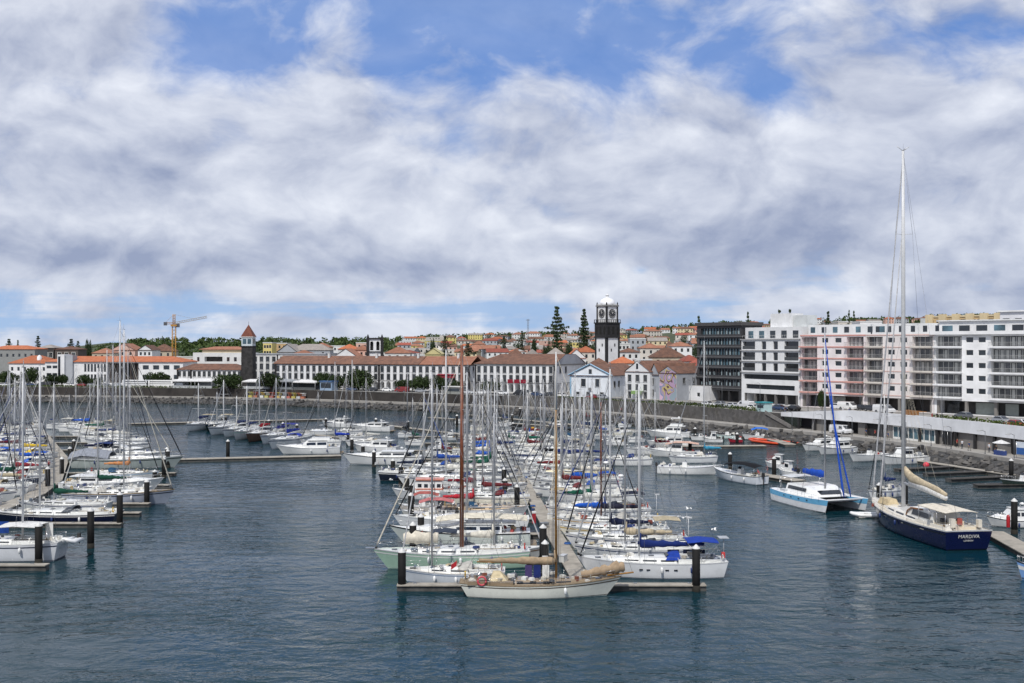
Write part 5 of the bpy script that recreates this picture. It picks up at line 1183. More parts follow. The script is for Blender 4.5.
# ------------------------------------------------------------------ people
def person_mesh(pose, hair, shirt, trou):
    J = {'pelvis': (0, 0, .93), 'chest': (0, 0, 1.28), 'neck': (0, 0, 1.48), 'head': (.015, 0, 1.60), 'crown': (.02, 0, 1.72)}
    st = {'stand': (.02, -.02), 'walk': (.26, -.24)}[pose]
    for s, n in ((1, 'l'), (-1, 'r')):
        f = st[0] if s > 0 else st[1]
        J['hip' + n] = (0, s * .09, .90); J['knee' + n] = (f * .45 + .03, s * .10, .50); J['ank' + n] = (f, s * .10, .09 if f >= 0 else .13); J['toe' + n] = (f + .17, s * .11, .04)
        J['sh' + n] = (0, s * .18, 1.42); J['el' + n] = (-f * .4 - .03, s * .24, 1.14); J['wr' + n] = (-f * .5 + .08, s * .24, .90); J['hand' + n] = (-f * .55 + .11, s * .23, .80)
    names = list(J); E = [('pelvis', 'chest'), ('chest', 'neck'), ('neck', 'head'), ('head', 'crown')]
    for n in 'lr': E += [('pelvis', 'hip' + n), ('hip' + n, 'knee' + n), ('knee' + n, 'ank' + n), ('ank' + n, 'toe' + n), ('chest', 'sh' + n), ('sh' + n, 'el' + n), ('el' + n, 'wr' + n), ('wr' + n, 'hand' + n)]
    rad = {'pelvis': .13, 'chest': .14, 'neck': .055, 'head': .095, 'crown': .07, 'hip': .10, 'knee': .06, 'ank': .045, 'toe': .04, 'sh': .065, 'el': .045, 'wr': .032, 'hand': .04}
    me = bpy.data.meshes.new('tmp'); me.from_pydata([J[k_] for k_ in names], [(names.index(a), names.index(b_)) for a, b_ in E], []); o = bpy.data.objects.new('tmp', me); COL.objects.link(o)
    o.modifiers.new('s', 'SKIN'); sv = me.skin_vertices[0].data
    for i, k_ in enumerate(names): r = rad.get(k_, rad.get(k_[:-1], .05)); sv[i].radius = (r, r)
    sv[0].use_root = True; m2 = o.modifiers.new('u', 'SUBSURF'); m2.levels = 1; m2.render_levels = 1
    bpy.context.view_layer.update(); dg = bpy.context.evaluated_depsgraph_get(); out = bpy.data.meshes.new_from_object(o.evaluated_get(dg)); bpy.data.objects.remove(o)
    out.name = 'person'; out.materials.clear()
    for m_ in (mat('skin_tone', hexc('b98a6c'), .6), plain(shirt, .9), plain(trou, .9), plain(hair, .9), RUB): out.materials.append(m_)
    for pl in out.polygons:
        c_ = pl.center; pl.use_smooth = True
        pl.material_index = 3 if c_.z > 1.64 or (c_.z > 1.52 and c_.x < -.02) else (0 if c_.z > 1.47 or (abs(c_.y) > .17 and c_.z < 1.16 and c_.z > .7) else (1 if c_.z > .95 else (2 if c_.z > .11 else 4)))
    return out
PM = [person_mesh('stand', '2a1d14', 'c9ccd2', '2b3442'), person_mesh('walk', '4a3524', '2d3f66', '6d6a60'), person_mesh('walk', '1d1712', '8c2f2f', '24272c'), person_mesh('stand', '6d5540', '23262b', '4c5a72')]
pd = ['person in pale top and navy trousers', 'person in blue top and beige trousers', 'person in red top and black trousers', 'person in black top and blue jeans']
def person(k_, p, z, rot, where):
    o = link('person', PM[k_], None); o.location = (p.x, p.y, z); o.rotation_euler = (0, 0, rot); tag(o, f'{pd[k_]} {where}', 'person')
for i, (px, off, z, w_) in enumerate([(962, 11.2, PROM, 'beside the black banners'), (969, 9.6, PROM, 'before the grey wall left of the parasol'), (957, 11.8, PROM, 'close to the right black banner'), (996, 10.0, PROM, 'beside the blue market table'), (989, 11.4, PROM, 'near the grey wall close to the parasol'),
        (866, 11, PROM, 'standing under the terrace front, left one'), (875, 11.2, PROM, 'standing under the terrace front, right one'), (785, 14.8, TOWN + .15, 'by the head of the quay stair'), (843, 14.6, 6.1, 'leaning at the white terrace edge, left one'), (849, 14.6, 6.1, 'leaning at the white terrace edge, right one'),
        (932, 18, 6.1, 'right of the timber hoarding'), (937, 20, 6.1, 'walking before the flats near the hoarding'), (1006, 18, 6.1, 'behind the hedge left of the red car'), (888, 9.5, PROM, 'on the lower promenade near the glazed shops'), (621, 11, PROM, 'alone on the lower promenade in the centre')]):
    p, an = ql_px(px, off, 0); person(i % 4, p, z + .003, an + (0 if i % 3 else math.pi), w_)

# ------------------------------------------------------------------ boats
class Hull:
    """hull form: u 0 (stern) .. 1 (bow), h 1 (deck edge) .. 0 (waterline) .. -1 (below)"""
    def __init__(s, L, B, fb, stern=.72, bow_o=.08, stern_o=.05, sheer=.35, wl=.86, maxu=.42, pw=2.2, bowfb=None, canoe=False):
        s.L, s.B, s.fb, s.st, s.bo, s.so, s.sh, s.wl, s.mu, s.pw, s.canoe = L, B, fb, stern, bow_o * L, stern_o * L, sheer, wl, maxu, pw, canoe
    def half(s, u):
        if u > s.mu: return max(.012, s.B / 2 * (1 - ((u - s.mu) / (1 - s.mu)) ** s.pw))
        return s.B / 2 * (1 - (1 - s.st) * ((s.mu - u) / s.mu) ** 2)
    def zd(s, u): return s.fb * (1 + s.sh * max(0, (u - .35) / .65) ** 2 + .08 * max(0, (.35 - u) / .35) ** 2)
    def pt(s, u, h, side, off=0.0):
        xs = -s.L / 2 + s.so * (1 - h); xb = s.L / 2 - s.bo * (1 - h)
        if h < 0: xs = -s.L / 2 + s.so * (1 - h * .3); xb = s.L / 2 - s.bo * (1 - h * .8)
        g = 1.0 if h >= 1 else (s.wl + (1 - s.wl) * (max(h, 0) ** .6)) if h >= 0 else s.wl * (1 + h * .55)
        if u > .6 and h < 1: g *= 1 - .22 * ((u - .6) / .4) * (1 - max(h, 0))
        z = s.zd(u) * h if h >= 0 else h * .5
        return (xs + (xb - xs) * u, side * (s.half(u) * g + off), z)
    def shell(s, us=None, hs=(1, .8, .55, .3, .1, 0, -.5, -1)):
        us = us or [0, .06, .15, .28, .42, .55, .67, .78, .87, .94, .98, 1]
        mb = MB()
        for sd_ in (-1, 1): mb.grid([[s.pt(u_, h_, sd_) for u_ in us] for h_ in hs], True)
        tr = [s.pt(0, h_, -1) for h_ in hs] + [s.pt(0, h_, 1) for h_ in reversed(hs)]; mb.poly(tr)
        return mb
    def band(s, h0, h1, off=.012, us=None, stern=True):
        us = us or [0, .06, .15, .28, .42, .55, .67, .78, .87, .94, .98, 1]
        mb = MB()
        for sd_ in (-1, 1): mb.grid([[s.pt(u_, h_, sd_, off) for u_ in us] for h_ in (h1, (h0 + h1) / 2, h0)], True)
        if stern: a, b_, c, d = s.pt(0, h1, -1, off), s.pt(0, h1, 1, off), s.pt(0, h0, 1, off), s.pt(0, h0, -1, off); mb.poly([(p[0] - .012, p[1], p[2]) for p in (a, b_, c, d)])
        return mb
    def deck(s, inset=.02, drop=.03, camber=.06, u0=0.0, u1=.995):
        mb = MB(); rows = []
        for i in range(15):
            u = u0 + (u1 - u0) * i / 14; x, y, z = s.pt(u, 1, 1); y = max(.005, y - inset); rows.append([(x, -y, z - drop), (x, -y * .5, z - drop + camber * .75), (x, 0, z - drop + camber), (x, y * .5, z - drop + camber * .75), (x, y, z - drop)])
        mb.grid(rows, True); return mb
    def x(s, u): return -s.L / 2 + s.L * u
    def u(s, x): return (x + s.L / 2) / s.L

def trunk(H, st, base=-.05):
    """cabin: st = (u, height, halfwidth) stations, returned as loft rings with sloping sides"""
    rings = []
    for u, h, w in st: x = H.x(u); z = H.zd(u); rings.append([(x, -w, z + base), (x, w, z + base), (x, w * .86, z + h * .85), (x, w * .7, z + h), (x, -w * .7, z + h), (x, -w * .86, z + h * .85)])
    mb = MB(); mb.loft(rings, False); return mb
def trunk_windows(H, st, f0=.3, f1=.72, off=.012, parts=1, gap=.12):
    out = []
    us = [a[0] for a in st]; hs = [a[1] for a in st]; ws = [a[2] for a in st]; ua, ub = us[0], us[-1]
    for k in range(parts):
        u0 = ua + (ub - ua) * (k + gap) / parts; u1 = ua + (ub - ua) * (k + 1 - gap) / parts
        for sd_ in (-1, 1):
            mb = MB(); r0 = []; r1 = []
            for j in range(4):
                u = u0 + (u1 - u0) * j / 3; h = float(np.interp(u, us, hs)); w = float(np.interp(u, us, ws)); z = H.zd(u); zb, zt = z - .05, z + h * .85
                for f_, r in ((f0, r0), (f1, r1)):
                    zz = zb + (zt - zb) * f_; ww = w + (w * .86 - w) * f_; r.append((H.x(u), sd_ * (ww + off), zz))
            mb.grid([r0, r1], False); out.append(mb)
    return out

def sail_bag(mb, p0, p1, r0, r1, rg, n=15, lump=.25, sag=1.0):
    pts = []; rs = []
    for i in range(n):
        t_ = i / (n - 1); p = Vector(p0).lerp(Vector(p1), t_); r = r0 + (r1 - r0) * t_; r *= (1 + rg.uniform(-lump, lump)); pts.append(p + Vector((0, rg.uniform(-.03, .03), r * .35 * sag))); rs.append(r * (1.25 if i else 1.0))
    mb.path(pts, rs, 8, True, sx=.62)

BN = [0]
def sailboat(bow, stern, label, mast_top=None, mast_h=None, hull='e6e7e6', stripe='2c3e66', deck='dadbd6', cover='26386b', stay='e2e2de', mast='alu', B=None, fb=None, mast_u=.57, boom=True, hood=None, bimini=None, near=1, group=None,
             canoe=False, spreaders=2, wind=False, radar=False, flag=None, cabin='e0e1de', furl=True, bow_o=.09, stern_o=.03, dinghy=None, rng=None, cat='sailboat', stern_w=.72, boomtilt=0, port=False, extra=None, coach=.42, name='sailboat', teak=False, mast_r=None, boom_z=None, boom_len=None):
    BN[0] += 1; rg = random.Random(BN[0] * 13 + 5)
    if stay == 'e2e2de': stay = rg.choice(['c9cacc', 'd6d6d2', '9fa3a8', '26386b', 'b9b6ac', '8a8e94', '3a3f4a', '1b1d22', '1b1d22', '23283a'])
    if hood is None and rg.random() < .6 and name == 'sailboat' and not extra: hood = rg.choice(['26386b', 'b8b6b0', '2a3040', '6a7078', '4a5058', 'd0cdc4', '1d4a6c'])
    if bimini is None and rg.random() < .3 and name == 'sailboat' and not extra: bimini = rg.choice(['26386b', 'c9c7bf', '3a4250', 'b2a78e'])
    if mast == 'alu' and rg.random() < .35: mast = 'white'
    bow = Vector((bow[0], bow[1], 0)); stern = Vector((stern[0], stern[1], 0)); d = bow - stern; L = d.length; c = (bow + stern) / 2; ang = math.atan2(d.y, d.x)
    B = B or (L * .235 + .65); fb = fb or (.62 + L * .058)
    root = empty(name, (c.x, c.y, 0), ang, label, cat, group)
    H = Hull(L, B, fb, stern_w, bow_o, stern_o, sheer=.42 if canoe else .28); T = 6 if near else 4
    hm = gel(hull); hb = H.shell().build('hull', hm, root)
    H.band(-.35, .07).build('boot_stripe', gel('2a3040' if stripe is None else stripe), hb)
    if stripe: H.band(.80, .87, .014, stern=False).build('cove_stripe', gel(stripe), hb)
    if not near or True: H.band(.965, 1.03, .02, stern=True).build('toe_rail', TEAK if teak else ALUW, hb)
    H.deck().build('deck', TEAK if teak else gel(deck), root)
    # cabin trunk
    cw = B * .5 * .62; st = [(.34, coach * .92, cw), (.45, coach, cw * 1.04), (.58, coach * .92, cw * .95), (.70, coach * .6, cw * .72), (.78, .10, cw * .45)]
    cb = trunk(H, st).build('cabin', gel(cabin), root)
    for w_ in trunk_windows(H, st[:4], .35, .72, parts=3 if near and L > 11 else 2): w_.build('window', DGLASS, cb)
    for u_, s_ in ((.50, .5), (.66, .5), (.86, .55)):
        z = H.zd(u_) + (float(np.interp(u_, [a[0] for a in st], [a[1] for a in st])) if u_ < .78 else .02); mb = MB(); mb.bx(H.x(u_) - s_ / 2, H.x(u_) + s_ / 2, -s_ / 2, s_ / 2, z - .02, z + .05); mb.build('hatch', DGLASS, cb)
    # cockpit: coamings, sole, wheel
    z0 = H.zd(.15); x0, x1 = H.x(.05), H.x(.33); w = B * .33
    mb = MB()
    for s_ in (-1, 1): mb.box(((x0 + x1) / 2, s_ * w, z0 + .13), (x1 - x0, .22, .34)); mb.box(((x0 + x1) / 2, s_ * w * .68, z0 + .07), (x1 - x0 - .3, w * .42, .10))
    ck = mb.build('cockpit', gel(cabin), root); mb = MB(); mb.bx(x0 + .15, x1, -w * .45, w * .45, z0 + .035, z0 + .06); mb.build('cockpit_sole', TEAK if teak or rg.random() < .5 else plain('8b8c8a'), ck)
    if L > 9: mb = MB(); mb.ring((x0 + .9, 0, z0 + .75), .42, .022, 'x', 14, 4); mb.tube((x0 + 1.05, 0, z0), (x0 + 1.0, 0, z0 + .85), .07, n=6); mb.build('steering_wheel', STEEL, root)
    # mast
    xm = H.x(mast_u); Ym = c.y + (xm) * d.y / L; zm = H.zd(mast_u) + coach * .85
    if mast_top is not None: Ht = ZH(mast_top, Ym)
    else: Ht = mast_h or (L * 1.28 + 1.5)
    mm_ = {'alu': ALU, 'white': ALUW, 'dark': DSPAR, 'red': MASTW, 'gold': MASTY}[mast]; r = mast_r or (.05 + L * .0043)
    mb = MB(); mb.path([(xm, 0, zm - .3), (xm, 0, zm + (Ht - zm) * .7), (xm, 0, Ht)], [r, r * .95, r * .6], 8, True, 1.3); ms = mb.build('mast', mm_, root)
    mb = MB(); mb.tube((xm - .05, 0, Ht), (xm - .05, 0, Ht + .9), .014, n=4); mb.box((xm - .25, 0, Ht + .12), (.6, .03, .03)); mb.ball((xm + .1, 0, Ht + .1), .06, 6, 4); mb.build('masthead_gear', WIRE, ms)
    sp = []
    for k in range(spreaders):
        zz = zm + (Ht - zm) * (k + 1) / (spreaders + 1.0) * 1.02; sl = B * .40 * (1 - .28 * k)
        for s_ in (-1, 1): mb = MB(); mb.tube((xm - .02, 0, zz), (xm - .18, s_ * sl, zz + .08), .035, .025, 5); mb.build('spreader', mm_, ms)
        sp.append((zz + .08, sl))
    if radar: mb = MB(); zz = zm + (Ht - zm) * .42; mb.lathe((xm + .42, 0, zz), [(.1, 0), (.3, .04), (.32, .15), (.2, .26), (.02, .28)], 10); mb.bx(xm, xm + .4, -.06, .06, zz - .08, zz); mb.build('radome', gel('e6e7e6'), ms)
    # standing rigging
    rw = .016 if near else .02; mb = MB(); ub = .40
    yb = B / 2 * .92
    for s_ in (-1, 1):
        pr_ = Vector((xm - .3, s_ * yb, H.zd(mast_u)))
        top_ = [Vector((xm - .18, s_ * sl, zz)) for zz, sl in sp] + [Vector((xm, 0, Ht - .15))]; q0 = pr_
        for q1 in top_: mb.tube(q0, q1, rw, n=3); q0 = q1
        if sp: mb.tube(pr_ + Vector((.5, 0, 0)), (xm, 0, sp[0][0]), rw, n=3)
        if len(sp) > 1: mb.tube(Vector((xm - .18, s_ * sp[0][1], sp[0][0])), (xm, 0, sp[1][0]), rw, n=3)
    zs_ = H.zd(0); mb.tube((H.x(.01), B * .18, zs_), (xm, 0, Ht - .05), rw, n=3)
    mb.tube((H.x(.985), 0, H.zd(.98)), (xm, 0, Ht * .985 - .2), rw, n=3)
    if near: mb.tube((xm + .25, .1, zm), (xm + .12, .05, Ht - .3), rw * .7, n=3); mb.tube((xm - .25, -.1, zm), (xm - .12, -.05, Ht - .3), rw * .7, n=3)
    mb.build('rigging', WIRE, root)
    if furl:
        a = Vector((H.x(.975), 0, H.zd(.98) + .25)); b_ = Vector((xm + .1, 0, Ht * .93)); mb = MB(); pts = [a.lerp(b_, t_) for t_ in (0, .03, .3, .6, .9, 1)]
        mb.path(pts, [.03, .05 + L * .002, .045 + L * .0016, .045, .03, .015], 6); mb.build('furled_sail', cloth(stay), root)
        mb = MB(); mb.lathe((a.x, 0, a.z - .2), [(.12, 0), (.14, .06), (.12, .14)], 8); mb.build('furling_drum', RUB, root)
    bz = (boom_z if boom_z else zm + .95); bl = boom_len or L * .37
    if boom:
        mb = MB(); mb.tube((xm - .12, 0, bz), (xm - bl, 0, bz + boomtilt), .075, .06, 6); bo_ = mb.build('boom', mm_, root)
        if cover:
            mb = MB(); sail_bag(mb, (xm - .1, 0, bz + .12), (xm - bl + .15, 0, bz + .1 + boomtilt), .26 + L * .004, .12, rg); mb.path([(xm - .03, 0, bz + .15), (xm - .12, 0, bz + 1.2)], [.2, .09], 7); mb.build('sail_cover', cloth(cover), bo_)
        mb = MB(); mb.tube((xm - bl, 0, bz + boomtilt), (xm, 0, Ht - .2), .009, n=3); mb.tube((xm - bl * .8, 0, bz + boomtilt), (H.x(.12), 0, z0 + .2), .015, n=3); mb.build('topping_lift_and_sheet', ROPE, root)
    # rails
    mb = MB(); n_ = 7 if near else 5; rr_ = .016 if near else .02
    for s_ in (-1, 1):
        pts = []
        for k in range(n_): u_ = .03 + .93 * k / (n_ - 1); p = H.pt(u_, 1, s_, -.06); mb.tube(p, (p[0], p[1], p[2] + .62), rr_, n=4); pts.append((p[0], p[1], p[2] + .62))
        mb.path(pts, rr_ * .6, 3)
        if near: mb.path([(q_[0], q_[1], q_[2] - .3) for q_ in pts], rr_ * .5, 3)
    p = H.pt(.90, 1, 1, -.06); q_ = H.pt(.985, 1, 1, -.02); mb.path([(p[0], p[1], p[2] + .62), (q_[0] + .15, 0.12, q_[2] + .68), (q_[0] + .15, -.12, q_[2] + .68), (p[0], -p[1], p[2] + .62)], rr_ * 1.3, 4)
    p = H.pt(.03, 1, 1, -.08); mb.path([(p[0] + 1.0, p[1] + .05, p[2] + .62), (p[0], p[1], p[2] + .65), (p[0] - .05, -p[1], p[2] + .65), (p[0] + 1.0, -p[1] - .05, p[2] + .62)], rr_ * 1.3, 4)
    mb.build('guard_rail', STEEL, root)
    if hood:
        xh = H.x(.35); zc = H.zd(.35) + coach * .7; rows_ = []
        for k, (dx_, hh) in enumerate([(.9, .05), (.55, .38), (.05, .58), (-.45, .62)]): rows_.append([(xh + dx_, math.cos(a_) * cw * 1.02, zc + hh * max(0, math.sin(a_)) ** .5 - .05) for a_ in [math.pi * j / 8 for j in range(9)]])
        mb = MB(); mb.grid(rows_, True); hd = mb.build('sprayhood', cloth(hood), root)
        mb = MB(); mb.add([(xh + .82, -cw * .6, zc + .19), (xh + .82, cw * .6, zc + .19), (xh + .56, cw * .55, zc + .37), (xh + .56, -cw * .55, zc + .37)], [(0, 1, 2, 3)]); mb.build('window', GLASS, hd)
    if bimini:
        xa, xb_ = H.x(.06), H.x(.27); zc = z0 + 1.95; rows_ = [[(x_, y_ * B * .36, zc + (.0 if e else .14) - .12 * y_ * y_) for y_ in (-1, -.5, 0, .5, 1)] for x_, e in ((xa, 1), ((xa + xb_) / 2, 0), (xb_, 1))]
        mb = MB(); mb.grid(rows_, True); mb.grid([[(p[0], p[1], p[2] - .03) for p in r_] for r_ in rows_], True); bm_ = mb.build('bimini', cloth(bimini), root)
        mb = MB()
        for x_ in (xa, xb_):
            for s_ in (-1, 1): mb.tube(((xa + xb_) / 2, s_ * B * .38, z0 + .1), (x_, s_ * B * .36, zc - .12), .018, n=4)
        mb.build('bimini_frame', STEEL, bm_)
    for k in range(5 if near else 2):
        mb = MB(); sp_ = rg.choice([(.62, .85), (.05, .35), (.3, .6)])
        for _ in range(rg.randint(2, 4)): mb.box((H.x(rg.uniform(*sp_)), rg.uniform(-.45, .45) * B * .6, H.zd(.5) + rg.uniform(.1, .55)), (rg.uniform(.15, .7), rg.uniform(.15, .6), rg.uniform(.12, .4)), rg.uniform(0, 3), .8)
        mb.build('deck_clutter', plain(rg.choice(['e0ddd4', '8d9196', '26386b', 'b8a988', '4a4e55', 'd6d3ca', '5f6b78', 'c9c7bf', '33363c', '8f4a3c', 'dcdad4'])), root)
    if near:
        for k, u_ in enumerate((.25, .45, .65)):
            for s_ in (-1, 1):
                if rg.random() < .75: p = H.pt(u_, .95, s_, .14); mb = MB(); mb.lathe((p[0], p[1], p[2] - .75), [(.03, 0), (.13, .08), (.13, .5), (.03, .6)], 8); mb.tube((p[0], p[1] - s_ * .14, p[2] + .1), (p[0], p[1], p[2] - .15), .01, n=3); mb.build('fender', gel(rg.choice(['e6e7e6', '26386b', 'e6e7e6'])), root)
        mb = MB()
        for k in range(rg.randint(3, 6)): mb.box((H.x(rg.uniform(.1, .85)), rg.uniform(-.5, .5) * B * .5, H.zd(.5) + (.5 if rg.random() < .4 else .12)), (rg.uniform(.2, .6), rg.uniform(.2, .5), rg.uniform(.12, .3)), rg.uniform(0, 3))
        mb.build('deck_gear', plain(rg.choice(['c8c6bd', '8d9196', 'a9a294'])), root)
        mb = MB(); mb.ring((H.x(.03), B * .2, z0 + .45), .28, .06, 'x', 12, 5); mb.build('lifebuoy', plain(rg.choice(['c0392b', 'd8b23a', 'e0e0dc'])), root)
    if wind: mb = MB(); p = H.pt(.02, 1, -1, -.1); mb.tube(p, (p[0], p[1], p[2] + 2.6), .035, n=6); mb.box((p[0] - .1, p[1], p[2] + 2.65), (.5, .1, .12)); [mb.box((p[0] + .18, p[1], p[2] + 2.65), (.02, .1, 1.1), 0) for _ in (0,)]; mb.box((p[0] + .18, p[1], p[2] + 2.65), (.02, 1.1, .1)); mb.build('wind_generator', ALUW, root)
    if flag: p = H.pt(0.0, 1, 1, -.2); mb = MB(); mb.tube((p[0], p[1], p[2] + .4), (p[0] - .35, p[1], p[2] + 1.7), .018, n=4); fs_ = mb.build('flagstaff', WOOD, root); mb = MB(); mb.grid([[(p[0] - .32 - .5 * t_, p[1] + .05 * math.sin(t_ * 7), p[2] + 1.6 - .35 * t_ - k * .45) for t_ in (0, .33, .66, 1)] for k in (0, 1)], True); mb.build('flag', cloth(flag), fs_)
    if dinghy:
        p = (H.x(-.01) - .35, 0, H.fb * .75 + .55); mb = MB(); mb.path([(p[0], -1.3, p[2]), (p[0], -.4, p[2] + .05), (p[0], .9, p[2]), (p[0], 1.35, p[2] + .45)], [.2, .24, .24, .12], 8); mb.path([(p[0] - .9, -1.3, p[2] - .1), (p[0] - .9, -.4, p[2]), (p[0] - .9, .9, p[2]), (p[0] - .1, 1.4, p[2] + .45)], [.2, .24, .24, .12], 8); mb.box((p[0] - .45, -.2, p[2]), (.7, 2.2, .08)); dg_ = mb.build('dinghy_on_davits', gel(dinghy), root)
        mb = MB(); mb.box((p[0] - .45, -1.5, p[2] + .25), (.3, .3, .45)); mb.tube((p[0] - .45, -1.6, p[2] + .1), (p[0] - .45, -1.6, p[2] - .6), .06, n=6); mb.build('outboard', RUB, dg_)
    if port:
        for u_ in (.36, .42, .55, .60):
            for s_ in (-1, 1): p = H.pt(u_, .62, s_, .0); mb = MB(); mb.box((p[0], p[1] + s_ * .01, p[2]), (.34, .05, .12)); mb.build('porthole', DGLASS, hb)
    if extra: extra(root, H, xm, zm, Ht, L, B)
    return root, H

def motorboat(bow, stern, label, style='cruiser', hull='e6e7e6', top='dfe0de', stripe=None, cover=None, B=None, group=None, near=1, flag=None, fb=None, name='motorboat', accent=None, cat='motorboat'):
    BN[0] += 1; rg = random.Random(BN[0] * 17)
    bow = Vector((bow[0], bow[1], 0)); stern = Vector((stern[0], stern[1], 0)); d = bow - stern; L = d.length; c = (bow + stern) / 2; ang = math.atan2(d.y, d.x)
    B = B or (L * .26 + .5); fb = fb or (.5 + L * .065)
    root = empty(name, (c.x, c.y, 0), ang, label, cat, group)
    H = Hull(L, B, fb, .9, .12, .0, sheer=.45, wl=.84, maxu=.35, pw=2.6)
    hb = H.shell().build('hull', gel(hull), root); H.band(-.35, .10).build('boot_stripe', gel('22262e'), hb)
    if stripe: H.band(.55, .78, .012, stern=True).build('side_stripe', gel(stripe), hb)
    H.band(.95, 1.03, .03).build('rub_rail', RUB if rg.random() < .4 else ALUW, hb)
    H.deck(drop=.02).build('deck', gel(top), root); z = H.zd(.3)
    cw = B * .5 * .74
    def sup(st, name_='cabin', m_=None, parent=None): return trunk(H, st).build(name_, m_ or gel(top), parent or root)
    if style in ('cruiser', 'fly', 'sport'):
        hh = {'cruiser': 1.25, 'fly': 1.45, 'sport': .95}[style]
        fore = [(.50, .62, cw * .9), (.72, .45, cw * .75), (.88, .08, cw * .35)]; fc = sup(fore, 'foredeck_trunk')
        mb = MB(); mb.bx(H.x(.66) - .3, H.x(.66) + .3, -.3, .3, H.zd(.66) + .5, H.zd(.66) + .56); mb.build('hatch', DGLASS, fc)
        sta = [(.20, hh, cw), (.46, hh, cw), (.52, hh * .86, cw * .97), (.62, .42, cw * .92)]; cb = sup(sta)
        for w_ in trunk_windows(H, [(.20, hh, cw), (.46, hh, cw), (.53, hh * .84, cw * .96)], .48, .88, parts=2, gap=.07): w_.build('window', DGLASS, cb)
        zz = H.zd(.52); mb = MB(); xa, xb_ = H.x(.525), H.x(.595); mb.add([(xa, -cw * .66, zz + hh * .80), (xa, cw * .66, zz + hh * .80), (xb_ + .03, cw * .78, zz + hh * .46), (xb_ + .03, -cw * .78, zz + hh * .46)], [(0, 1, 2, 3)]); mb.build('windscreen', DGLASS, cb)
        mb = MB(); mb.bx(H.x(.10), H.x(.50), -cw * .95, cw * .95, z + hh + .0, z + hh + .09); mb.build('hardtop', gel(top), cb)
        mb = MB(); mb.bx(H.x(.02), H.x(.19), -B * .36, B * .36, z + .015, z + .03); mb.build('cockpit_sole', TEAK, root)
        if style == 'fly':
            mb = MB(); x0, x1 = H.x(.16), H.x(.46); zf = z + hh + .09; mb.loft([[(x0, -cw * .85, zf), (x0, cw * .85, zf), (x0, cw * .8, zf + .45), (x0, -cw * .8, zf + .45)], [(x1, -cw * .75, zf), (x1, cw * .75, zf), (x1 - .3, cw * .7, zf + .55), (x1 - .3, -cw * .7, zf + .55)]]); fl = mb.build('flybridge', gel(top), root)
            mb = MB(); mb.bx(x0 + .4, x1 - .4, -cw * .8, cw * .8, zf + 1.75, zf + 1.83); fr_ = mb.build('flybridge_top', gel('e6e7e6'), fl); mb = MB()
            for x_ in (x0 + .6, x1 - .7):
                for s_ in (-1, 1): mb.tube((x_, s_ * cw * .72, zf + .4), (x_ + .1, s_ * cw * .72, zf + 1.75), .03, n=4)
            mb.build('top_frame', STEEL, fl); mb = MB(); mb.bx(x1 - .34, x1 - .30, -cw * .6, cw * .6, zf + .5, zf + .95); mb.build('flybridge_screen', DGLASS, fl)
        else:
            mb = MB(); xa = H.x(.2); mb.path([(xa - .3, -cw, z + .3), (xa + .1, -cw * .9, z + hh + .45), (xa + .1, cw * .9, z + hh + .45), (xa - .3, cw, z + .3)], .07, 5); mb.build('radar_arch', gel(top), root)
        mb = MB(); mb.lathe((H.x(.25), 0, z + hh + (2.0 if style == 'fly' else .5)), [(.1, 0), (.28, .05), (.28, .18), (.03, .28)], 10); mb.tube((H.x(.22), .3, z + hh), (H.x(.19), .3, z + hh + 3.0), .012, n=3); mb.build('radar_and_aerial', gel('e6e7e6'), root)
    elif style == 'pilot':      # small fishing cruiser with a wheelhouse
        sta = [(.34, 1.55, cw * .8), (.56, 1.6, cw * .78), (.62, .75, cw * .8)]; cb = sup(sta)
        for w_ in trunk_windows(H, sta[:2], .5, .9, parts=1, gap=.08): w_.build('window', DGLASS, cb)
        zz = H.zd(.6); mb = MB(); xa, xb_ = H.x(.57), H.x(.61); mb.add([(xa + .05, -cw * .5, zz + 1.35), (xa + .05, cw * .5, zz + 1.35), (xb_ + .04, cw * .6, zz + .82), (xb_ + .04, -cw * .6, zz + .82)], [(0, 1, 2, 3)]); mb.build('windscreen', DGLASS, cb)
        mb = MB(); mb.bx(H.x(.27), H.x(.58), -cw * .85, cw * .85, z + 1.66, z + 1.74); mb.build('hardtop', gel(accent or top), cb); fore = [(.62, .45, cw * .75), (.80, .3, cw * .5), (.9, .05, cw * .2)]; sup(fore, 'foredeck_trunk')
    elif style == 'open':
        mb = MB(); mb.bx(H.x(.08), H.x(.72), -B * .36, B * .36, z + .012, z + .03); mb.build('cockpit_sole', plain('9b9c98'), root)
        mb = MB(); mb.box((H.x(.42), 0, z + .4), (.9, .8, .8), taper=.8); mb.box((H.x(.2), 0, z + .2), (.7, B * .55, .4)); cs_ = mb.build('console', gel(top), root); mb = MB(); mb.add([(H.x(.42) + .3, -.35, z + .8), (H.x(.42) + .3, .35, z + .8), (H.x(.42) + .1, .32, z + 1.2), (H.x(.42) + .1, -.32, z + 1.2)], [(0, 1, 2, 3)]); mb.build('windscreen', DGLASS, cs_)
    elif style == 'boxcabin':   # tourist boat with long cabin and coloured roof
        sta = [(.16, 1.7, cw * .95), (.58, 1.7, cw * .95), (.66, .6, cw * .9)]; cb = sup(sta)
        for w_ in trunk_windows(H, sta[:2], .48, .82, parts=4, gap=.2): w_.build('window', DGLASS, cb)
        mb = MB(); mb.bx(H.x(.13), H.x(.61), -cw, cw, z + 1.72, z + 1.84); mb.build('roof', gel(accent or 'c8704a'), cb); mb = MB(); mb.bx(H.x(.14), H.x(.60), -cw * .99, cw * .99, z + .42, z + .56); mb.build('cabin_band', gel(accent or 'c8704a'), cb)
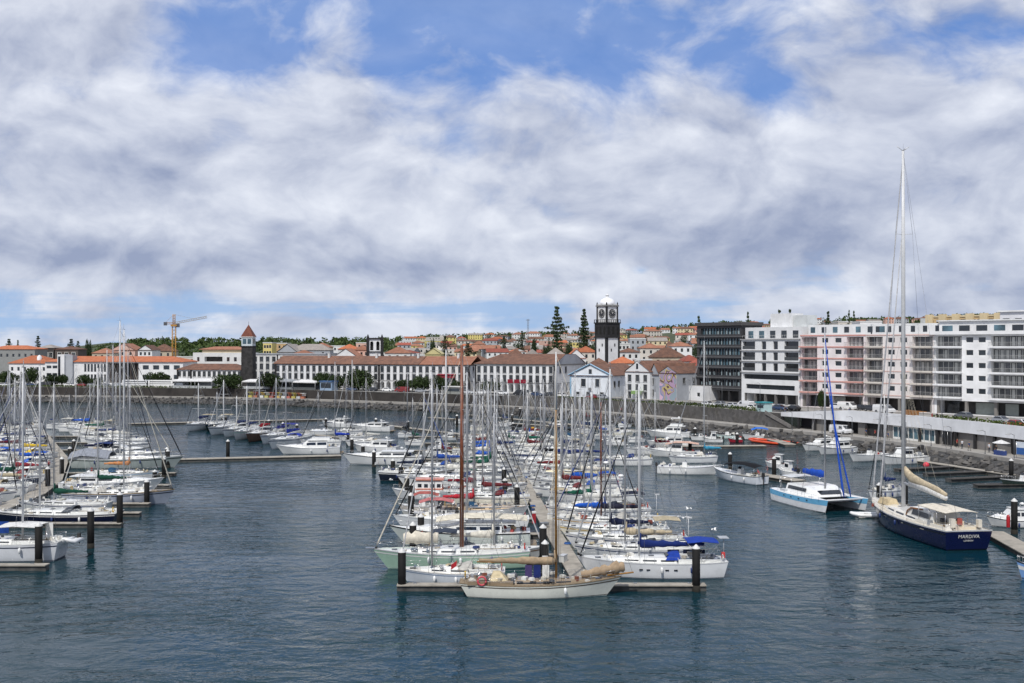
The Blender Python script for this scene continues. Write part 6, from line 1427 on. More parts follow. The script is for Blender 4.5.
    # outboard or stern gear, rails
    if style in ('open', 'pilot') or L < 8:
        mb = MB(); mb.box((H.x(0) - .25, 0, z + .35), (.42, .42, .6), taper=.8); mb.tube((H.x(0) - .3, 0, z), (H.x(0) - .35, 0, -.3), .09, n=6); mb.build('outboard', RUB, root)
    else: mb = MB(); mb.bx(H.x(0) - .7, H.x(0) - .01, -B * .38, B * .38, .22, .32); mb.build('swim_platform', TEAK, root)
    mb = MB()
    for s_ in (-1, 1):
        pts = []
        for k in range(6): u_ = .48 + .49 * k / 5; p = H.pt(u_, 1, s_, -.06); mb.tube(p, (p[0], p[1], p[2] + .55), .018, n=4); pts.append((p[0], p[1], p[2] + .55))
        mb.path(pts, .016, 3)
    mb.build('bow_rail', STEEL, root)
    if cover:
        rows_ = [[(H.x(u_), y_ * B * .42, z + hh_ - .25 * y_ * y_) for y_ in (-1, -.5, 0, .5, 1)] for u_, hh_ in ((.02, 1.65), (.22, 1.95), (.48, 1.95), (.66, 1.55))]
        mb = MB(); mb.grid(rows_, True); mb.grid([[(p[0], p[1], p[2] - .03) for p in r_] for r_ in rows_], True); cv = mb.build('canopy', cloth(cover), root); mb = MB()
        for u_ in (.04, .25, .46, .64):
            for s_ in (-1, 1): mb.tube((H.x(u_), s_ * B * .42, z), (H.x(u_), s_ * B * .41, z + 1.5), .02, n=4)
        mb.build('canopy_frame', STEEL, cv)
    for k in range(4 if near else 2):
        mb = MB(); sp_ = rg.choice([(.04, .2), (.05, .45)])
        for _ in range(rg.randint(2, 4)): mb.box((H.x(rg.uniform(*sp_)), rg.uniform(-.6, .6) * B * .45, z + rg.uniform(.1, .6)), (rg.uniform(.15, .6), rg.uniform(.15, .5), rg.uniform(.15, .45)), rg.uniform(0, 3), .8)
        mb.build('deck_clutter', plain(rg.choice(['e0ddd4', '8d9196', '26386b', '9a3a36', '4a4e55', 'd6d3ca', '2b2d31', 'b9a27c'])), root)
    if near:
        for u_ in (.2, .45):
            for s_ in (-1, 1): p = H.pt(u_, .95, s_, .13); mb = MB(); mb.lathe((p[0], p[1], p[2] - .7), [(.03, 0), (.12, .08), (.12, .45), (.03, .55)], 8); mb.build('fender', gel(rg.choice(['e6e7e6', '26386b'])), root)
    if flag: p = H.pt(0.0, 1, 1, -.2); mb = MB(); mb.tube((p[0], p[1], p[2]), (p[0] - .3, p[1], p[2] + 1.3), .018, n=4); fs_ = mb.build('flagstaff', WOOD, root); mb = MB(); mb.grid([[(p[0] - .28 - .5 * t_, p[1] + .05 * math.sin(t_ * 7), p[2] + 1.2 - .35 * t_ - k * .4) for t_ in (0, .5, 1)] for k in (0, 1)], True); mb.build('flag', cloth(flag), fs_)
    return root, H

def inflatable(bow, stern, label, tube='8c8f94', floor='5c5e62', name='inflatable_boat', near=1):
    bow = Vector((bow[0], bow[1], 0)); stern = Vector((stern[0], stern[1], 0)); d = bow - stern; L = d.length; c = (bow + stern) / 2; root = empty(name, (c.x, c.y, 0), math.atan2(d.y, d.x), label, 'dinghy')
    h = L / 2; w = L * .2; r = .22 if L < 5 else .3
    mb = MB(); mb.path([(-h, -w, .3), (-h * .2, -w, .3), (h * .5, -w * .85, .34), (h * .88, -w * .35, .48), (h * .95, 0, .55), (h * .88, w * .35, .48), (h * .5, w * .85, .34), (-h * .2, w, .3), (-h, w, .3)], [r * .6, r, r, r * .95, r * .9, r * .95, r, r, r * .6], 8); mb.build('buoyancy_tube', gel(tube), root)
    mb = MB(); mb.bx(-h * .9, h * .6, -w, w, .05, .14); mb.bx(-h * .92, -h * .86, -w, w, .1, .6); mb.bx(-h * .1, h * .08, -w, w, .4, .46); mb.build('floor_and_thwart', plain(floor), root)
    mb = MB(); mb.box((-h * .97, 0, .75), (.35, .32, .5), taper=.8); mb.tube((-h, 0, .5), (-h, 0, -.2), .06, n=6); mb.build('outboard', RUB, root)
    return root

# ------------------------------------------------------------------ piles and pontoons
def pile(p, label, h=3.0, gr='dark mooring piles'):
    root = empty('mooring_pile', (p.x, p.y, 0), 0, label, 'pile', gr); mb = MB(); mb.tube((0, 0, -1), (0, 0, h), .36, n=12); mb.build('post', mat('pile_black', (.010, .010, .010), .75, var=.3, vs=2, spec=.25), root)
    mb = MB(); mb.tube((0, 0, -.5), (0, 0, .55), .375, n=12); mb.build('weed_band', mat('weed', (.022, .02, .014), .9, var=.3, vs=3), root)
    mb = MB(); mb.lathe((0, 0, h - .02), [(.37, 0), (.37, .06), (.03, .38)], 12); mb.build('cap', plain('d8d8d6', .6), root); return root
def planks(mb, a, b_, w, z0, z1):
    a, b_ = Vector((a[0], a[1], 0)), Vector((b_[0], b_[1], 0)); n = (b_ - a).normalized(); s = Vector((-n.y, n.x, 0)) * w / 2
    mb.add([(*(a - s).to_2d(), z0), (*(b_ - s).to_2d(), z0), (*(b_ + s).to_2d(), z0), (*(a + s).to_2d(), z0), (*(a - s).to_2d(), z1), (*(b_ - s).to_2d(), z1), (*(b_ + s).to_2d(), z1), (*(a + s).to_2d(), z1)], [(3, 2, 1, 0), (4, 5, 6, 7), (0, 1, 5, 4), (1, 2, 6, 5), (2, 3, 7, 6), (3, 0, 4, 7)])
def pontoon(pts, w, label, fingers=(), fw=1.1, fm=None):
    root = empty('pontoon', (pts[0][0], pts[0][1], 0), 0, label, 'pontoon'); o = Vector((pts[0][0], pts[0][1])); L = lambda p: (p[0] - o.x, p[1] - o.y)
    mb = MB(); fl = MB(); ed = MB()
    for a, b_ in zip(pts[:-1], pts[1:]):
        planks(mb, L(a), L(b_), w, .48, .58); planks(fl, L(a), L(b_), w * .86, -.4, .47)
    mb.build('deck', PONT, root); fl.build('float', FLOATM, root)
    for a, b_ in fingers:
        mb = MB(); planks(mb, L(a), L(b_), fw, .47, .56); f_ = mb.build('finger', fm or PONT, root); mb = MB(); planks(mb, L(a), L(b_), fw * .7, -.4, .46); mb.build('float', FLOATM, f_)
        mb = MB(); d = (Vector(b_[:2]) - Vector(a[:2])); n = max(2, int(d.length / 4))
        for i in range(n): q_ = Vector(L(a)) + d * (i + .7) / n; mb.box((q_.x, q_.y, .62), (.3, .12, .12))
        mb.build('cleats', STEEL, f_)
    return root
def chain(pl):
    pl = [Vector((p[0], p[1], 0)) for p in pl]
    def at(Y):
        for a, b_ in zip(pl[:-1], pl[1:]):
            if (a.y - Y) * (b_.y - Y) <= 0: return a.lerp(b_, (Y - a.y) / (b_.y - a.y)).x
        return pl[-1].x if abs(Y - pl[-1].y) < abs(Y - pl[0].y) else pl[0].x
    return at

# ------------------------------------------------------------------ the marina: pontoons
def piles_at(lst, where, gr):
    for i, (px, py, h) in enumerate(lst): pile(P(px, py), f'dark pile with pale cap, {ordn[i]} nearest {where}', h, gr)
cx = chain([(6.6, 92), (6.0, 99.5), (3.9, 131), (2.3, 158), (.5, 183), (-.8, 208), (-2.7, 241), (-5.6, 269)])
def fy(Y, x0, x1): return ((x0, Y), (x1, Y))
cf = [fy(93.4, 5.4, -10.2), fy(93.4, 7.6, 17.2)]
for Y in (106.5, 118.5, 129, 140.5, 154, 167, 181, 196, 212, 228, 244): cf += [fy(Y, cx(Y) - 1.2, cx(Y) - 13 - max(0, (Y - 110) * .06)), fy(Y + 1.5, cx(Y) + 1.2, cx(Y) + 12.5)]
pontoon([(6.5, 92.2), (6.0, 99.5), (3.9, 131), (2.3, 158), (.5, 183), (-.8, 208), (-2.7, 241), (-5.6, 269)], 1.8, 'long pale concrete pontoon through the middle of the central boats', cf)
lx = chain([(-66, 95), (-66, 130), (-68, 150), (-72, 165), (-84, 196), (-101, 229), (-118, 262)])
lf = []
for Y, xe in ((101.8, -45.0), (125.6, -46.6), (133.5, -47.2), (141.3, -48.7), (160, -52), (175, -56), (197, -66), (213, -76), (229, -84), (245, -92)): lf.append(fy(Y, lx(Y) + 1.3, xe)); lf.append(fy(Y, lx(Y) - 1.3, lx(Y) - 14))
pontoon([(-66, 95), (-66, 130), (-68, 150), (-72, 165), (-84, 196), (-101, 229), (-118, 262)], 2.5, 'wide beige pontoon walkway winding through the left group of boats', lf)
a, b_ = P(176, 462), P(341, 458); pontoon([(a.x, a.y), (b_.x, b_.y)], 2.4, 'long straight pontoon with one pile crossing open water towards the left group')
a, b_ = P(128, 425.5), P(325, 421); pontoon([(a.x, a.y), (b_.x, b_.y)], 2.2, 'farthest straight pontoon parallel to the left promenade')
a, b_ = P(222, 428), P(345, 440); pontoon([(a.x, a.y), (b_.x, b_.y)], 1.8, 'pontoon behind the row of small moored sailboats left of centre')
a, b_ = P(385, 427), P(476, 438); pontoon([(a.x, a.y), (b_.x, b_.y)], 2.0, 'pale pontoon slanting across water left of the red-brown mast')
a, b_ = P(430, 419), P(560, 428.5); pontoon([(a.x, a.y), (b_.x, b_.y)], 2.0, 'pale pontoon under the second arcaded block, farther one')
a, b_ = P(470, 416.5), P(650, 434); pontoon([(a.x, a.y), (b_.x, b_.y)], 2.0, 'pale pontoon lying close along the central rock bank')
a, b_ = P(640, 449), P(765, 448); pontoon([(a.x, a.y), (b_.x, b_.y)], 2.2, 'pale straight pontoon below the stone wall, right of centre')
a, b_ = P(915, 463), P(1012, 478)
pontoon([(a.x, a.y), (b_.x, b_.y)], 1.6, 'pontoon gangway at the foot of the rocks on the right', [((P(955, 469).x, P(955, 469).y), (P(896, 472).x, P(896, 472).y)), ((P(985, 474).x, P(985, 474).y), (P(925, 476.5).x, P(925, 476.5).y)), ((P(1010, 479).x, P(1010, 479).y), (P(948, 482).x, P(948, 482).y)), ((P(1040, 487).x, P(1040, 487).y), (P(975, 488).x, P(975, 488).y))], 1.8, mat('dark_wet_timber', (.06, .055, .05), .9, var=.3, vs=2))
a, b_ = P(992, 536), P(1050, 568); pontoon([(a.x, a.y), (b_.x, b_.y)], 2.4, 'pontoon end with red post at the right edge beside the navy yacht')
a, b_ = P(758, 477), P(800, 484); pontoon([(a.x, a.y), (b_.x, b_.y)], 2.6, 'short pontoon between the black-canopied boat and the catamaran')
a, b_ = P(790, 447), P(770, 441); pontoon([(a.x, a.y), (b_.x, b_.y)], 2.6, 'short landing stage below the quay stair')
piles_at([(402, 590, 3.4), (413, 557, 3.3), (421, 544, 3.0), (411, 525, 3.6), (412, 509, 3.2), (407, 499, 3.0), (401, 486, 3.0), (393, 479, 3.0), (374, 467, 2.7), (363, 461, 2.8), (352, 452, 2.6), (348, 444, 2.6)], 'on the left side of the central group', 'piles left of the central boats')
piles_at([(696, 591, 3.8), (545, 575, 3.0), (543, 566, 3.8), (517, 512, 3.3), (505, 502, 3.0), (504, 489, 3.0), (480, 478, 3.0), (541, 447, 3.0), (513, 437, 3.2)], 'within and right of the central group', 'piles within the central boats')
piles_at([(39, 564, 3.8), (91, 548, 4.0), (120, 527, 3.9), (147, 506, 3.3), (155, 486, 2.2), (164, 478, 3.1), (168, 468, 3.0), (167, 463, 2.6), (48, 490, 3.2), (62, 477, 3.0), (70, 465, 3.0), (74, 455, 2.8), (46, 447, 2.6), (228, 459, 3.4)], 'in the left group', 'piles of the left group')
piles_at([(376, 431, 3), (408, 434, 3), (433, 432, 3), (457, 427, 3), (483, 424, 3), (512, 426, 3), (520, 418, 2.8), (326, 429, 2.6), (283, 434, 2.6), (226, 427, 2.6), (297, 436, 2.6), (269, 431, 2.6), (222, 425, 2.6)], 'on the far middle pontoons', 'piles on the far middle pontoons')
piles_at([(1014, 534, 3.8), (905, 508, 3.2), (879, 510, 3.3), (774, 478, 3.2), (730, 470, 2.8), (690, 457, 2.8), (1011, 479, 3.0), (737, 446, 2.6), (695, 440, 2.6), (602, 455, 3.0)], 'among the boats on the right', 'piles among the right boats')
p = P(1008, 532); root = empty('fire_point', (p.x, p.y, .58), 0, 'red fire post on the pontoon beside the dark pile at right', 'fire post'); mb = MB(); mb.lathe((0, 0, 0), [(.22, 0), (.22, 1.2), (.12, 1.4), (.02, 1.45)], 10); mb.build('post', plain('b0202a', .4), root)
p = P(926, 467); root = empty('buoy', (p.x, p.y, 0), 0, 'round red-pink buoy floating by the rocks behind the navy yacht', 'buoy'); mb = MB(); mb.ball((0, 0, .35), .55, 12, 8); mb.build('float', plain('d23a4a', .5), root); mb = MB(); mb.tube((0, 0, .8), (0, 0, 1.1), .06, n=6); mb.build('eye', STEEL, root)
for (px, py, lab) in ((545, 571, 'red and white service post on the central pontoon beside a dark pile'), (534, 523, 'dark red service box on the central pontoon near the walking person')):
    p = P(px, py, .58); root = empty('service_post', (p.x, p.y, .58), 0, lab, 'service post'); mb = MB(); mb.box((0, 0, .6), (.45, .45, 1.2)); mb.build('cabinet', plain('a02630', .5), root); mb = MB(); mb.box((0, 0, 1.3), (.5, .5, .2)); mb.build('cap', plain('d8d8d6'), root)
p = P(533, 520, .58); person(1, p, .585, 1.6, 'walking along the central pontoon'); p = P(49, 470, .58); person(2, p, .585, 2.0, 'standing on the beige pontoon in the left group')

rg = random.Random(41)
for i, Y in enumerate((103, 112, 122, 128, 138, 146, 156, 168, 180)):
    X = cx(Y) + (.75 if i % 2 else -.75); kd = i % 3; root = empty(('dock_box', 'coiled_hose', 'dock_cart')[kd], (X, Y, .58), rg.uniform(0, 3), ('white dock box', 'coiled blue hose', 'small grey dock cart')[kd] + f' on the central pontoon, {ordn[i]} item from the near end', ('box', 'hose', 'cart')[kd]); mb = MB()
    if kd == 0: mb.box((0, 0, .3), (1.0, .5, .6)); mb.build('body', plain('cfcfca'), root); mb = MB(); mb.box((0, 0, .64), (1.06, .56, .07)); mb.build('lid', plain('b9bcc0'), root)
    elif kd == 1: [mb.ring((0, 0, .06 + .05 * q_), .36 - .03 * q_, .035, 'z', 12, 4) for q_ in range(3)]; mb.build('hose', plain('2f5c9c'), root)
    else: mb.box((0, 0, .45), (.9, .5, .35), taper=1.15); mb.build('tray', plain('7b7f84'), root); mb = MB(); mb.ring((0, .3, .22), .2, .03, 'y', 12, 4); mb.ring((0, -.3, .22), .2, .03, 'y', 12, 4); mb.build('wheels', RUB, root)
# ------------------------------------------------------------------ boats placed one by one
def sh(bx, by, sx, sy, B):
    a, b_ = P(bx, by), P(sx, sy); d = (a - b_)
    if abs(d.x) > abs(d.y): a.y += B * .40; b_.y += B * .40; a.x = (bx - 512) / F * a.y; b_.x = (sx - 512) / F * b_.y
    return a, b_
def mu(bx, sx, mx): return (sx - mx) / (sx - bx)
def sb(bx, by, sx, sy, label, mx=None, **k):
    a, b_ = sh(bx, by, sx, sy, k.get('B') or 3.6); 
    if mx is not None: k['mast_u'] = mu(bx, sx, mx)
    return sailboat(a, b_, label, **k)
def mbt(bx, by, sx, sy, label, **k):
    a, b_ = sh(bx, by, sx, sy, 3.0); return motorboat(a, b_, label, **k)

# the white gaff cutter lying along the pontoon end
def gaff_extra(root, H, xm, zm, Ht, L, B):
    mb = MB(); z = H.zd(1); mb.tube((L / 2 - 1.2, 0, z + .1), (L / 2 + 1.1, 0, z + .35), .11, .07, 7); mb.build('bowsprit', MASTY, root)
    mb = MB(); sail_bag(mb, (L / 2 + .3, 0, z + .75), (xm + 2.2, 0, H.zd(.75) + .35), .42, .2, random.Random(4), 19, .3); mb.build('lowered_headsail', cloth('a8937a'), root)
    for k, cc_ in enumerate(('4a3f6c', '23306a', 'd8d8d4')): mb = MB(); mb.grid([[(xm - 2.7 + k * .75 + .6 * t_, -.15 + .06 * math.sin(9 * t_ + k), 2.65 - 1.1 * w_) for t_ in (0, .33, .66, 1)] for w_ in (0, .5, 1)], True); mb.build('drying_clothes', cloth(cc_), root)
    mb = MB(); mb.path([(xm, 0, Ht - .4), (xm, 0, Ht + 3), (xm, 0, ZH(352, 92))], [.11, .09, .05], 7); mb.build('topmast', ALUW, root)
    mb = MB()
    for s_ in (-1, 1): mb.tube((xm - .4, s_ * B * .45, 1.2), (xm, 0, ZH(356, 92)), .014, n=3); mb.tube((xm + .4, s_ * B * .45, 1.2), (xm, 0, Ht), .014, n=3); mb.tube((xm - .9, s_ * B * .45, 1.2), (xm, 0, Ht - 1.5), .014, n=3)
    mb.tube((L / 2 + 1.0, 0, z + .35), (xm, 0, ZH(354, 92)), .016, n=3); mb.tube((L / 2 - .3, 0, z + .2), (xm, 0, Ht - .5), .016, n=3); mb.build('extra_stays', ROPE, root)
    rg = random.Random(8)
    for k in list(range(7)) * 3:
        mb = MB(); x_ = -L / 2 + rg.uniform(1.0, L * .8); mb.box((x_, rg.uniform(-.8, .8), H.zd(.3) + rg.uniform(.2, .75)), (rg.uniform(.15, .7), rg.uniform(.2, .5), rg.uniform(.15, .4)), rg.uniform(0, 3)); mb.build('deck_gear', plain(['d8d6cf', '3a4a78', 'b9b2a0', '7b4a3a', 'e0e0dc', '6c6f74', 'c9c5b8'][k]), root)
    mb = MB(); mb.ring((-L / 2 + 1.95, -B * .40, 1.55), .36, .09, 'y', 16, 6); mb.build('lifebuoy', plain('c8505a'), root)
    mb = MB(); mb.add([(-L / 2 + 2.6, -.9, 1.3), (-L / 2 + 4.2, -.9, 1.3), (-L / 2 + 3.5, -.2, 2.1), (-L / 2 + 2.9, -.2, 2.1), (-L / 2 + 2.6, .9, 1.3), (-L / 2 + 4.2, .9, 1.3), (-L / 2 + 3.5, .2, 2.1), (-L / 2 + 2.9, .2, 2.1)], [(0, 1, 2, 3), (4, 7, 6, 5), (3, 2, 6, 7), (0, 3, 7, 4), (1, 5, 6, 2)]); mb.build('sprayhood', cloth('c9bb9a'), root)
    for k in range(4):
        mb = MB(); x_ = xm - 4.6 + k * 1.15; mb.bx(x_, x_ + .55, -B * .31 - .03, -B * .31 + .05, H.zd(.4) + .12, H.zd(.4) + .3); mb.build('window', DGLASS, root)
sb(621, 599, 460, 599, 'white wooden gaff cutter with tan sail covers moored across the end of the central pontoon', mx=556, mast_top=405, hull='dfe0d6', stripe='4a3c30', teak=True, mast='gold', cover='a8947a', boom_z=2.75, boom_len=6.9, boomtilt=.15, canoe=True, stern_w=.5, bow_o=.09, stern_o=.05, B=3.7, fb=1.15, stay='c9bb9a', furl=False, cabin='8c7c66', flag='b03038', coach=.35, extra=gaff_extra, spreaders=1)
sb(398, 585, 505, 585, 'pale blue-white sloop behind the near left pontoon finger, grey mast', mx=432, mast_top=372, hull='d5dbe2', stripe='7f93ad', cover=None, B=3.3, fb=1.05, deck='dcd8ce', hood='b8b6b0')
p0 = Vector((-13.6, 102.3, 0)); p1 = Vector((1.6, 104.1, 0))
def green_extra(root, H, xm, zm, Ht, L, B):
    mb = MB(); mb.path([(xm, 0, zm - .2), (xm, 0, Ht)], [.22, .15], 10); mb.build('wooden_mast_sleeve', MASTW, root)
    mb = MB(); sail_bag(mb, (L / 2 - 3.0, 0, H.zd(.8) + 1.0), (L / 2 - 6.4, 0, H.zd(.7) + 1.1), .5, .35, random.Random(3)); mb.build('bundled_sail', cloth('d9d2c2'), root)
    mb = MB(); mb.box((L / 2 + .2, 0, H.zd(1) + .05), (.9, .3, .12)); mb.build('bow_roller', STEEL, root)
sailboat(p0, p1, 'sloop with mint green topsides and thick red-brown mast, bow pointing left', mast_top=345, mast_u=.43, hull='a3c2ae', stripe='e0e2de', cover=None, B=4.3, fb=1.55, stay='d8d2c4', bow_o=.10, extra=green_extra, boom=False, dinghy=None)
sb(545, 566, 425, 566, 'white sloop with laundry-like dark cloths amidships, bow to the right, behind the green sloop', mx=494, mast_top=413, hull='dfe0dd', stripe='8a6a50', cover='d8d4c8', B=3.6, flag='a02a3a')
mbt(389, 547, 530, 547, 'long white motor yacht with dark raked windscreen and pale canopy aft, left of centre', style='sport', cover='d6cfbd', B=4.0, hull='d3dad4')
sb(393, 534, 529, 534, 'white racing style sloop with clean deck, moored left behind the long motor yacht', mx=467, mast_top=372, hull='e2e4e5', stripe=None, cover=None, B=4.0, hood='e0dfda', spreaders=3)
mbt(401, 522, 455, 522, 'small launch with faded pink canopy on the left side of the centre', style='open', cover='b56f6f', hull='cfcfc9')
mbt(398, 514, 440, 514, 'small launch with red cover beside the pink canopied one', style='open', cover='a05a54', hull='c9c2b8')
sb(529, 520, 442, 520, 'white hull sloop with tan deck and portholes, red sail cover, left of the central pontoon', mx=474, mast_top=378, hull='dcdedf', deck='c2a987', cabin='c9b394', cover='b8303c', port=True, B=3.6, stripe=None)
mbt(392, 500, 452, 500, 'tour boat with orange roof band and row of small windows, bow left', style='boxcabin', accent='cf7a5a', B=3.3)
sb(516, 501, 440, 501, 'grey hulled sloop behind the orange banded tour boat', mx=475, mast_top=396, hull='98a0a6', stripe='d8d8d6', cover='7a2230')
sb(396, 489, 506, 489, 'large white sloop with very tall thick grey mast left of the red-brown mast', mx=446, mast_top=350, cover='e0ded6', B=4.2, spreaders=3, hood='26386b')
sb(455, 481, 379, 481, 'navy hulled sloop with stern to the left and royal blue furled headsail', mx=424, mast_top=392, hull='171d2c', stripe='d8d8d6', cover='1c2740', stay='2a57ac', flag='c9c9c9')
sb(400, 474, 470, 474, 'white sloop with bright blue bags amidships, left side of the centre', mx=437, mast_top=385, cover='2a4fa0', hood='2a4fa0')
mbt(342, 465, 422, 465, 'white flared motor yacht with long dark side window, leftmost of the central group', style='sport', B=4.2)
mbt(353, 452, 398, 453, 'white cabin cruiser behind the flared motor yacht', style='cruiser')
sb(345, 447, 385, 447, 'small white sloop with pale cover at the left end behind the motor yachts', mx=366, mast_top=378, cover='c9c9c4', near=0)
mbt(349, 431, 392, 432, 'white motor cruiser lying alone left of the slanting pale pontoon', style='sport', near=0)
mbt(322, 427, 352, 428, 'small white motor boat far out before the dark rocks gap', style='cruiser', near=0)
mbt(475, 462, 508, 462, 'white flybridge cruiser with blue side glass, middle of the central group', style='fly', near=0); mbt(460, 447, 487, 447, 'white fishing boat with brown wheelhouse top, centre', style='pilot', accent='8a6a50', near=0)
# right of the central walkway
def cr1_extra(root, H, xm, zm, Ht, L, B):
    for s_ in (-1,):
        mb = MB(); x_ = -L / 2 + 1.6; mb.bx(x_, x_ + 2.1, -B * .42, -B * .40, H.zd(.1) + .12, H.zd(.1) + .62); mb.bx(x_ - .9 + 3.4, x_ + 3.6, -B * .43, -B * .41, H.zd(.1) + .12, H.zd(.1) + .62); mb.build('dodger_cloth', cloth('1b2238'), root)
    mb = MB(); mb.box((-L / 2 + .35, B * .2, 2.1), (.3, .3, .5)); mb.build('stern_lifebuoy_case', plain('c83a3a'), root); mb = MB(); mb.box((-L / 2 + .2, 0, 3.6), (.9, 1.3, .05)); mb.tube((-L / 2 + .2, .3, 1.6), (-L / 2 + .2, .3, 3.6), .035, n=5); mb.build('solar_panel', plain('a9adb3'), root)
sb(577, 579, 725, 579, 'white sloop with navy sail cover and navy bimini, nearest on the central pontoon\'s right', mx=639, mast_top=384, hull='dfe1e3', stripe=None, cover='1c2f6c', hood='1f3f9c', bimini='1f3f9c', B=4.1, boom_len=6.3, extra=cr1_extra, port=True, mast='white', spreaders=2)
sb(573, 563, 693, 563, 'white sloop with tan boom cover and grey mast, second on the central pontoon\'s right', mx=625, mast_top=386, cover='bcae94', hull='d5d8da', B=3.9, radar=True, boom_len=4.9, wind=True)
sb(564, 552, 686, 552, 'white sloop with white mast and short navy bag, third on the central pontoon\'s right', mx=610, mast_top=369, mast='white', cover='1d2440', B=3.9, hood='1d2440', radar=True, boom_len=4.2)
sb(558, 542, 668, 542, 'white sloop with cream cove line, fourth on the right of the central pontoon', mx=640, mast_top=398, stripe='c9a95a', cover=None, hull='e6e2d2', furl=False)
sb(551, 533, 660, 533, 'white sloop with ochre side stripe and thin dark brown mast, fifth right of central pontoon', mx=601, mast_top=402, mast='red', stripe='c99a4a', cover='26283a', wind=True)
sb(545, 521, 650, 521, 'white sloop with white sail bag, sixth right of the central pontoon', mx=584, mast_top=396, cover='dcdcd6', bimini='23283a')
inflatable((P(590, 510).x, P(590, 510).y + .5, 0), (P(546, 510).x, P(546, 510).y, 0), 'large orange-red inflatable boat tied beside the central pontoon', 'd2583a', '33363a')
sb(548, 504, 640, 504, 'long white sloop with bare boom behind the orange inflatable', mx=592, mast_top=380, cover=None)
sb(538, 496, 620, 496, 'white sloop with rumpled royal blue cover and royal blue bags, right of the walkway', mx=572, mast_top=404, cover='2258b8', hood='2258b8', bimini='2258b8')
sb(532, 489, 622, 489, 'cream white sloop with blue sprayhood, right of the walkway behind the royal blue one', mx=580, mast_top=390, cover='e2ddd0', hood='2258b8')
sb(527, 482, 612, 482, 'white sloop with yellowish coachroof, right of the walkway', mx=575, mast_top=372, cabin='e6dcb8', cover=None)
sb(522, 475, 606, 475, 'white sloop with grey topsides line, right of the walkway', mx=566, mast_top=398, stripe='6a6f78', cover='c9c9c4')
sb(505, 469, 590, 469, 'pale sloop under one long navy boom cover, mid marina', mx=555, mast_top=372, cover='1c2f6c', hull='b9bfc4', boom_len=9)
sb(532, 459, 584, 459, 'high sided white sloop with dark waterline, middle of the marina', mx=562, mast_top=380, fb=1.7, near=0)
sb(470, 457, 520, 457, 'long white sloop with thin blue waterline left of the high sided one', mx=497, mast_top=372, stripe='2c4f8c', near=0)
sb(592, 466, 652, 466, 'white sloop with bare white deck, alone in open water right of centre', mx=636, mast_top=390, near=1, cover=None)
sb(625, 455, 668, 455, 'white sloop with burgundy sail cover right of centre', mx=655, mast_top=392, cover='7c2333', near=0)
# far centre boats
mbt(545, 434, 524, 434, 'bright yellow motor boat in front of the central rock bank', style='open', hull='d8a41e', top='d8a41e', near=0)
fc = random.Random(77)
specs = [(578, 447, 596), (604, 446, 625), (560, 441, 585), (590, 440, 612), (612, 436, 634), (570, 434, 590), (598, 431, 616), (548, 428, 566), (628, 443, 646), (500, 449, 520), (486, 441, 506), (520, 444, 541), (543, 450, 566), (566, 452, 590), (452, 455, 478), (430, 462, 458), (428, 452, 450), (404, 446, 424), (398, 438, 415), (440, 441, 456), (470, 430, 486), (496, 427, 512), (455, 424, 470), (580, 425, 594), (618, 428, 632), (422, 458, 446)]
HC = [('e6e7e6', 'white'), ('e6e7e6', 'white'), ('d9dcdd', 'pale grey'), ('2a3c66', 'navy'), ('e6e2d2', 'cream'), ('e6e7e6', 'white'), ('e6e7e6', 'white'), ('b9bec2', 'grey')]
CC = [('26386b', 'navy'), ('c9c9c4', 'pale'), ('2258b8', 'blue'), (None, 'no'), ('1e5a48', 'green'), ('e0ded6', 'white'), ('6e3034', 'burgundy'), ('1d2024', 'black')]
for i, (x0, y0, x1) in enumerate(specs):
    hc, hn = HC[(i * 5) % 8]; cc, cn_ = CC[(i * 3 + 1) % 8]; w = x1 - x0; flip = i % 2; a, b_ = ((x0, x1) if flip else (x1, x0))
    if i % 3 == 1: mbt(a, y0, b_, y0, f'{hn} hulled small motor boat in the far centre, {ordn[i]} of the scattered ones', style=['pilot', 'cruiser', 'open', 'sport'][i % 4], hull=hc, near=0, cover=cc if i % 4 == 2 else None, group='small boats in the far centre')
    else: sb(a, y0, b_, y0, f'small {hn} sailboat with {cn_} sail cover in the far centre, {ordn[i]} of the group', mast_top=fc.uniform(372, 402), hull=hc, cover=cc, near=0, group='small boats in the far centre')

# row of sailboats left of centre
for bx_, by_, sx_, sy_, lab, k in [(186, 432, 214, 427, 'white sloop with navy sail cover, farthest left of the small row', dict(mast_top=383, cover='1f2c58')), (205, 432, 232, 427, 'dark green hulled yacht, second in the small row left of centre', dict(mast_top=392, cover='c9c9c4', hull='1c2a26')),
        (208, 436, 243, 430, 'white sloop, third in the small row left of centre', dict(mast_top=380, cover=None)), (222, 438, 255, 432, 'white sloop with dark sprayhood, fourth in the small row left of centre', dict(mast_top=396, cover='26386b', hood='1d2024')),
        (233, 441, 264, 434, 'broad white sloop with mint waterline, fifth in the small row left of centre', dict(mast_top=386, cover='26386b', stripe='6fae9a')), (246, 443, 276, 436, 'brown wooden hulled sloop with red sail cover, sixth in the small row left of centre', dict(mast_top=372, hull='6a5347', cover='b2222e', stripe=None)),
        (260, 445, 296, 438, 'white sloop with purple-blue bimini, seventh in the small row left of centre', dict(mast_top=378, cover='3a3f8c', bimini='3a3f8c')), (268, 450, 308, 442, 'white sloop with cluttered deck and blue cover, last in the small row left of centre', dict(mast_top=366, cover='2a3f9c', hood='2a3f9c'))]:
    a, b_ = P(bx_, by_), P(sx_, sy_); sailboat(a, b_, lab, near=0, **k)
mbt(276, 455, 340, 454, 'big white flybridge motor yacht with blue covers moored at the long straight pontoon', style='fly', B=4.6, stripe=None)
sb(300, 447, 342, 447, 'white sloop with bright blue boom cover behind the big flybridge yacht', mx=335, mast_top=362, cover='2440a8', near=0)
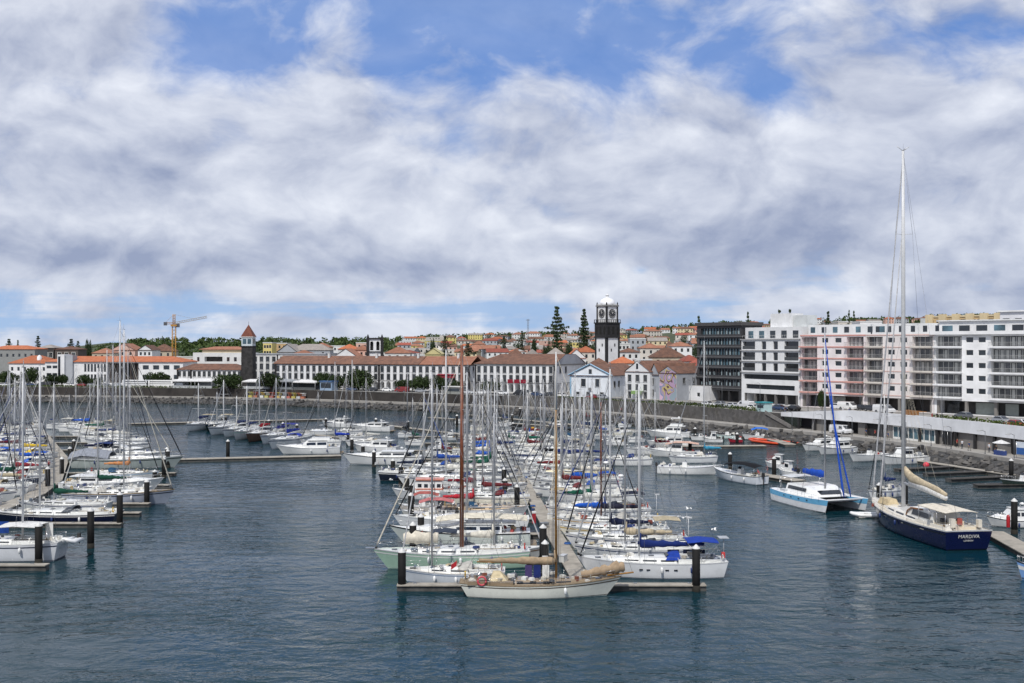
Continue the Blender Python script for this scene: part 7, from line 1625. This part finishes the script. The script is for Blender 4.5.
sb(338, 442, 372, 441, 'white sloop between the flybridge yacht and the central group', mx=352, mast_top=360, cover=None, near=0)
for x_, t_ in ((346, 374), (318, 392)): sb(x_ - 14, 436, x_ + 16, 435, f'slender white sloop far behind the big flybridge yacht, {"right" if x_ > 330 else "left"} one', mx=x_, mast_top=t_, near=0, cover=None)

# ------------------------------------------------------------------ left group, right of its walkway
sb(-74, 562, 64, 562, 'white cruising sloop with white canopy and white dinghy on stern davits, bottom left', mx=23, mast_top=368, hull='d3d6da', stripe='3a4254', cover=None, boom=False, bimini=None, dinghy='e6e7e6', B=4.2, fb=1.75, mast='white', extra=lambda root, H, xm, zm, Ht, L, B: ((lambda mb: mb.build('awning', cloth('dcdcda'), root))(MB().grid([[(xm + dx_, y_ * 1.7, 3.6 - .15 * y_ * y_ + dz_) for y_ in (-1, -.5, 0, .5, 1)] for dx_, dz_ in ((1.8, 0), (.2, .12), (-2.2, 0))], True).grid([[(xm + dx_, y_ * 1.7, 3.56 - .15 * y_ * y_ + dz_) for y_ in (-1, -.5, 0, .5, 1)] for dx_, dz_ in ((1.8, 0), (.2, .12), (-2.2, 0))], True)), (lambda mb: mb.build('stern_board', plain('d9d9d6'), root))(MB().box((-L / 2 + 1.9, -1.0, 2.7), (.75, .05, 1.6))), (lambda mb: mb.build('blue_cloth', cloth('1d3f86'), root))(MB().box((.2, -1.75, 2.9), (1.6, .06, 1.2))), (lambda mb: mb.build('orange_case', plain('c8502a'), root))(MB().box((-L / 2 + 2.4, -1.9, 2.3), (.5, .25, .5)))))
sb(-14, 525, 120, 525, 'navy hulled white decked sloop with open stern, second boat up in the left group', mx=40, mast_top=366, hull='141b33', stripe='d8d8d6', cover=None, B=4.2, fb=1.25, furl=True, stay='c9ccd2')
sb(18, 515, 110, 515, 'sloop with dark green sail cover peaked at its mast, left one of two', mx=54, mast_top=383, cover='1d4a3c', hull='cfd3d3', boom_len=4.6)
sb(175, 506, 66, 506, 'grey-blue flush hulled sloop with tan deck, bow to the right, left group', mx=124, mast_top=330, hull='9ba3b2', stripe='2a3040', deck='b5a48c', cover=None, B=4.2, fb=1.6, mast='white', spreaders=3, teak=True)
sb(62, 499, 150, 499, 'sloop with dark green sail cover peaked at its mast, right one of two', mx=98, mast_top=368, cover='1d4a3c', boom_len=4.2)
mbt(164, 493, 64, 493, 'long white sports motor yacht with curved dark window in the left group', style='sport', B=4.4)
sb(160, 482, 88, 482, 'white sloop with pale blue stripe behind the sports motor yacht', mx=130, mast_top=385, stripe='8fb3d0', cover='c98a5a', hull='e6e7e6')
def tarp(root, H, xm, zm, Ht, L, B):
    mb = MB(); rows_ = [[(-L / 2 + x_, y_ * B * .48, 2.0 + h_ - 1.1 * abs(y_) ** 2.2) for y_ in (-1, -.6, -.2, .2, .6, 1)] for x_, h_ in ((.2, .9), (2.5, 1.5), (5.0, 1.3), (7.2, .9))]; mb.grid(rows_, True); mb.grid([[(p[0], p[1], p[2] - .04) for p in r_] for r_ in rows_], True); mb.build('winter_tarpaulin', cloth('8d929c'), root)
sb(184, 469, 72, 469, 'very long grey-green yacht under a grey tarpaulin aft, tallest mast of the left group', mx=120, mast_top=321, hull='a3aca9', stripe='1c2226', cover='15181e', B=4.8, fb=1.7, spreaders=4, extra=tarp, boom_len=0, boom=False)
sb(172, 462, 92, 462, 'white ketch-like sloop with blue biminis near the right end of the left group', mx=113, mast_top=345, cover='1d2440', bimini='26386b')
mbt(150, 457, 92, 457, 'white cabin motor yacht in the back of the left group', style='cruiser')
for i, (bx_, y_, sx_, mx_, mt, cv) in enumerate([(152, 451.5, 90, 128, 352, None), (84, 447, 148, 107, 350, 'e0ded6'), (140, 443.5, 82, 116, 372, '26386b'), (78, 440.5, 132, 101, 362, None), (128, 437.5, 74, 104, 376, '1e5a48'), (66, 434.5, 118, 94, 380, 'c9c9c4'), (112, 432, 60, 90, 384, '2258b8'), (52, 430, 100, 76, 366, None)]):
    sb(bx_, y_, sx_, y_, f'white sloop in the back right rows of the left group, {ordn[i]} from the near side', mx=mx_, mast_top=mt, cover=cv, near=0, group='sloops in the back of the left group')
ll = [(131, -88, 'e6e7e6', '26386b', 392, 10), (139, -86, 'd9dcdd', 'c9bb9a', 395, 24), (146, -86, 'e6e7e6', None, 338, 10), (153, -87, 'e6e7e6', 'b2a78e', 360, 43), (160, -89, '1c2a46', '1d4a3c', 398, 16), (167, -90, 'e6e7e6', '8f2f38', 378, 31), (174, -93, 'e6e2d2', 'c9c9c4', 372, 5), (182, -96, 'e6e7e6', '2258b8', 385, 40), (190, -99, 'e6e7e6', '2258b8', 362, 20), (198, -103, 'd9dcdd', 'd8b83a', 390, 33), (206, -107, 'e6e7e6', '5a1f2c', 375, 12), (214, -111, 'e6e7e6', None, 366, 46), (223, -116, 'e6e7e6', '26386b', 382, 26), (232, -121, 'd9dcdd', None, 371, 8), (242, -126, 'e6e7e6', 'e0ded6', 380, 36), (252, -131, 'e6e7e6', '1d2440', 388, 58)]
nmc = {'e6e7e6': 'white', 'd9dcdd': 'pale grey', '1c2a46': 'navy', 'e6e2d2': 'cream'}; ncv = {'26386b': 'navy', 'c9bb9a': 'tan', None: 'no', 'b2a78e': 'beige', '1d4a3c': 'dark green', '8f2f38': 'burgundy', 'c9c9c4': 'pale', '2258b8': 'royal blue', 'd8b83a': 'yellow', '5a1f2c': 'maroon', 'e0ded6': 'white', '1d2440': 'black-blue'}
for i, (Y, xb, hc, cv, mt, mx_) in enumerate(ll):
    xs = lx(Y) - 1.0; xb = xs - 13 + (i % 3); a, b_ = ((xb, Y), (xs, Y)) if i % 2 else ((xs, Y), (xb, Y)); xm_ = (mx_ - 512) / F * Y; u_ = (xm_ - b_[0]) / (a[0] - b_[0]); u_ = min(.66, max(.48, u_))
    sailboat(a, b_, f'{nmc[hc]} sloop with {ncv[cv]} sail cover, left of beige walkway, {ordn[i]} from near side', mast_top=mt, mast_u=u_, hull=hc, cover=cv, near=1 if Y < 190 else 0, hood=cv if i % 2 else None, bimini='2258b8' if i in (7, 8) else None, group='sloops left of the beige walkway', stay=['e2e2de', '1f3f8c', 'e2e2de', '23262e'][i % 4])
# back row far left
for i in range(9):
    x_ = -6 + i * 15; (sb if i % 3 else mbt)(x_ + 6, 429 - (i % 2), x_ - 7, 429 - (i % 2), f'small white boat in the farthest row at left, {ordn[i]} from the left', near=0, **({'mast_top': 380 + (i * 7) % 20, 'cover': [None, '26386b', 'c9c9c4'][i % 3]} if i % 3 else {'style': 'cruiser'}), group='boats in the farthest row at left')

# extra berths filling the central group between the hand placed ones
fr_ = random.Random(31); k = 0
for Y, side in [(200, -1), (207, -1), (214, -1), (221, -1), (229, -1), (237, -1), (190, 1), (199, 1), (208, 1), (217, 1), (226, 1), (236, 1), (247, 1), (178, -1), (186, -1), (193, -1), (125, 1), (136, 1), (151, 1), (160, 1), (170, 1), (181, 1), (143, -1), (154, -1), (164, -1), (171, -1)]:
    L_ = fr_.uniform(8.5, 12); x0 = cx(Y) + side * (.15 if Y > 148 else .8); x1 = x0 + side * L_; a, b_ = ((x0, Y), (x1, Y)) if fr_.random() < .5 else ((x1, Y), (x0, Y)); hc, hn = HC[fr_.randrange(8)]; cc, cn_ = CC[fr_.randrange(8)]
    lab = f'{hn} sloop with {cn_} sail cover, back berths {"left" if side < 0 else "right"} of the central walkway, {ordn[k if side < 0 else k]} berth'
    sailboat(a, b_, lab, mast_top=fr_.uniform(374, 412), hull=hc, cover=cc, hood=cc if fr_.random() < .5 else None, near=0, group='sloops in the back berths of the central pontoon'); k += 1

# ------------------------------------------------------------------ boats on the right
mbt(646, 437, 690, 438, 'white sport fishing boat with high tower and flybridge before the stone wall', style='fly', near=0, B=3.8)
mbt(646, 448, 690, 448, 'white cabin boat just below the sport fishing boat', style='cruiser', near=0)
mbt(722, 476, 658, 474, 'white open motor boat with black and red hull stripes and outboard to the left', style='open', B=2.9, accent='a02a30', cover=None)
mbt(648, 457, 700, 458, 'cream deckhouse boat with pinkish cover above the striped open boat', style='pilot', cover='c9a898', near=0)
sb(668, 464, 716, 463, 'light sloop with turquoise side cloth behind the striped open boat', mx=704, mast_top=341, near=0, cover='3f96b8', hull='d9dcdd')
mbt(713, 477, 762, 485, 'white boat with long black fabric canopy, right of centre', style='open', cover='15161a', B=3.2, hull='d5dae0', flag='c86a6a')
mbt(765, 468, 790, 470, 'small white pilothouse boat behind the black-canopied boat', style='pilot', near=0); mbt(778, 474, 797, 477, 'little white cabin boat with dark blue window by the short pontoon', style='pilot', near=0, hull='e6e7e6')
for i, (x0, x1, y_, st_, hc) in enumerate([(690, 708, 441, 'open', 'e6e7e6'), (703, 722, 443, 'pilot', 'e6e7e6'), (716, 735, 439, 'open', 'cfe0dc'), (728, 742, 443, 'open', '9a2a38'), (742, 768, 440, 'open', 'e6e7e6')]): mbt(x0, y_, x1, y_, f'small {"red" if hc[0] == "9" else "mint white" if hc[0] == "c" else "white"} {st_ if st_ == "open" else "cabin"} boat on the straight pontoon below the stone wall, {ordn[i]} from left', style=st_, hull=hc, near=0, cover='2a6fd0' if i == 4 else None)
inflatable((P(749, 441).x, P(749, 441).y, 0), (P(792, 445).x, P(792, 445).y, 0), 'orange and black rescue inflatable below the stone wall', 'cf4a22', '23262a', 'rescue_inflatable')
mbt(802, 452, 834, 450, 'white cabin cruiser near the landing stage, left of the one with blue windows', style='cruiser'); mbt(817, 456, 852, 453, 'white flybridge boat with blue screen near the landing stage', style='fly')
mbt(849, 463, 884, 460, 'open white motor boat between the flybridge boat and the wheelhouse boat', style='open'); mbt(881, 466, 924, 463, 'white wheelhouse boat just left of the round red buoy', style='pilot', B=3.2)
mbt(986, 528, 1034, 528, 'white cabin motor boat partly cut by the right edge, beside the dark pile', style='cruiser', B=3.0)
mbt(1016, 582, 1062, 582, 'small blue and white boat whose bow enters at the lower right edge', style='open', hull='7ba3d8', stripe='e6e7e6', B=2.4, fb=1.2)
inflatable((P(850, 517).x, P(850, 517).y, 0), (P(884, 517).x, P(884, 517).y, 0), 'small white tender afloat between the catamaran and the navy yacht', 'e2e4e4', 'c9c9c4')
sb(868, 500, 900, 497, 'white sloop nearly hidden behind the bow of the navy yacht', mx=884, mast_top=395, cover='26386b')
mbt(1000, 489, 1040, 487, 'low dark green boat at the right edge by the last finger', style='open', hull='33403c', near=0)

# the catamaran with light blue topsides
a, b_ = P(828, 514), P(772, 499); c1 = P(876, 512); 
bw = Vector(((a.x + c1.x) / 2, (a.y + c1.y) / 2, 0)); d = (a - b_).normalized(); L = 13.2; n = Vector((d.y, -d.x, 0)); hb2 = 3.0; cen = a - d * L / 2 + Vector((-d.y, d.x, 0)) * hb2
ang = math.atan2(d.y, d.x); root = empty('catamaran', (cen.x, cen.y, 0), ang, 'white sailing catamaran with light blue upper hull bands and blue furled headsail', 'catamaran')
for s_ in (-1, 1):
    H = Hull(L, 1.75, 1.55, .8, .05, .02, sheer=.12, wl=.9, maxu=.45, pw=3)
    for nm_, mb_, m_ in (('hull', H.shell(), gel('e6e8ea')),): h_ = mb_.build(nm_, m_, root); h_.location = (0, s_ * hb2, 0)
    H.band(.58, 1.0, .014).build('blue_band', gel('6fb4dc'), h_); H.band(-.3, .06).build('boot_stripe', gel('22262e'), h_); H.deck(drop=.0).build('deck', gel('e6e7e6'), h_)
    for k in range(4):
        for t_ in (-1, 1): q_ = H.pt(.3 + k * .14, .8, t_, .0); mb = MB(); mb.box((q_[0], q_[1] + t_ * .015, q_[2]), (.32, .04, .14)); mb.build('porthole', DGLASS, h_)
mb = MB(); mb.loft([[(x, -hb2, .95), (x, hb2, .95), (x, hb2, 1.62), (x, -hb2, 1.62)] for x in (-L / 2 + .8, L * .16)]); mb.build('bridge_deck', gel('e6e7e6'), root)
mb = MB(); mb.loft([[(x, -w, 1.6), (x, w, 1.6), (x, w * .85, z_), (x, -w * .85, z_)] for x, w, z_ in ((-L * .30, 2.9, 2.7), (0.2, 2.8, 2.75), (L * .14, 2.5, 2.4), (L * .24, 2.1, 1.66))]); cb = mb.build('cabin', gel('e6e7e6'), root)
for s_ in (-1, 1): mb = MB(); mb.add([(-L * .27, s_ * 2.74, 2.05), (L * .06, s_ * 2.66, 2.05), (L * .06, s_ * 2.5, 2.5), (-L * .27, s_ * 2.56, 2.5)], [(0, 1, 2, 3)]); mb.build('window', DGLASS, cb)
mb = MB(); mb.add([(L * .155, -1.7, 2.36), (L * .155, 1.7, 2.36), (L * .215, 1.6, 1.98), (L * .215, -1.6, 1.98)], [(0, 1, 2, 3)]); mb.build('window', DGLASS, cb)
mb = MB(); mb.grid([[(x, y_ * 2.3, 3.6 - .1 * y_ * y_) for y_ in (-1, 0, 1)] for x in (-L * .46, -L * .36, -L * .26)], True); mb.build('bimini', gel('d9dcdd'), root)
mb = MB()
for x in (-L * .46, -L * .26):
    for s_ in (-1, 1): mb.tube((x, s_ * 2.2, 1.6), (x, s_ * 2.25, 3.5), .03, n=5)
mb.build('bimini_frame', STEEL, root)
mb = MB(); mb.add([(L * .16, -hb2 + .8, 1.35), (L * .42, -hb2 + .6, 1.35), (L * .42, hb2 - .6, 1.35), (L * .16, hb2 - .8, 1.35)], [(0, 1, 2, 3)]); mb.build('trampoline_net', plain('2a2c30', .9), root)
mb = MB(); mb.tube((L * .43, -hb2, 1.6), (L * .43, hb2, 1.6), .11, n=8); mb.build('crossbeam', ALUW, root)
xm = L * .10; Hm = ZH(327, cen.y); mb = MB(); mb.path([(xm, 0, 2.4), (xm, 0, Hm)], [.14, .09], 8); ms = mb.build('mast', ALU, root)
for zz in (8, 13):
    for s_ in (-1, 1): mb = MB(); mb.tube((xm, 0, zz), (xm - .3, s_ * 1.2, zz), .03, n=5); mb.build('spreader', ALU, ms)
mb = MB()
for s_ in (-1, 1): mb.tube((xm - 1, s_ * hb2, 1.6), (xm, 0, Hm * .92), .018, n=3); mb.tube((xm - 1, s_ * hb2, 1.6), (xm - .3, s_ * 1.2, 13), .014, n=3); mb.tube((L * .43, s_ * .7, 1.6), (xm, 0, Hm * .85), .014, n=3)
mb.build('rigging', WIRE, root)
BS = cloth('2350b4'); mb = MB(); mb.path([(L * .43, 0, 1.9), (L * .40, 0, 3.2), (L * .27, 0, Hm * .45), (xm + .1, 0, Hm * .93)], [.08, .15, .11, .05], 7); mb.build('furled_headsail', BS, root)
mb = MB(); mb.path([(L * .43, 1.0, 1.9), (L * .41, .9, 3.2), (L * .24, .5, Hm * .42), (xm + .1, 0, Hm * .75)], [.07, .12, .09, .04], 7); mb.build('furled_genoa', BS, root)
mb = MB(); mb.tube((xm - .2, 0, 3.9), (xm - 5.4, 0, 4.0), .1, n=6); bo = mb.build('boom', ALU, root); mb = MB(); sail_bag(mb, (xm - .3, 0, 4.2), (xm - 5.2, 0, 4.2), .42, .3, random.Random(2)); mb.build('sail_cover', BS, bo)
mb = MB()
for s_ in (-1, 1):
    pts = []
    for k in range(8): x = -L * .46 + L * .88 * k / 7; mb.tube((x, s_ * (hb2 + .72), 1.5), (x, s_ * (hb2 + .72), 2.2), .018, n=4); pts.append((x, s_ * (hb2 + .72), 2.2))
    mb.path(pts, .012, 3)
mb.build('guard_rail', STEEL, root)
for s_ in (-1, 1): mb = MB(); mb.box((-L * .3, s_ * (hb2), 1.75), (1.2, .6, .3)); mb.box((L * .2, s_ * hb2, 1.66), (.6, .5, .1)); mb.build('hatch', plain('b9bdc2'), root)
mb = MB(); mb.path([(-L * .47, -2.2, 1.6), (-L * .52, -2.0, 3.0), (-L * .47, -1.8, 1.7)], .04, 5); mb.path([(-L * .47, 2.2, 1.6), (-L * .52, 2.0, 3.0), (-L * .47, 1.8, 1.7)], .04, 5); mb.tube((-L * .52, -2, 3), (-L * .52, 2, 3), .04, n=5); mb.build('davits', STEEL, root)

# the big navy yacht
def navy_extra(root, H, xm, zm, Ht, L, B):
    mb = MB(); z = H.zd(.35); mb.loft([[(H.x(u), -w, H.zd(u) + .02), (H.x(u), w, H.zd(u) + .02), (H.x(u), w * .86, H.zd(u) + h), (H.x(u), -w * .86, H.zd(u) + h)] for u, h, w in ((.20, 1.3, 1.75), (.40, 1.42, 1.8), (.48, 1.15, 1.7), (.58, .55, 1.4), (.68, .1, .9))]); dh = mb.build('deckhouse', gel('e6e5e0'), root)
    for s_ in (-1, 1):
        mb = MB(); mb.add([(H.x(.22), s_ * 1.74, z + .6), (H.x(.40), s_ * 1.76, z + .6), (H.x(.39), s_ * 1.64, z + 1.2), (H.x(.22), s_ * 1.62, z + 1.12)], [(0, 1, 2, 3)]); mb.build('window', DGLASS, dh)
        mb = MB(); mb.path([(H.x(.45), s_ * 1.80, z + .3), (H.x(.445), s_ * 1.72, z + .8), (H.x(.41), s_ * 1.66, z + 1.25), (H.x(.30), s_ * 1.6, z + 1.42)], .09, 5); mb.build('varnished_trim', WOOD, dh)
    mb = MB(); mb.grid([[(H.x(u), y_ * 1.9, z + 2.0 - .16 * y_ * y_) for y_ in (-1, -.5, 0, .5, 1)] for u in (.06, .14, .22, .33)], True); mb.grid([[(H.x(u), y_ * 1.9, z + 1.95 - .16 * y_ * y_) for y_ in (-1, -.5, 0, .5, 1)] for u in (.06, .14, .22, .33)], True); aw = mb.build('awning', cloth('dcd5c6'), root)
    mb = MB()
    for u in (.07, .15, .22, .32):
        for s_ in (-1, 1): mb.tube((H.x(u), s_ * 1.8, z), (H.x(u), s_ * 1.8, z + 1.85), .035, n=5)
    mb.build('awning_posts', STEEL, aw)
    mb = MB(); mb.bx(H.x(.05), H.x(.2), -1.5, 1.5, z + .02, z + .35); mb.bx(H.x(.09), H.x(.13), -.6, .6, z + .35, z + .85); mb.build('cockpit_seating', gel('d6cbb5'), root)
    mb = MB(); bzz = z + 3.4; mb.tube((xm - .3, 0, bzz), (xm - 9.6, 0, bzz - .4), .16, n=8); bo = mb.build('boom', ALUW, root)
    mb = MB(); mb.path([(xm - .35, 0, bzz + 1.9), (xm - .9, 0, bzz + 1.3), (xm - 2.0, 0, bzz + .8), (xm - 4.5, 0, bzz + .5), (xm - 7.5, 0, bzz + .25), (xm - 9.5, 0, bzz - .1)], [.25, .52, .6, .45, .36, .24], 10, True, .6); mb.build('sail_cover', cloth('c6b79c'), bo)
    mb = MB(); mb.path([(xm - 1.6, 0, bzz + .2), (xm - 5.5, 0, bzz - .02), (xm - 9.4, 0, bzz - .45)], [.38, .42, .3], 8, True, .8); mb.build('sail_bag', cloth('dcdbd8'), bo)
    mb = MB(); 
    for k in range(8): mb.tube((xm, .1 if k % 2 else -.1, Ht * .42), (xm - 1.5 - k * 1.0, .25 if k % 2 else -.25, bzz + .1), .009, n=3)
    mb.build('lazy_jacks', ROPE, bo)
    for k, (u0, tz, r_) in enumerate(((.985, .97, .11), (.90, .80, .12))): mb = MB(); a_ = Vector((H.x(u0), 0, H.zd(u0) + .3)); b2 = Vector((xm + .15, 0, Ht * tz)); mb.path([a_, a_.lerp(b2, .04), a_.lerp(b2, .5), b2], [.06, r_, r_ * .85, .04], 7); mb.build('furled_sail', cloth('c2c3c6'), root)
    mb = MB(); mb.tube((xm, 0, Ht), (xm + .0, .75, Ht + .55), .045, n=4); mb.tube((xm, 0, Ht), (xm, -.75, Ht + .55), .045, n=4); mb.tube((xm, 0, Ht), (xm - .5, 0, Ht + .3), .03, n=4); mb.build('masthead_aerials', ALUW, root)
    mb = MB(); mb.box((H.x(.80), 0, H.zd(.8) + .45), (2.6, 1.5, .7), taper=.75); mb.build('deck_tender_cover', cloth('c9b896'), root)
    mb = MB()
    for s_ in (-1, 1): mb.grid([[H.pt(u_, h_, s_, .012) for u_ in (.04, .2, .4, .6, .8, .93)] for h_ in (.80, .835)], True)
    mb.build('cove_line', plain('c9c4b4'), root)
    rg = random.Random(12)
    for k in range(9): mb = MB(); mb.box((H.x(rg.uniform(.01, .2)), rg.uniform(-2.2, 2.2), z + rg.uniform(.3, 1.0)), (rg.uniform(.3, .8), rg.uniform(.3, .9), rg.uniform(.3, .8)), rg.uniform(0, 3), .85); mb.build('cockpit_gear', plain(['c9c4b8', '3d4046', 'd9d6cf', '7b6a55', '8d9196', 'b8ada0', '20242a', 'd0cbc0', '9a4a40'][k]), root)
    mb = MB(); 
    for u in (.60, .67, .73): mb.bx(H.x(u) - .35, H.x(u) + .35, -.35, .35, H.zd(u) + .05, H.zd(u) + .32)
    mb.build('skylights', gel('cfc8ba'), root)
    mb = MB(); mb.box((-L / 2 + .7, 1.5, z + .9), (.5, .5, .9)); mb.box((-L / 2 + .8, -1.6, z + .8), (.5, .4, .8)); mb.build('stern_lockers', gel('d9d2c4'), root)
    # the name on the transom
    for txt, sz, zz in (('MARDIVA', .54, 1.38), ('LONDON', .24, 1.02)):
        cu = bpy.data.curves.new('transom_name', 'FONT'); cu.body = txt; cu.size = sz; cu.align_x = 'CENTER'; cu.extrude = .006; cu.space_character = 1.05
        o = bpy.data.objects.new('transom_name', cu); COL.objects.link(o); bpy.context.view_layer.update(); me = bpy.data.meshes.new_from_object(o.evaluated_get(bpy.context.evaluated_depsgraph_get())); bpy.data.objects.remove(o); me.materials.clear()
        o = link('transom_name', me, plain('e6e6e0', .5), root); p = H.pt(0, zz / H.zd(0), 1); o.location = (p[0] - .10, 0, zz); tl_ = math.atan2(H.so, H.zd(0)); o.rotation_euler = (R(90) + tl_, 0, R(-90))
st_, bo_ = Vector((48.3, 111.0, 0)), Vector((45.5, 133.0, 0))
sailboat(bo_, st_, 'big navy blue sailing yacht with cream awning and enormous single mast at right', mast_top=151, mast_u=.63, mast_r=.21, hull='0c1440', stripe='0c0f18', deck='d3cdbf', teak=False, cabin='e2ded4', cover=None, boom=False, furl=False, B=6.1, fb=2.0, spreaders=3, mast='white', stern_w=.86, bow_o=.09, stern_o=.022, coach=.55, extra=navy_extra, hood=None, name='sailing_yacht', cat='yacht')

# seagulls over the boats
for i, (px, py, Y, lab) in enumerate([(688, 509, 112, 'white gull flying above the sterns, upper one'), (683, 518, 110, 'white gull landing above the sterns, lower left one'), (714, 530, 104, 'white gull flying just right of the navy bimini'), (391, 480, 150, 'white gull perched on a pile at the left of the centre')]):
    root = empty('seagull', (PX(px, Y).x, Y, ZH(py, Y)), .5 + i, lab, 'gull'); mb = MB(); mb.path([(-.28, 0, 0), (-.12, 0, .02), (.08, 0, .03), (.2, 0, .08), (.3, 0, .07)], [.02, .08, .09, .055, .012], 8)
    for s_ in (-1, 1): mb.add([(.12, s_ * .05, .05), (-.08, s_ * .05, .04), (-.06, s_ * .35, .2), (.1, s_ * .35, .22), (-.12, s_ * .7, .12), (-.02, s_ * .68, .14)], [(0, 1, 2, 3), (3, 2, 4, 5)])
    mb.build('body_and_wings', plain('e6e6e4', .7), root)
print('objects', len(bpy.data.objects), 'boats', BN[0])
